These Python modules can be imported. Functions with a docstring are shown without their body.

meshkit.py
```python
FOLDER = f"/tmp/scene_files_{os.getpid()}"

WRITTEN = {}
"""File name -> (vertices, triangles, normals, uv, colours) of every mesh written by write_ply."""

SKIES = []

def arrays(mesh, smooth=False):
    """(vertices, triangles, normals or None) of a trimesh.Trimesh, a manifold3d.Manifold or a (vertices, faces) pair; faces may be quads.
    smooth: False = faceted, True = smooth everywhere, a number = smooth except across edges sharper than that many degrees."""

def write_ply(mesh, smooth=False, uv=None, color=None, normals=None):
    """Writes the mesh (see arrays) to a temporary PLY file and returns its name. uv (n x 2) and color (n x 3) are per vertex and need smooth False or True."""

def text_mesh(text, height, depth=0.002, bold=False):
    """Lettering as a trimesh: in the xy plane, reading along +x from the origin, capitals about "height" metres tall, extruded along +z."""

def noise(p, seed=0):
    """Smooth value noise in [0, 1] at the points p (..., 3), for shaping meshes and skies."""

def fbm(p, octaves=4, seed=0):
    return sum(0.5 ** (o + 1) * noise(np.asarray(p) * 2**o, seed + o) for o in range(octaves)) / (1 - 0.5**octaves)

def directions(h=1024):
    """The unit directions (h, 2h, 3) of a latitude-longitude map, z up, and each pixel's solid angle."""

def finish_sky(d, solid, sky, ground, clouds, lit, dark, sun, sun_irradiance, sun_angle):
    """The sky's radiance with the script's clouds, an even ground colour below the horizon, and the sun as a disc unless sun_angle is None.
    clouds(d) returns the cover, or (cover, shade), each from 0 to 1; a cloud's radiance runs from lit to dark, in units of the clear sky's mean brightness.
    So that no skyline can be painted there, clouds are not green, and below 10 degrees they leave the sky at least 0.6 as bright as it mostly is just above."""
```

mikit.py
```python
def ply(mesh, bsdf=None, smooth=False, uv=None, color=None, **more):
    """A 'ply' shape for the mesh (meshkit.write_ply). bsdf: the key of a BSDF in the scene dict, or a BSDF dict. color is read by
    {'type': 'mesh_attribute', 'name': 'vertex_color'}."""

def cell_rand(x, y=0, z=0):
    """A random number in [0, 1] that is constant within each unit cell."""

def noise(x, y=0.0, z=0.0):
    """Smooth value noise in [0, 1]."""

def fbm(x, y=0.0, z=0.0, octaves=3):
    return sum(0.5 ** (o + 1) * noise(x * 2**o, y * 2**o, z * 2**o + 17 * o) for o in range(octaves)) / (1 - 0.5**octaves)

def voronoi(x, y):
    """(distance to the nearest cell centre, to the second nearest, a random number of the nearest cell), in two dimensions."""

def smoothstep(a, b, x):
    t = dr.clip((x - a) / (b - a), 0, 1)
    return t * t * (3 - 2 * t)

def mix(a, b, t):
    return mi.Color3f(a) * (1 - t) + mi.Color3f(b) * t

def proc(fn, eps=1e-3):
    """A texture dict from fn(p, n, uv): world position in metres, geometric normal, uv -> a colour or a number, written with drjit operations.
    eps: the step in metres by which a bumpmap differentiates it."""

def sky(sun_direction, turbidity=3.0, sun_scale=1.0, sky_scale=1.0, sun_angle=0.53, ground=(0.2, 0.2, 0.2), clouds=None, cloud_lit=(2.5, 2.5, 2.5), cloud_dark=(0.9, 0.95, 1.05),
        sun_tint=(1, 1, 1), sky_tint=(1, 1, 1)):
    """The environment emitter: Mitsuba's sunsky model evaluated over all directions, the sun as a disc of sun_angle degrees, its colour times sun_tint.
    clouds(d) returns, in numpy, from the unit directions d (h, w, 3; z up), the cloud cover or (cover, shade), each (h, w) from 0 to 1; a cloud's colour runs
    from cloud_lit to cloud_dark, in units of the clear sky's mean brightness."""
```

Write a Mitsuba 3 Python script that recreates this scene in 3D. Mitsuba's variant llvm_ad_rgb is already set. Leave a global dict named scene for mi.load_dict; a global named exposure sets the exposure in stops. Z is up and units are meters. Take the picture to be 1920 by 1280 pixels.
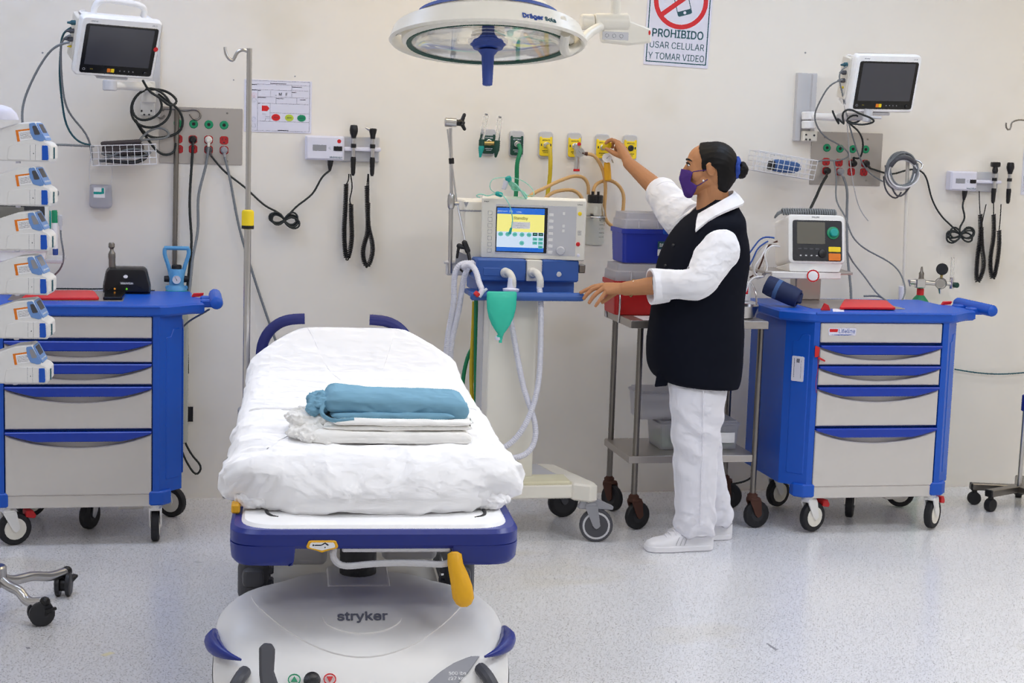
import math
import numpy as np
import trimesh
import manifold3d as m3
import mitsuba as mi
import drjit as dr
import mikit
import meshkit
from shapely.geometry import Polygon
from scipy.interpolate import CubicSpline

scene, labels = {}, {}
exposure = -0.92

# ------------------------------------------------------------------ camera: a standing photographer, 7 m from the back wall (y = 0)
T4 = mi.ScalarTransform4f
scene['camera'] = {'type': 'perspective', 'fov': 35.4893, 'fov_axis': 'x', 'near_clip': 0.05, 'far_clip': 100.0,
                   'to_world': T4().look_at(origin=[0, -7.00266, 1.62], target=[1.02498, -2.15053, 0.9826], up=[-0.00416, 0.13111, 0.99136])}

# ------------------------------------------------------------------ light: recessed ceiling troffers, cool and warm tubes mixed
CEIL = 2.85
#            x,    y,   width, depth, colour, strength
TROFFERS = [(-0.55, -1.15, 1.2, 0.6, (0.76, 0.93, 1.34), 8.7),
            (1.15, -0.95, 1.2, 0.6, (1.26, 1.00, 0.58), 5.6),
            (2.70, -1.15, 1.2, 0.6, (0.78, 0.97, 1.28), 8.2),
            (4.55, -1.10, 1.2, 0.6, (1.20, 1.00, 0.68), 5.6),
            (-0.9, -3.4, 1.2, 0.6, (0.84, 0.95, 1.24), 6.5),
            (0.75, -3.2, 1.2, 0.6, (1.02, 0.99, 0.96), 9.0),
            (2.6, -3.4, 1.2, 0.6, (0.94, 0.98, 1.08), 18.5),
            (3.7, -3.0, 1.2, 0.6, (0.94, 0.98, 1.06), 11.0),  # extra unseen panel, added to brighten the floor on the right
            (0.0, -5.6, 1.2, 0.6, (0.94, 0.97, 1.08), 8.5),
            (2.4, -5.4, 1.2, 0.6, (0.94, 0.98, 1.08), 17.0)]

# ------------------------------------------------------------------ colours and materials
def lin(h):
    if not isinstance(h, str):
        return list(h)
    v = [int(h[i:i + 2], 16) / 255 for i in (1, 3, 5)]
    return [x / 12.92 if x <= 0.04045 else ((x + 0.055) / 1.055) ** 2.4 for x in v]

def rgb(h):
    return {'type': 'rgb', 'value': lin(h)}

def material(name, colour, rough=0.45, metal=0.0, spec=0.5, coat=0.0, sheen=0.0, bump=None, bscale=1.0):
    b = {'type': 'principled', 'base_color': mikit.proc(colour) if callable(colour) else rgb(colour), 'roughness': float(rough),
         'metallic': float(metal), 'specular': float(spec)}
    if coat:
        b['clearcoat'] = float(coat); b['clearcoat_gloss'] = 0.9
    if sheen:
        b['sheen'] = float(sheen)
    if bump is not None:
        b = {'type': 'bumpmap', 'nested': b, 'arbitrary': mikit.proc(bump, 2e-3), 'scale': float(bscale)}
    scene[name] = {'type': 'twosided', 'nested': b}
    return name

def fabric_bump(p, n, uv):
    return 0.0012 * mikit.noise(p.x * 90, p.y * 90, p.z * 90) + 0.004 * mikit.noise(p.x * 22 + 5, p.y * 22, p.z * 22)

def sheet_bump(p, n, uv):
    a = mikit.fbm(p.x * 9, p.y * 9, p.z * 13, 3)
    b = mikit.fbm(p.x * 23 + 7, p.y * 19, p.z * 27, 3)
    return 0.012 * (1 - dr.abs(2 * a - 1)) + 0.006 * (1 - dr.abs(2 * b - 1)) + 0.0008 * mikit.noise(p.x * 90, p.y * 90, p.z * 90)

def wall_colour(p, n, uv):
    dirt = mikit.smoothstep(0.60, 0.85, mikit.fbm(p.x * 2.3, p.y * 2, p.z * 2.7, 4))
    c = mikit.mix(lin('#ece7de'), lin('#e2dbcb'), dirt * 0.6)
    return c

def wall_bump(p, n, uv):
    return 0.0010 * mikit.fbm(p.x * 14, p.y * 14, p.z * 14, 3)

def floor_colour(p, n, uv):
    base = mikit.mix(lin('#dbdbdd'), lin('#d2d3d7'), mikit.fbm(p.x * 2.2, p.y * 2.2, 0.0, 3))
    stain = mikit.smoothstep(0.66, 0.8, mikit.fbm(p.x * 1.7 + 4, p.y * 2.9, 3.0, 4))
    base = mikit.mix(base, lin('#c6bfae'), stain * 0.35)
    for k, (s, th, lo) in enumerate(((95.0, 0.22, 0.45), (60.0, 0.17, 0.55), (150.0, 0.27, 0.40))):
        a = 0.7 + 1.3 * k
        x = (p.x * math.cos(a) + p.y * math.sin(a)) * s * 0.62
        y = (-p.x * math.sin(a) + p.y * math.cos(a)) * s * 1.25
        d, _, r = mikit.voronoi(x, y)
        t = mikit.smoothstep(th, th * 0.55, d) * dr.select(r > lo, 1.0, 0.0)
        base = mikit.mix(base, mikit.mix(lin('#4a4a50'), lin('#9a9790'), mikit.cell_rand(r * 997.0, 1, 2)), t * 0.75)
    return base

def steel_bump(p, n, uv):
    return 0.0002 * mikit.noise(p.x * 8, p.y * 900, p.z * 900)

material('wall_paint', wall_colour, 0.55, spec=0.3, bump=wall_bump)
material('ceiling_white', '#eeeeea', 0.8)
material('vinyl_floor', floor_colour, 0.22, spec=0.5)
material('caulk_brown', '#a07a4c', 0.7)
material('white_plastic', '#e6e5e2', 0.35)
material('bright_white', '#f2f2f2', 0.3)
material('warm_white', '#e4e0d4', 0.35)
material('cream_plastic', '#ddd9cf', 0.4)
material('light_grey', '#c3c3c6', 0.4)
material('mid_grey', '#8f9096', 0.45)
material('dark_grey', '#45464c', 0.45)
material('charcoal', '#232428', 0.4)
material('black_plastic', '#0e0e11', 0.35)
material('black_rubber', '#15161a', 0.6)
material('black_gloss', '#060709', 0.12)
material('cart_blue', '#0e52bb', 0.38)
material('handle_blue', '#1238a6', 0.25)
material('drawer_grey', '#cfcac4', 0.4)
material('stretcher_navy', '#16277c', 0.3)
material('grip_navy', '#1a2168', 0.45)
material('steel', '#c9c7c5', 0.22, metal=1.0)
material('panel_steel', '#bcb6b1', 0.38, metal=0.85)
material('chrome', '#d8d8da', 0.12, metal=1.0)
material('dark_steel', '#8a857f', 0.35, metal=1.0)
material('brass', '#b8a46a', 0.3, metal=1.0)
material('mirror', '#eceeee', 0.03, metal=1.0)
material('rust', '#4a2a1e', 0.7)
material('red', '#d01a20', 0.4)
material('red_label', '#c81e22', 0.5)
material('outlet_red', '#a8181c', 0.5)
material('skin', '#b57f58', 0.5, spec=0.35)
material('hair', '#0a0707', 0.5, spec=0.25)
material('mask_purple', '#452578', 0.8)
material('vest_navy', '#060a18', 0.85, spec=0.2)
material('blouse_white', '#ececf0', 0.85, spec=0.2, bump=sheet_bump)
material('trouser_white', '#e3e3ea', 0.85, spec=0.2, bump=sheet_bump)
material('shoe_white', '#e6e6ea', 0.5)
material('scrunchie_blue', '#1c3f96', 0.7)
material('mask_green', '#8fd0bd', 0.3)
material('smoke_lid', '#cfcdd6', 0.35)
material('beige_pad', '#d9d3b4', 0.5)
material('orange', '#e07a1e', 0.45)
material('yellow', '#f0d21c', 0.45)
material('amber_yellow', '#e3a91a', 0.4)
material('green', '#0d8a5e', 0.4)
material('dark_green', '#0b4034', 0.45)
material('hose_green', '#0f7f52', 0.45)
material('hose_yellow', '#c9b021', 0.45)
material('hose_tan', '#c9a067', 0.5)
material('hose_white', '#d9d9e2', 0.4)
material('teal_bag', '#2fbfa2', 0.45)
material('teal', '#149a92', 0.4)
material('sky_blue', '#5aa0d4', 0.4)
material('vent_blue', '#2f579f', 0.42)
material('bin_blue', '#2334a0', 0.4)
material('bin_red', '#b01a1c', 0.4)
material('bluish_white', '#dcdcea', 0.5)
material('ink', '#1d2330', 0.6)
material('ink_grey', '#6a6c78', 0.6)
material('ink_teal', '#24505a', 0.6)
material('ink_blue', '#2d4b96', 0.5)
material('cable_grey', '#777c80', 0.5)
material('cable_light', '#b9bbbd', 0.5)
material('cable_dark', '#1b2222', 0.5)
material('cable_teal', '#24525f', 0.5)
material('wire_white', '#e3e3e6', 0.35)
scene['clear_plastic'] = {'type': 'roughdielectric', 'alpha': 0.06, 'int_ior': 1.25, 'ext_ior': 1.0}
scene['bag_plastic'] = {'type': 'principledthin', 'base_color': rgb('#e4e4ea'), 'roughness': 0.25, 'diff_trans': 0.9, 'spec_trans': 0.35, 'eta': 1.35}
scene['smoke_clear'] = {'type': 'principledthin', 'base_color': rgb('#e8e8ee'), 'roughness': 0.3, 'diff_trans': 0.7, 'spec_trans': 0.55, 'eta': 1.3}
scene['clear_green'] = {'type': 'principledthin', 'base_color': rgb('#a8e6d2'), 'roughness': 0.2, 'diff_trans': 0.5, 'spec_trans': 0.6, 'eta': 1.3}
scene['jar_glass'] = {'type': 'dielectric', 'int_ior': 1.42, 'ext_ior': 1.0, 'specular_transmittance': {'type': 'rgb', 'value': [0.99, 1.0, 0.99]}}
scene['pane_glass'] = {'type': 'thindielectric', 'int_ior': 1.45, 'ext_ior': 1.0}
material('pump_blue', '#6d93cc', 0.4)
material('lamp_blue', '#2a438f', 0.45)
material('olive_ink', '#8a8438', 0.6)
material('aqua', '#7fe0d0', 0.5)
material('box_green', '#a9c4a4', 0.5)
material('cylinder_grey', '#a2a49b', 0.4)
material('screen_cream', '#625f55', 0.18, spec=0.9)
material('cable_blue', '#2c4f9c', 0.5)
for n_, c_, s_ in (('lamp_amber', '#ffa92a', 5.0), ('lamp_green', '#8cff2a', 4.0)):
    material(n_, c_, 0.3)
material('sheet_white', '#f1f1f2', 0.85, spec=0.2, sheen=0.2, bump=sheet_bump, bscale=1.0)
material('linen_white', '#ebeae6', 0.9, spec=0.2, sheen=0.2, bump=sheet_bump, bscale=1.0)
material('cloth_blue', '#729db3', 0.9, spec=0.2, sheen=0.3, bump=sheet_bump, bscale=1.0)
material('navy_cuff', '#1b2a52', 0.7)
material('blue_cuff', '#3f5f94', 0.7)
material('dark_cuff', '#4a4446', 0.8)

# ------------------------------------------------------------------ naming
def free(key):
    if key not in scene and not any(k.startswith(key + '__') for k in scene) and key not in labels:
        return key
    i = 1
    while True:
        k = f'{key}_{i:03d}'
        if k not in scene and k not in labels and not any(q.startswith(k + '__') for q in scene):
            return k
        i += 1

def thing(name, label, cat, group=None, kind=None):
    k = free(name)
    labels[k] = {'label': label, 'category': cat}
    if group:
        labels[k]['group'] = group
    if kind:
        labels[k]['kind'] = kind
    return k

def cat_mesh(m):
    if isinstance(m, (list, tuple)):
        m = trimesh.util.concatenate([to_tm(x) for x in m])
    return to_tm(m)

def to_tm(m):
    if hasattr(m, 'to_mesh'):
        q = m.to_mesh()
        return trimesh.Trimesh(np.array(q.vert_properties[:, :3], float), np.array(q.tri_verts), process=False)
    return m

def own(t, mesh, mat, smooth=35, **more):
    """The thing's own mesh (a thing without parts, or its main body)."""
    scene[t] = mikit.ply(cat_mesh(mesh), mat, smooth, **more)
    return t

def part(t, name, mesh, mat, smooth=35, label=None, **more):
    k = free(f'{t}__{name}')
    scene[k] = mikit.ply(cat_mesh(mesh), mat, smooth, **more)
    if label:
        labels[k] = {'label': label}
    return k

def struct(name, mesh, mat, smooth=False, label=None):
    k = free(name)
    scene[k] = mikit.ply(cat_mesh(mesh), mat, smooth)
    labels[k] = {'kind': 'structure', 'label': label or name.replace('_', ' ')}
    return k

# ------------------------------------------------------------------ shapes
V = lambda *a: np.array(a, float)

def unit(v):
    v = np.asarray(v, float)
    return v / max(np.linalg.norm(v), 1e-12)

def box(c, s, r=0.002, seg=1):
    """A box of centre c and size s with edges chamfered (seg 1) or rounded."""
    c, h = np.asarray(c, float), np.asarray(s, float) / 2
    r = min(r, 0.49 * 2 * h.min())
    if r <= 0:
        m = trimesh.creation.box(extents=2 * h); m.apply_translation(c); return m
    if seg == 1:
        pts = []
        for sx in (-1, 1):
            for sy in (-1, 1):
                for sz in (-1, 1):
                    q = V(sx, sy, sz) * h
                    for k in range(3):
                        d = V(sx, sy, sz) * r; d[k] = 0
                        pts.append(q - d)
        return to_tm(m3.Manifold.hull_points(np.array(pts) + c))
    pts = []
    th = np.linspace(0, np.pi / 2, seg + 1)
    for sx in (-1, 1):
        for sy in (-1, 1):
            for sz in (-1, 1):
                for a in th:
                    for b in (th if a < np.pi / 2 - 1e-9 else [0.0]):
                        d = V(math.cos(a) * math.cos(b), math.cos(a) * math.sin(b), math.sin(a))
                        pts.append(V(sx, sy, sz) * (h - r + r * d) + c)
    return to_tm(m3.Manifold.hull_points(np.array(pts)))

def bounds_box(a, b, r=0.002, seg=1):
    a, b = np.minimum(a, b).astype(float), np.maximum(a, b).astype(float)
    return box((a + b) / 2, b - a, r, seg)

def basis(z, x=None):
    z = unit(z)
    if x is None:
        x = V(1, 0, 0) if abs(z[0]) < 0.9 else V(0, 1, 0)
    x = unit(np.asarray(x, float) - z * np.dot(x, z))
    return np.stack([x, np.cross(z, x), z], 1)

def frame(o, z, x=None):
    m = np.eye(4); m[:3, :3] = basis(z, x); m[:3, 3] = o
    return m

def put(mesh, m):
    mesh = cat_mesh(mesh).copy(); mesh.apply_transform(m); return mesh

def front(o):
    """Local x to the right, y up, z out of the wall towards the room."""
    return frame(o, (0, -1, 0), (1, 0, 0))

def yawed(o, deg):
    m = trimesh.transformations.rotation_matrix(math.radians(deg), [0, 0, 1]); m[:3, 3] = o
    return m

def loft(rings, cap=True, closed=False):
    rings = [np.asarray(r, float) for r in rings]
    n, k = len(rings[0]), len(rings)
    v = np.vstack(rings); f = []
    for i in range(k if closed else k - 1):
        a, b = i * n, ((i + 1) % k) * n
        j = np.arange(n); j2 = (j + 1) % n
        f.append(np.stack([a + j, a + j2, b + j2], 1)); f.append(np.stack([a + j, b + j2, b + j], 1))
    f = np.vstack(f)
    if cap and not closed:
        v = np.vstack([v, rings[0].mean(0), rings[-1].mean(0)])
        j = np.arange(n); j2 = (j + 1) % n
        f = np.vstack([f, np.stack([j2, j, np.full(n, n * k)], 1), np.stack([(k - 1) * n + j, (k - 1) * n + j2, np.full(n, n * k + 1)], 1)])
    return trimesh.Trimesh(v, f, process=False)

def lathe(profile, n=28, ring=False):
    """profile: (radius, z) from bottom to top; ring: a closed section that leaves the middle open."""
    a = np.arange(n) * 2 * np.pi / n
    if ring and sum(p[0] * q[1] - q[0] * p[1] for p, q in zip(profile, list(profile[1:]) + [profile[0]])) < 0:
        profile = list(profile)[::-1]
    return loft([np.stack([max(r, 1e-5) * np.cos(a), max(r, 1e-5) * np.sin(a), np.full(n, z)], 1) for r, z in profile], closed=ring)

def cyl(p0, p1, r, r2=None, n=18, bev=0.0):
    p0, p1 = np.asarray(p0, float), np.asarray(p1, float)
    L = np.linalg.norm(p1 - p0); r2 = r if r2 is None else r2
    prof = [(r, 0), (r2, L)] if bev <= 0 else [(r - bev, 0), (r, bev), (r2, L - bev), (r2 - bev, L)]
    return put(lathe(prof, n), frame(p0, p1 - p0))

def turned(p0, p1, profile, n=24, ring=False):
    """A turned piece: profile of (radius, position along p0 -> p1 in metres)."""
    return put(lathe(profile, n, ring), frame(p0, np.asarray(p1, float) - np.asarray(p0, float)))

def curve(pts, step=0.012, closed=False):
    pts = np.asarray(pts, float)
    if closed:
        pts = np.vstack([pts, pts[:1]])
    d = np.r_[0, np.cumsum(np.maximum(np.linalg.norm(np.diff(pts, axis=0), axis=1), 1e-6))]
    n = max(int(d[-1] / step), 3 * len(pts), 4)
    s = CubicSpline(d, pts, bc_type='periodic' if closed else 'natural') if len(pts) > 2 else (lambda t: pts[0] + (pts[1] - pts[0]) * (t / d[-1])[:, None])
    return s(np.linspace(0, d[-1], n))

def tube(pts, r, n=8, spline=True, step=0.012, closed=False):
    p = curve(pts, step, closed) if spline else np.asarray(pts, float)
    if closed:
        p = p[:-1] if spline else p
    rr = np.broadcast_to(r, (len(p),)) if np.ndim(r) == 0 else np.interp(np.linspace(0, 1, len(p)), np.linspace(0, 1, len(r)), r)
    t = np.gradient(p, axis=0) if not closed else np.roll(p, -1, 0) - np.roll(p, 1, 0)
    t /= np.maximum(np.linalg.norm(t, axis=1, keepdims=True), 1e-9)
    x = basis(t[0])[:, 0]; rings = []; a = np.arange(n) * 2 * np.pi / n
    for q, tt, rad in zip(p, t, rr):
        x = unit(x - tt * np.dot(x, tt)); y = np.cross(tt, x)
        rings.append(q + rad * (np.cos(a)[:, None] * x + np.sin(a)[:, None] * y))
    return loft(rings, cap=not closed, closed=closed)

def coil(pts, R, r, pitch, n=5):
    """A telephone-cord helix of radius R round the curve."""
    p = curve(pts, 0.004); d = np.r_[0, np.cumsum(np.linalg.norm(np.diff(p, axis=0), axis=1))]
    m = int(d[-1] / pitch * 9); s = np.linspace(0, d[-1], m)
    q = np.stack([np.interp(s, d, p[:, k]) for k in range(3)], 1)
    t = np.gradient(q, axis=0); t /= np.linalg.norm(t, axis=1, keepdims=True)
    x = basis(t[0])[:, 0]; out = []
    for k in range(m):
        x = unit(x - t[k] * np.dot(x, t[k])); y = np.cross(t[k], x); a = s[k] / pitch * 2 * np.pi
        out.append(q[k] + R * (math.cos(a) * x + math.sin(a) * y))
    return tube(out, r, n, spline=False)

def rounded(poly, r, seg=5, only=None):
    """The polygon's corners rounded by arcs of radius r."""
    P = np.asarray(poly, float); out = []; n = len(P)
    for i in range(n):
        rr = r if np.ndim(r) == 0 else r[i]
        a, b, c = P[i - 1], P[i], P[(i + 1) % n]
        if rr <= 0:
            out.append(b); continue
        u, w = unit(a - b), unit(c - b); cosang = np.clip(np.dot(u, w), -1, 1); half = math.acos(cosang) / 2
        d = min(rr / max(math.tan(half), 1e-6), 0.49 * np.linalg.norm(a - b), 0.49 * np.linalg.norm(c - b))
        p, q = b + u * d, b + w * d
        for t in np.linspace(0, 1, seg + 1):
            out.append((1 - t) ** 2 * p + 2 * t * (1 - t) * b + t * t * q)
    return np.array(out)

def rect(x0, y0, x1, y1, r=0.0, seg=5):
    P = [(x0, y0), (x1, y0), (x1, y1), (x0, y1)]
    return rounded(P, r, seg) if r else np.array(P, float)

def inset(P, d):
    P = np.asarray(P, float)
    e = np.roll(P, -1, 0) - P; e /= np.maximum(np.linalg.norm(e, axis=1, keepdims=True), 1e-12)
    nrm = np.stack([-e[:, 1], e[:, 0]], 1); prev = np.roll(nrm, 1, 0)
    b = nrm + prev; b /= np.maximum((b * nrm).sum(1, keepdims=True), 0.35)
    return P + b * d

def prism(poly, z0, z1, bev=0.0, mat=None):
    """An extruded outline in the xy plane from z0 to z1 with chamfered rims."""
    P = np.asarray(poly, float)
    if Polygon(P).exterior.is_ccw is False:
        P = P[::-1]
    lay = [(0, z0), (0, z1)] if bev <= 0 else [(bev, z0), (0, z0 + bev), (0, z1 - bev), (bev, z1)]
    rings = [np.c_[inset(P, d) if d else P, np.full(len(P), z)] for d, z in lay]
    m = loft(rings, cap=False)
    n = len(P)
    import mapbox_earcut as me
    caps = []
    for k, flip in ((0, True), (len(lay) - 1, False)):
        tri = np.asarray(me.triangulate_float64(np.ascontiguousarray(rings[k][:, :2]), np.array([n], np.uint32))).reshape(-1, 3).astype(int)
        q = rings[k][tri][:, :, :2]
        ar = (q[:, 1, 0] - q[:, 0, 0]) * (q[:, 2, 1] - q[:, 0, 1]) - (q[:, 1, 1] - q[:, 0, 1]) * (q[:, 2, 0] - q[:, 0, 0])
        tri = np.where((ar > 0)[:, None], tri, tri[:, ::-1])
        caps.append((tri[:, ::-1] if flip else tri) + k * n)
    return trimesh.Trimesh(m.vertices, np.vstack([m.faces] + caps), process=False)

def ellipse(cx, cy, a, b, n=32):
    t = np.arange(n) * 2 * np.pi / n
    return np.stack([cx + a * np.cos(t), cy + b * np.sin(t)], 1)

def ring_plate(outer, inner, z0, z1):
    """A flat frame between two outlines with the same number of points."""
    o, i = np.asarray(outer, float), np.asarray(inner, float)
    R = [np.c_[o, np.full(len(o), z0)], np.c_[o, np.full(len(o), z1)], np.c_[i, np.full(len(i), z1)], np.c_[i, np.full(len(i), z0)]]
    return loft(R, cap=False, closed=True)

def ball(c, r, n=12):
    m = trimesh.creation.icosphere(subdivisions=2 if n <= 12 else 3)
    m.vertices = m.vertices * np.asarray(r if np.ndim(r) else [r] * 3) + np.asarray(c); return m

def text(s, height, m, depth=0.0006, bold=False, width=None, centre=True):
    t = meshkit.text_mesh(s, height, depth, bold)
    w = t.bounds[1, 0] - t.bounds[0, 0]
    if width:
        t.vertices[:, 0] *= width / w
    if centre:
        t.vertices[:, 0] -= (t.bounds[0, 0] + t.bounds[1, 0]) / 2
    return put(t, m)

def bar(m, x0, y0, x1, y1, h=0.0006, z=0.0):
    """A thin printed stroke or tile in frame m."""
    return put(box(((x0 + x1) / 2, (y0 + y1) / 2, z + h / 2), (abs(x1 - x0), abs(y1 - y0), h), 0), m)

def hull(spheres, n=10):
    pts = []
    for c, r in spheres:
        s = trimesh.creation.icosphere(subdivisions=2).vertices * r + np.asarray(c); pts.append(s)
    return m3.Manifold.hull_points(np.vstack(pts))

def limb(chain):
    out = m3.Manifold()
    for a, b in zip(chain[:-1], chain[1:]):
        out = out + hull([a, b])
    return out

def melt(man, length=0.01, it=12):
    """One smooth skin over a union of manifolds."""
    m = to_tm(man.refine_to_length(length))
    m = trimesh.Trimesh(m.vertices, m.faces, process=True)
    trimesh.smoothing.filter_taubin(m, lamb=0.5, nu=0.52, iterations=it)
    return m

def wrinkle(m, amp, scale, seed=0, weight=None, octaves=3):
    m = m.copy(); n = meshkit.arrays(m, True)[2]
    d = amp * (meshkit.fbm(np.asarray(m.vertices) * np.asarray(scale) + 50, octaves, seed) - 0.5) * 2
    if weight is not None:
        d = d * weight(np.asarray(m.vertices))
    m.vertices = m.vertices + n * d[:, None]
    return m


# ================================================================== the room
X0, X1, Y0 = -2.6, 5.6, -9.0
struct('wall_back', bounds_box((X0 - .1, 0, 0), (X1 + .1, 0.12, CEIL), 0), 'wall_paint', label='off-white painted back wall')
struct('floor', bounds_box((X0 - .1, Y0 - .1, -0.1), (X1 + .1, 0.12, 0), 0), 'vinyl_floor', label='pale speckled vinyl floor')
struct('ceiling', bounds_box((X0 - .1, Y0 - .1, CEIL), (X1 + .1, 0.12, CEIL + .1), 0), 'ceiling_white', label='white ceiling')
struct('wall_left', bounds_box((X0 - .1, Y0, 0), (X0, 0, CEIL), 0), 'wall_paint', label='off-white left wall')
struct('wall_right', bounds_box((X1, Y0, 0), (X1 + .1, 0, CEIL), 0), 'wall_paint', label='off-white right wall')
struct('wall_front', bounds_box((X0 - .1, Y0 - .1, 0), (X1 + .1, Y0, CEIL), 0), 'wall_paint', label='off-white wall behind the photographer')
struct('baseboard_back', put(prism(rounded([(0, 0), (0.006, 0), (0.003, 0.008), (0, 0.009)], 0), 0, 3.2), frame((1.25, 0, 0), (1, 0, 0), (0, -1, 0))), 'caulk_brown', label='thin brown sealant line along the wall foot')
LIGHTS = ['above the infusion pumps', 'above the ventilator and gas outlets', 'above the steel trolley and nurse', 'above the right end of the wall', 'front left of the stretcher foot', 'over the stretcher foot', 'front right over open floor', 'added out of view to brighten the floor on the right', 'behind the photographer on the left', 'behind the photographer on the right']
for i, (x, y, w, d, c, s) in enumerate(TROFFERS):
    t = thing('ceiling_light', 'recessed white ceiling light panel ' + LIGHTS[i], 'ceiling light', 'ceiling light panels')
    o = rect(x - w / 2 - .03, y - d / 2 - .03, x + w / 2 + .03, y + d / 2 + .03); q = rect(x - w / 2, y - d / 2, x + w / 2, y + d / 2)
    part(t, 'frame', ring_plate(o, q, CEIL - 0.02, CEIL - 0.0005), 'bright_white', False)
    k = part(t, 'diffuser', trimesh.Trimesh(np.c_[q, np.full(4, CEIL - 0.008)], [[0, 2, 1], [0, 3, 2]], process=False), 'white_plastic', False)
    scene[k]['emitter'] = {'type': 'area', 'radiance': {'type': 'rgb', 'value': [float(a * s) for a in c]}}

# tape and scuffs on the floor
for pts, mat in (([(-0.2263, -2.1050, 0.0000), (-0.1988, -2.0773, 0.0000), (-0.1823, -2.0894, 0.0000), (-0.2099, -2.1170, 0.0000)], 'beige_pad'), ([(1.8893, -2.2228, 0.0000), (1.8964, -2.2235, 0.0000), (1.9057, -2.2904, -0.0000), (1.8949, -2.2946, 0.0000)], 'mid_grey'), ([(1.7386, -1.8773, -0.0000), (1.7442, -1.8778, 0.0000), (1.7454, -1.9213, 0.0000), (1.7399, -1.9207, 0.0000)], 'cable_light'), ([(-0.4556, -2.0020, 0.0000), (-0.4428, -2.0034, 0.0000), (-0.4398, -2.0194, 0.0000), (-0.4510, -2.0182, -0.0000)], 'mid_grey'), ([(0.0628, -1.0486, 0.0000), (0.0786, -1.0349, 0.0000), (0.0960, -1.0592, 0.0000), (0.0782, -1.0726, 0.0000)], 'cable_light')):
    part('floor', 'scuff_mark', prism(np.array([p[:2] for p in pts]), 0, .0008), mat, False)


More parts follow.
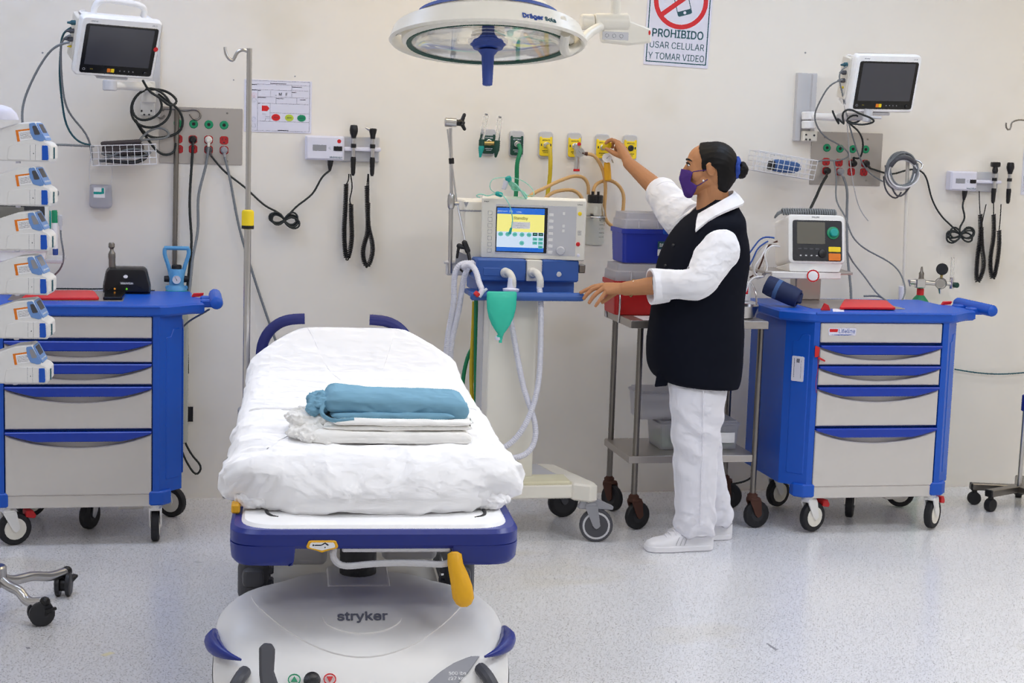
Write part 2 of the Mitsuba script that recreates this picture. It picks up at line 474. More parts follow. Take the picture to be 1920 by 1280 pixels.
# ================================================================== crash carts
def caster(t, x, y, z_top, r, face, fork_mat='white_plastic', tyre='black_rubber', hub='warm_white', brake=None, w=0.03, trail=0.03, hub_r=0.66):
    """A swivel castor under (x, y, z_top); face: degrees about z of its rolling direction. Returns its key (fork) with tyre, hub and brake tab."""
    a = math.radians(face); d = V(math.cos(a), math.sin(a), 0); s = V(-math.sin(a), math.cos(a), 0)
    c = V(x, y, r) - d * trail
    out = [cyl((x, y, z_top), (x, y, z_top - 0.02), 0.022, n=16)]
    top = max(2 * r + 0.006, z_top - 0.02)
    out.append(box((0, 0, 0), (0.05, w + 0.022, 0.016), 0.005)); out[-1] = put(out[-1], frame((x, y, top) - d * 0.006, (0, 0, 1), d))
    for q in (-1, 1):
        o = s * q * (w / 2 + 0.006)
        P = np.array([V(x, y, top) + d * 0.022, V(x, y, top) - d * 0.032, c - d * 0.016, c - V(0, 0, 0.014), c + d * 0.014])
        P2 = np.stack([(P - V(x, y, 0)) @ d, P[:, 2]], 1)
        out.append(put(prism(rounded(P2, 0.008, 3), -0.003, 0.003), frame(V(x, y, 0) + o, np.cross(d, V(0, 0, 1)), d)))
    k = part(t, 'castor', out, fork_mat)
    ax = lambda q: c + s * q
    part(k, 'tyre', turned(ax(-w / 2), ax(w / 2), [(r * hub_r, 0), (r * 0.93, 0), (r, w * .2), (r, w * .8), (r * 0.93, w), (r * hub_r, w)], 28, True), tyre)
    part(k, 'hub', turned(ax(-w / 2 - .001), ax(w / 2 + .001), [(0.006, -.004), (r * .2, -.004), (r * .22, 0), (r * hub_r, 0), (r * hub_r, w + .002), (r * .22, w + .002), (r * .2, w + .006), (.006, w + .006)], 28), hub)
    if brake:
        part(k, 'brake_tab', put(prism(rounded([(0.0, -.012), (.034, -.02), (.04, -.008), (.026, .014), (0, .014)], .005, 3), -w / 2 - .008, w / 2 + .008, .003), frame(c + d * (r * .62) * -1 + V(0, 0, r * 0.86), s, -d)), brake)
    return k

ARC = lambda x, w: 1 - (x / w) ** 2

def drawer(t, zt, zb, y, logo=False):
    w = 0.271
    if logo:
        k = part(t, 'top_panel', put(prism(rect(-w, zb, w, zt, .006, 3), 0, .02, .004), frame((0, y + .02, 0), (0, -1, 0), (1, 0, 0))), 'drawer_grey')
        return k
    xs = np.linspace(-w, w, 25)
    lip = zt - 0.012 - 0.052 * ARC(xs, w) ** 0.9
    poly = np.vstack([[(-w, zb), (w, zb)], np.stack([xs, lip], 1)[::-1]])
    F0 = frame((0, y + .024, 0), (0, -1, 0), (1, 0, 0))
    k = part(t, 'drawer', put(prism(poly, 0, .024, .0035), F0), 'drawer_grey')
    part(k, 'grip_recess', put(prism(rect(-w + .002, zt - .085 if zt - .085 > zb else zb + .004, w - .002, zt - .004), -.006, .0), frame((0, y + .026, 0), (0, -1, 0), (1, 0, 0))), 'drawer_grey')
    hb = zt - np.minimum(0.008 + 0.045 * ARC(xs, w), 0.0375)
    poly = np.vstack([np.stack([xs, hb], 1), [(w, zt), (-w, zt)]])
    part(k, 'handle', put(prism(poly, -.012, .014, .003), frame((0, y, 0), (0, -1, 0), (1, 0, 0))), 'handle_blue')
    return k

def crash_cart(label, fronts):
    t = thing('crash_cart', label, 'medical cart', 'blue crash carts')
    n0 = set(scene)
    body = [(-.275, 0), (-.275, .035), (.275, .035), (.275, 0), (.30, 0), (.385, .10), (.385, .51), (.36, .53), (-.36, .53), (-.385, .51), (-.385, .10), (-.30, 0)]
    part(t, 'cabinet', prism(body, .20, .895), 'cart_blue', 20)
    # the front corner pillars taper at the foot, each with a recessed panel line
    for s in (-1, 1):
        fr = frame((s * .342, .052, 0), V(s * .76, -.65, 0), V(.65 * s, .76, 0) * s)
        part(t, 'pillar_panel', put(prism(rounded([(-.03, .25), (.05, .25), (.05, .84), (.012, .84), (-.004, .81), (-.03, .81)], .008, 3), -.002, .005, .003), fr), 'cart_blue')
        part(t, 'corner_foot', prism(rounded(np.array([(.262, -.004), (.315, -.004), (.345, .03), (.345, .075), (.262, .075)]) * [s, 1], .008, 3), .155, .212, .006), 'cart_blue')
        part(t, 'side_panel', put(prism(rect(.14, .25, .48, .83, .02), -.001, .006, .003), frame((s * .385, 0, 0), (s, 0, 0), (0, 1, 0))), 'cart_blue')
    part(t, 'base', [prism(rect(-.272, .004, .272, .52), .150, .20, .003)], 'drawer_grey')
    for a, b, lg in ((.890, .808, True), (.797, .716, False), (.710, .630, False), (.622, .458, False), (.448, .200, False)):
        drawer(t, a, b, 0.0, lg)
    top = [(-.30, -.012), (.30, -.012), (.335, .0), (.425, .085), (.47, .10), (.47, .30), (.425, .34), (.425, .545), (-.425, .545), (-.425, .085), (-.335, .0)]
    part(t, 'worktop', prism(top, .893, .936, .008), 'cart_blue', 25)
    part(t, 'steel_tray', prism(rect(-.27, .12, .16, .50, .02), .936, .9385), 'panel_steel')
    b = part(t, 'push_handle', turned((.515, .03, .942), (.515, .36, .942), [(.012, 0), (.022, .006), (.025, .015), (.025, .315), (.022, .324), (.012, .33)]), 'cart_blue')
    part(b, 'bracket', [box((.49, .15, .93), (.07, .05, .03), .006), box((.49, .27, .93), (.07, .05, .03), .006)], 'cart_blue')
    part(t, 'top_edge', [tube([(-.30, -.011, .93), (.30, -.011, .93)], .006, 6)], 'cart_blue')
    part(t, 'oxygen_clip', put(prism(rounded([(-.01, -.01), (.035, -.006), (.042, .008), (.0, .006)], .003, 3), 0, .014, .002), frame((.43, .33, .945), (0, -1, 0), (1, 0, 0))), 'red')
    for x, yy, f, br in ((-.272, .035, 203, 'red_label'), (.285, .035) + fronts, (-.25, .49, 205, None), (.32, .47, 150, None)):
        caster(t, x, yy, .156, .064, f, brake=br)
    caster(t, .04, .30, .150, .058, 60, fork_mat='chrome', tyre='black_rubber', hub='charcoal', hub_r=.4)
    part(t, 'under_box', box((.19, .25, .125), (.10, .16, .05), .004), 'drawer_grey')
    part(t, 'pull_strap', [box((.30, .54, .60), (.03, .02, .06), .003)], 'black_plastic')
    return t, set(scene) - n0

def shift(keys, m):
    """Moves the meshes just built from their own frame to their place."""
    for k in keys:
        if scene[k].get('type') == 'ply':
            scene[k]['to_world'] = T4(m)

CARTL, CARTR = V(-0.365, -0.78, 0), V(2.872, -0.85, 0)
tL, ks = crash_cart('blue crash cart with grey drawers behind the stack of infusion pumps', (268, None))
shift(ks, yawed(CARTL, 0))
tR, ks = crash_cart('blue crash cart with grey drawers and an oval logo plate under the defibrillator', (222, 'red_label'))
shift(ks, yawed(CARTR + V(0, 0, .004), 0))


# ================================================================== the stretcher, foot end towards the photographer
BED = yawed((0.487, -3.15, 0), -4.2)
st = thing('hospital_stretcher', 'wheeled hospital stretcher with navy bumper and white hood, made up with white sheets', 'stretcher')
bp = lambda name, mesh, mat, smooth=35, label=None, par=None: part(par or st, name, put(mesh, BED), mat, smooth, label)

# litter deck and bumper
deck = rounded([(-.335, .02), (.335, .02), (.34, 1.8), (.20, 2.12), (-.20, 2.12), (-.34, 1.8)], [.10, .10, .05, .08, .08, .05], 8)
bp('deck', prism(deck, .610, .648, .008), 'bright_white')
full = rounded([(-.362, 0), (.362, 0), (.362, .34), (.33, .36), (-.33, .36), (-.362, .34)], [.09, .09, .02, .02, .02, .02], 9)
bp('bumper', [prism(full, .592, .640, .010)], 'stretcher_navy', 40)
for s in (-1, 1):
    w0 = .20 if s < 0 else .19
    lobe = rounded(np.array([(.362, 0.002), (.362, .34), (.20, .34), (w0, .002)]) * [s, 1], [.085, .02, .02, .005], 8)
    lw = np.array(lobe)
    if Polygon(lw).exterior.is_ccw is False: lw = lw[::-1]
    rings = [np.c_[inset(lw, d), np.full(len(lw), z)] for d, z in ((.014, .548), (.003, .560), (0, .592), (0, .60))]
    bp('bumper_lobe', loft(rings), 'stretcher_navy', 40)
# the litter's chassis under the deck
bp('litter_frame', [box((s * .24, 1.0, .575), (.05, 1.9, .05), .006) for s in (-1, 1)] + [box((0, y, .57), (.46, .07, .045), .006) for y in (.40, 1.0, 1.7)] + [box((-.085, 2.02, .575), (.66, .05, .04), .006)], 'mid_grey')
bp('lever_rod', tube([(-.105, .015, .592), (-.105, .012, .567), (-.09, .010, .552), (-.05, .010, .549), (.14, .010, .552), (.185, .015, .556), (.20, .03, .575)], .0085, 10), 'light_grey')
bp('lever_rail', [box((.05, .02, .588), (.27, .02, .012), .003)], 'light_grey')
bp('release_handle', put(loft([np.c_[ellipse(0, 0, a, b, 16) + [cx, 0], np.full(16, z)] for z, cx, a, b in ((.0, .0, .008, .008), (.006, .0, .018, .014), (.03, .002, .020, .015), (.055, .010, .024, .016), (.085, .018, .027, .017), (.115, .022, .027, .017), (.130, .023, .019, .013), (.137, .023, .008, .006))]), frame((.195, .005, .585), (0.0, -.28, -1), (1, 0, 0))), 'amber_yellow', 60, 'yellow release handle')
tg = bp('release_tag', put(prism(rounded([(-.04, .0), (-.015, -.006), (.0, -.012), (.018, -.006), (.042, 0), (.034, .018), (-.032, .018)], .006, 4), 0, .006, .001), frame((-.135, .0, .598), (0, -1, 0), (1, 0, 0))), 'amber_yellow')
F0 = BED @ frame((-.135, -.0062, .598), (0, -1, 0), (1, 0, 0))
part(tg, 'tag_face', put(prism(rounded([(-.032, .002), (.0, -.006), (.034, .002), (.029, .014), (-.027, .014)], .004, 4), 0, .0008), F0), 'bright_white')
part(tg, 'reclining_figure', [bar(F0, -.018, .006, -.002, .0085, .0006, .001), put(prism([(-.002, .006), (.008, .011), (.014, .006), (.017, .008), (.008, .0145), (-.002, .0085)], .001, .0016), F0), put(prism(ellipse(-.021, .0075, .0022, .0022, 10), .001, .0016), F0), put(prism([(.006, .003), (.010, .003), (.008, -.001)], .001, .0016), F0)], 'ink')

# wheeled base: a white hood with a raised oval nameplate
XB = -.028   # the base sits a little off the litter's axis
def hood_z(x, y):
    x, y = np.asarray(x, float) - XB, np.asarray(y, float)
    e = np.clip(np.abs(x) / .36, 0, 1)
    return .408 - .035 * e ** 3 - .205 * np.clip((.2 - y) / .37, 0, 1) ** 2
ys = np.r_[np.linspace(-.168, .0, 18), np.linspace(.02, .30, 14), np.linspace(.32, .47, 14)]
rings = []
for y in ys:
    w = .370 * max(float(1 - np.clip((.07 - y) / .245, 0, 1) ** 3.2) ** .5, .2)
    w *= max(1 - np.clip((y - .18) / .292, 0, 1) ** 3.6, 0.02) ** .5
    u = np.linspace(-1, 1, 41); x = np.sign(u) * (1 - (1 - np.abs(u)) ** 1.5) * w
    z = hood_z(x * (.36 / max(w, .25)) + XB, y)
    e = np.abs(x) / w; z = z - .03 * np.clip((e - .84) / .16, 0, 1) ** 2
    low = min(.315, float(z[0]) - .03)
    rings.append(np.c_[np.r_[x, w * 1.01, w * .97, -w * .97, -w * 1.01] + XB, np.full(45, y), np.r_[z, low, low - .006, low - .006, low]])
bp('hood', loft(rings), 'white_plastic', 50)

def conform(poly, lift, thick=.004):
    """A thin raised piece that follows the hood's surface; poly in plan (x, y)."""
    pg = Polygon(poly); pts = [np.asarray(pg.exterior.coords)[:-1]]
    tri = trimesh.creation.extrude_polygon(pg, .01, engine='earcut').subdivide().subdivide().subdivide()
    v = np.array(tri.vertices); up = v[:, 2] > .005
    v[:, 2] = hood_z(v[:, 0], v[:, 1]) + np.where(up, lift, lift - thick)
    return trimesh.Trimesh(v, tri.faces, process=False)
aa = np.linspace(np.pi, 2 * np.pi, 30)
bp('hood_panel', conform(np.stack([.285 * np.cos(aa) + XB, .30 + .335 * np.sin(aa)], 1), .004), 'white_plastic', 40)
pl = bp('nameplate', conform(ellipse(XB, .085, .100, .058, 36), .0075), 'white_plastic', 40)
sl = math.atan2(float(hood_z(XB, .10) - hood_z(XB, .06)), .04)
NP = BED @ frame((XB, .068, float(hood_z(XB, .068)) + .0085), (0, -math.sin(sl), math.cos(sl)), (1, 0, 0))
part(pl, 'lettering', text('stryker', .034, NP, .0015, True, width=.128), 'ink_grey', False)
for s in (-1, 1):
    bp('hood_edge', tube([(s * .374 + XB, .15, .338), (s * .376 + XB, .09, .334), (s * .358 + XB, .02, .333), (s * .328 + XB, -.03, .333), (s * .300 + XB, -.055, .332)], [.010, .021, .020, .012, .003], 12), 'stretcher_navy')
bp('skirt', prism(rounded([(-.335 + XB, .0), (.335 + XB, .0), (.335 + XB, .30), (-.335 + XB, .30)], .07, 6), .10, .325, .01), 'cream_plastic')
bp('chassis', prism(rounded([(-.24 + XB, .25), (.24 + XB, .25), (.24 + XB, 1.84), (-.24 + XB, 1.84)], .04, 4), .14, .36, .01), 'cream_plastic')
bp('lift_column', put(lathe([(.046, .385), (.052, .396), (.050, .41), (.050, .60)], 28), yawed((XB, .42, 0), 0)), 'charcoal')
bp('column_collar', box((XB, .40, .402), (.17, .20, .03), .012, 2), 'white_plastic')
bp('lift_column', put(lathe([(.052, .38), (.054, .60)], 28), yawed((0, 1.45, 0), 0)), 'charcoal')
bp('column_cover', [box((-.19, .55, .49), (.16, .05, .17), .02, 3)], 'light_grey')
bp('column_cover', [box((.125, .60, .49), (.16, .05, .17), .02, 3)], 'light_grey')
for s in (-1, 1):
    bp('side_rail', [box((s * .285 + XB, .80, .40), (.06, .78, .05), .015, 2), box((s * .285 + XB, .47, .385), (.085, .05, .11), .02, 3), box((s * .255 + XB, .48, .41), (.05, .04, .02), .004), box((s * .255 + XB, .48, .375), (.05, .04, .02), .004)] + [cyl((s * .285 + XB, y, .41), (s * .275, y, .58), .012) for y in (.5, .75, 1.0)], 'dark_grey')
# foot pedals and floor-lock fittings
bp('brake_pedal', put(prism(rounded([(-.020, .012), (-.008, .024), (.010, .022), (.018, .008), (.016, -.045), (.030, -.085), (.062, -.14), (.012, -.14), (-.012, -.09), (-.018, -.05)], .008, 3), 0, .03, .006), frame((-.262, -.165, .378), (0, -.8, .6), (1, 0, 0))), 'dark_grey')
for s in (-1, 1):
    bp('wheel_guard', tube([(s * .29 + XB, -.05, .30), (s * .305 + XB, -.09, .29), (s * .325 + XB, -.115, .25), (s * .33 + XB, -.12, .14)], .016, 10), 'dark_grey')
    for y in (.05, 1.75):
        c = V(s * .30, y, .10)
        w = bp('wheel', turned(c - V(.02, 0, 0), c + V(.02, 0, 0), [(.02, 0), (.09, 0), (.10, .008), (.10, .032), (.09, .04), (.02, .04)], 30), 'charcoal')
PD = BED @ frame((0, -.087, .2905), (0, -.65, .76), (1, 0, 0))
for x, mat, tri in ((-.198, 'green', [(-.008, -.006), (.008, -.006), (0, .009)]), (-.112, 'red_label', [(-.008, .007), (.008, .007), (0, -.008)])):
    k = part(st, 'pedal_symbol', put(ring_plate(ellipse(x, 0, .0155, .0155, 24), ellipse(x, 0, .0130, .0130, 24), 0, .0025), PD), mat)
    part(k, 'arrow', put(prism(np.array(tri) + [x, 0], 0, .0025), PD), mat, False)
part(st, 'pump_pedal', put(lathe([(.019, -.002), (.021, .004), (.019, .012), (.01, .015)], 24), PD @ trimesh.transformations.translation_matrix((-.155, -.004, 0))), 'black_plastic')
dc = bp('load_decal', conform(np.array([(.125, -.098), (.20, -.094), (.232, -.062), (.262, -.022), (.24, -.026), (.195, -.048), (.155, -.074)]), .007, .003), 'mid_grey')
for k_, (s_, y_) in enumerate((('= 500 lbs', -.076), ('(227 kg)', -.087))):
    part(dc, 'load_print', text(s_, .009, BED @ frame((.197, y_, float(hood_z(.20, y_)) + .0085), (0, -.62, .78), (1, 0, 0))), 'bright_white', False)
# push handles at the head end
for s in (-1, 1):
    bp('push_handle', tube([(s * .275 - .055, 2.03, .60), (s * .278 - .055, 2.05, .76), (s * .272 - .055, 2.055, .83), (s * .24 - .055, 2.06, .885), (s * .20 - .055, 2.06, .912), (s * .12 - .055, 2.06, .924)], .020, 14), 'grip_navy', 60)
bp('deck_stop', box((-.352, .19, .655), (.022, .05, .024), .004), 'amber_yellow')
part(st, 'strap_slot', tube([(0.7487, -3.0634, 0.6486), (0.7687, -3.0534, 0.6486), (0.7835, -3.0195, 0.6486), (0.7857, -2.9780, 0.6486)], [.001, .004, .005, .004], 6), 'charcoal', True)
part(st, 'strap_slot', tube([(0.2259, -2.9482, 0.6486), (0.2291, -2.9891, 0.6486), (0.2398, -3.0128, 0.6486), (0.2528, -3.0194, 0.6486)], [.004, .005, .004, .001], 6), 'charcoal', True)
# infusion pole on the head corner
po = bp('drip_pole', [cyl((-.385, 2.0, .52), (-.385, 2.0, 1.285), .0125), cyl((-.385, 2.0, 1.30), (-.385, 2.0, 1.90), .0095)], 'steel')
bp('lock_collar', put(lathe([(.017, 0), (.020, .004), (.020, .012), (.022, .013), (.022, .062), (.018, .068), (.012, .07)]), yawed((-.385, 2.0, 1.255), 0)), 'yellow', par=po)
bp('collar_ring', put(lathe([(.0225, 0), (.0225, .012)]), yawed((-.385, 2.0, 1.256), 0)), 'black_plastic', par=po)
bp('hook', [tube([(-.385, 2.0, 1.885), (-.41, 1.995, 1.893), (-.43, 1.99, 1.88), (-.445, 1.985, 1.855), (-.46, 1.98, 1.865), (-.47, 1.98, 1.90)], .006, 8)], 'steel', par=po)


# ================================================================== mattress sheets and folded linen on the stretcher
def smooth01(a, b, x):
    t = np.clip((np.asarray(x, float) - a) / (b - a), 0, 1); return t * t * (3 - 2 * t)

OUT = rounded([(-.352, .175), (.352, .175), (.352, 1.80), (.20, 2.10), (-.20, 2.10), (-.352, 1.80)], [.09, .09, .05, .06, .06, .05], 10)
def resample(P, n):
    P = np.vstack([P, P[:1]]); d = np.r_[0, np.cumsum(np.linalg.norm(np.diff(P, axis=0), axis=1))]
    s = np.linspace(0, d[-1], n, endpoint=False)
    return np.stack([np.interp(s, d, P[:, k]) for k in (0, 1)], 1)

def top_z(y):
    return .795 + .105 * smooth01(1.55, 2.12, y) - .012 * smooth01(.6, .15, y)

def bedding(lift, seed, amp):
    P = resample(OUT, 420); rings = []
    wf = smooth01(.5, .15, P[:, 1])[:, None]
    for z, os, of in ((.652, -.06, -.05), (.649, -.02, .005), (.655, .005, .045), (.672, .014, .062), (.70, .022, .060), (.73, .026, .048), (.755, .022, .030), (.775, .012, .010), (.788, -.004, -.012), (.796, -.028, -.04), (.7995, -.055, -.07)):
        q = np.array([inset(P, -os)[i] * (1 - wf[i]) + inset(P, -of)[i] * wf[i] for i in range(len(P))])
        f = (z - .648) / (.7995 - .648)
        hi = top_z(q[:, 1]); rings.append(np.c_[q, .648 + f * (hi - .648)])
    last = rings[-1][:, :2]; c = np.array([0, 1.1])
    for s in np.linspace(.985, .02, 60):
        q = c + (last - c) * s
        rings.append(np.c_[q, top_z(q[:, 1])])
    m = loft(rings)
    v = np.asarray(m.vertices); k = smooth01(.765, .655, v[:, 2]) * smooth01(.6, .2, v[:, 1])
    v[:, 1] += k * .085 * (np.abs(v[:, 0]) / .36) ** 2.4; m.vertices = v
    m = wrinkle(m, amp, (5, 3.5, 9), seed, lambda v: smooth01(.66, .70, v[:, 2]) * .35 + .65 * smooth01(.80, .74, v[:, 2]), 4)
    m = wrinkle(m, amp * .5, (24, 14, 26), seed + 7, lambda v: (.25 + .75 * smooth01(.80, .75, v[:, 2])), 3)
    # diagonal drag folds at the foot, where the sheet is tucked under the mattress
    v = np.asarray(m.vertices); n = meshkit.arrays(m, True)[2]
    drag = np.sin((np.abs(v[:, 0]) * 1.3 + v[:, 2] * 1.1) * 62 + 3 * np.sin(v[:, 0] * 9)) * smooth01(.45, .2, v[:, 1]) * smooth01(.79, .70, v[:, 2]) * smooth01(.10, .34, np.abs(v[:, 0]))
    rid = 1 - np.abs(2 * meshkit.fbm(v * [6, 5, 8] + 90 + seed, 3, seed) - 1)
    rid = (smooth01(.84, 1.0, rid) - .3) * (.25 + .75 * smooth01(.80, .745, v[:, 2]))
    m.vertices = v + n * (lift + .0065 * drag + amp * .8 * rid)[:, None]
    return m

def crumple(c, r, seed, amp):
    m = trimesh.creation.icosphere(subdivisions=5); m.vertices = m.vertices * r
    m = wrinkle(m, amp, 34, seed, None, 4); m = wrinkle(m, amp * .5, 80, seed + 3, None, 2)
    m.vertices += np.asarray(c); return m

sh = thing('bed_sheet', 'smooth white bed sheet covering the mattress and raised head of the stretcher', 'sheet')
own(sh, put(bedding(0.0, 3, .006), BED), 'sheet_white', True)
ds = thing('draw_sheet', 'wrinkled white sheet spread over the foot half of the stretcher, under the linen pile', 'sheet')
full = bedding(.006, 11, .017)
cut = trimesh.intersections.slice_mesh_plane(full, (.06, -1, 0), (0, .835, .8), cap=False)
own(ds, put(cut, BED), 'sheet_white', True)
for s_ in (-1, 1):
    part(ds, 'corner_tuck', put(crumple((s_ * .292, .205, .674), (.062, .050, .024), 71 + s_, .012), BED), 'sheet_white', True)
sx = np.linspace(-.372, .37, 40)
hem = [(x, .835 + .06 * x + .004 * math.sin(x * 17), .798 - .055 * smooth01(.325, .375, abs(x)) + .003) for x in sx]
part(ds, 'hem', put(tube(hem, .0042, 8, spline=False), BED), 'sheet_white', 60)

def slab(x0, x1, y0, y1, z0, z1, seed, amp=.006, rag=.02, n=60, sag=0.0, ends=.03):
    """A folded layer of cloth: rounded in section, uneven along its length."""
    rings = []; a = np.arange(40) * 2 * np.pi / 40
    for u in np.linspace(0, 1, n):
        x = x0 + (x1 - x0) * u
        e = min(u, 1 - u) * abs(x1 - x0) / ends
        k = math.sqrt(max(1 - max(1 - e, 0) ** 2, 0.0)); k = .25 + .75 * k
        hy, hz = (y1 - y0) / 2 * (.86 + .14 * k), (z1 - z0) / 2 * k
        ce, se = np.cos(a), np.sin(a)
        yy = (y0 + y1) / 2 + hy * np.sign(ce) * np.abs(ce) ** .35; zz = (z0 + z1) / 2 + hz * np.sign(se) * np.abs(se) ** .6
        rings.append(np.c_[np.full(40, x), yy, zz - sag * u])
    m = loft(rings); v = np.asarray(m.vertices)
    j = meshkit.fbm(np.c_[v[:, 1] * 30, v[:, 2] * 60, np.zeros(len(v))], 3, seed) - .5
    v[:, 0] += np.where(v[:, 0] < (x0 + x1) / 2, 1, -1) * j * rag * (np.abs(v[:, 0] - (x0 + x1) / 2) > (x1 - x0) * .38)
    m.vertices = v
    m = wrinkle(m, amp, (9, 16, 26), seed, None, 4)
    return m

w1 = thing('folded_sheet', 'folded white sheet with crumpled end, lowest in the linen pile on the stretcher', 'folded sheet')
own(w1, put([slab(-.16, .262, .322, .545, .792, .828, 21, .010), slab(-.145, .225, .318, .52, .795, .815, 25, .005)], BED), 'linen_white', True)
part(w1, 'crumpled_end', put([crumple((-.168, .40, .814), (.055, .085, .026), 5, .016), crumple((-.12, .345, .806), (.05, .03, .018), 9, .010)], BED), 'linen_white', True)
w2 = thing('folded_sheet', 'folded white sheet with looped edges lying directly under the blue cloth', 'folded sheet')
own(w2, put([slab(-.13, .268, .335, .575, .826, .842, 31, .008), slab(-.10, .27, .33, .60, .840, .857, 33, .008)], BED), 'linen_white', True)
part(w2, 'crumpled_end', put([crumple((-.165, .46, .840), (.060, .095, .024), 15, .017), crumple((-.19, .52, .825), (.035, .06, .022), 19, .012)], BED), 'linen_white', True)
b1 = thing('folded_cloth', 'folded blue surgical cloth with ruffled left end on top of the white linen pile', 'folded cloth')
own(b1, put(slab(-.125, .262, .375, .585, .858, .920, 41, .011, .012, sag=.014, ends=.04), BED), 'cloth_blue', True)
part(b1, 'under_fold', put(slab(-.11, .225, .358, .53, .852, .870, 43, .007, .012), BED), 'cloth_blue', True)
part(b1, 'ruffled_end', put([crumple((-.135, .47, .885), (.035, .085, .026), 51, .014), crumple((-.155, .42, .872), (.022, .04, .018), 55, .010)], BED), 'cloth_blue', True)
part(b1, 'tie', put(tube([(-.13, .375, .89), (-.135, .355, .872), (-.115, .345, .857), (-.08, .34, .855), (-.05, .345, .858)], .006, 6), BED), 'cloth_blue', 60)


# ================================================================== things on the back wall
def WF(xz, off=0.0):
    """A frame on the back wall: x right, y up, z into the room."""
    return front((xz[0], -off, xz[1]))

def on(m, dx, dy, dz=0.0):
    q = m.copy(); q[:3, 3] = m[:3, 3] + m[:3, :3] @ V(dx, dy, dz); return q

def roll(m, deg):
    return m @ trimesh.transformations.rotation_matrix(math.radians(deg), [0, 0, 1])

def cable(name, label, pts, r, mat, cat='cable', group=None, n=8, step=.012):
    t = thing(name, label, cat, group); own(t, tube(pts, r, n, step=step), mat, True); return t

for xz, r in (((2.8078, 2.0369), .004), ((-0.5507, 1.9007), .004), ((2.6837, 1.5704), .004), ((0.4912, 1.8436), .003), ((0.2319, 1.8181), .003)):
    part('wall_back', 'screw_hole', put(lathe([(r, -.001), (r, .0015), (r * .5, .002)], 10), WF(xz)), 'mid_grey')

# ---- no-phones sign
S0 = roll(WF(((2.2005, 2.2454)[0], (2.2005, 2.2454)[1] + .03)), -1.7)
t = thing('prohibition_sign', 'white wall sign with crossed-out phone forbidding mobiles and video, above the gas outlets', 'sign')
H = .385; BT = -.325
part(t, 'board', put(prism(rect(-.1515, BT, .1515, H + BT + .05, .003, 2), 0, .004, .001), S0), 'bluish_white')
part(t, 'border', put(ring_plate(rect(-.142, BT + .014, .142, H + BT + .036), rect(-.1375, BT + .0185, .1375, H + BT + .0315), .004, .0048), S0), 'ink_teal', False)
CC = on(S0, .004, -.033, 0)
part(t, 'phone_outline', [put(ring_plate(rounded([(-.034, -.072), (.034, -.072), (.034, .072), (-.034, .072)], .009, 4), rounded([(-.031, -.069), (.031, -.069), (.031, .069), (-.031, .069)], .007, 4), .004, .0046), roll(on(CC, .002, .006), 18)), put(prism(rounded([(-.034, -.072), (.034, -.072), (.034, -.05), (-.034, -.05)], [.009, .009, .001, .001], 4), .004, .0046), roll(on(CC, .002, .006), 18))], 'ink_teal', False)
part(t, 'phone_button', put(prism(ellipse(0, -.061, .007, .007, 16), .0046, .0050), roll(on(CC, .002, .006), 18)), 'bluish_white', False)
part(t, 'prohibition_ring', [put(ring_plate(ellipse(0, 0, .1265, .1265, 64), ellipse(0, 0, .106, .106, 64), .004, .0052), CC), put(prism(rect(-.108, -.0105, .108, .0105), .004, .0053), roll(CC, 38))], 'red', False)
for s, y, h, w, b in (('PROHIBIDO', -.198, .0345, .240, True), ('USAR CELULAR', -.2475, .0285, .255, False), ('Y TOMAR VIDEO', -.297, .0285, .262, False)):
    part(t, 'lettering', text(s, h, on(S0, 0, y, .004), .0008, b, width=w), 'ink_teal', False)

# ---- patient identification board
B0 = WF((0.2777, 1.6020)); bw = .2865; bh = .222
t = thing('patient_board', 'white patient identification board with ruled boxes and red, yellow and green ovals', 'sign')
part(t, 'board', put(prism(rect(0, 0, bw, bh, .003, 2), 0, .004, .001), B0), 'bluish_white')
U = lambda px, py: ((px - 165) / 1250 * bw, bh - (py - 165) / 975 * bh)
def rule(x0, y0, x1, y1, w=.0006):
    a, b = U(x0, y0), U(x1, y1)
    return bar(B0, min(a[0], b[0]) - w, min(a[1], b[1]) - w, max(a[0], b[0]) + w, max(a[1], b[1]) + w, .0005, .004)
part(t, 'ruling', [rule(*q) for q in ((200, 185, 1375, 185), (200, 185, 200, 1110), (200, 1110, 1375, 1110), (1375, 185, 1375, 1110), (200, 250, 1375, 250), (200, 350, 1375, 350), (410, 350, 410, 1110), (410, 480, 1375, 480), (410, 600, 1375, 600), (1040, 250, 1040, 480), (645, 350, 645, 480), (750, 480, 750, 600), (1135, 480, 1135, 600), (640, 600, 640, 930), (640, 775, 1375, 775), (410, 935, 1375, 935), (215, 440, 215, 1040))] +
     [rule(215, y, 275, y) for y in (440, 490, 545, 610, 850, 910, 975, 1035)] + [rule(500, 800, 560, 800), rule(500, 930, 560, 930), rule(560, 800, 560, 850), rule(560, 880, 560, 930), rule(560, 850, 630, 850), rule(560, 880, 630, 880)], 'ink_grey', False)
part(t, 'captions', [rule(x0, y - 4, x1, y + 4, .0004) for x0, y, x1 in ((645, 228, 935), (215, 262, 390), (1045, 282, 1225), (235, 362, 390), (415, 368, 465), (1045, 384, 1120), (415, 495, 560), (755, 505, 895), (1200, 515, 1300), (790, 1098, 985), (420, 607, 455))] + [text('AII', .008, on(B0, *U(262, 232), .004), .0005, True)], 'ink', False)
part(t, 'lettering', [text('M', .0115, on(B0, *U(828, 448), .004), .0006, True), text('F', .0115, on(B0, *U(945, 448), .004), .0006, True), bar(B0, *U(730, 452), *U(765, 444), .0006, .004)], 'ink', False)
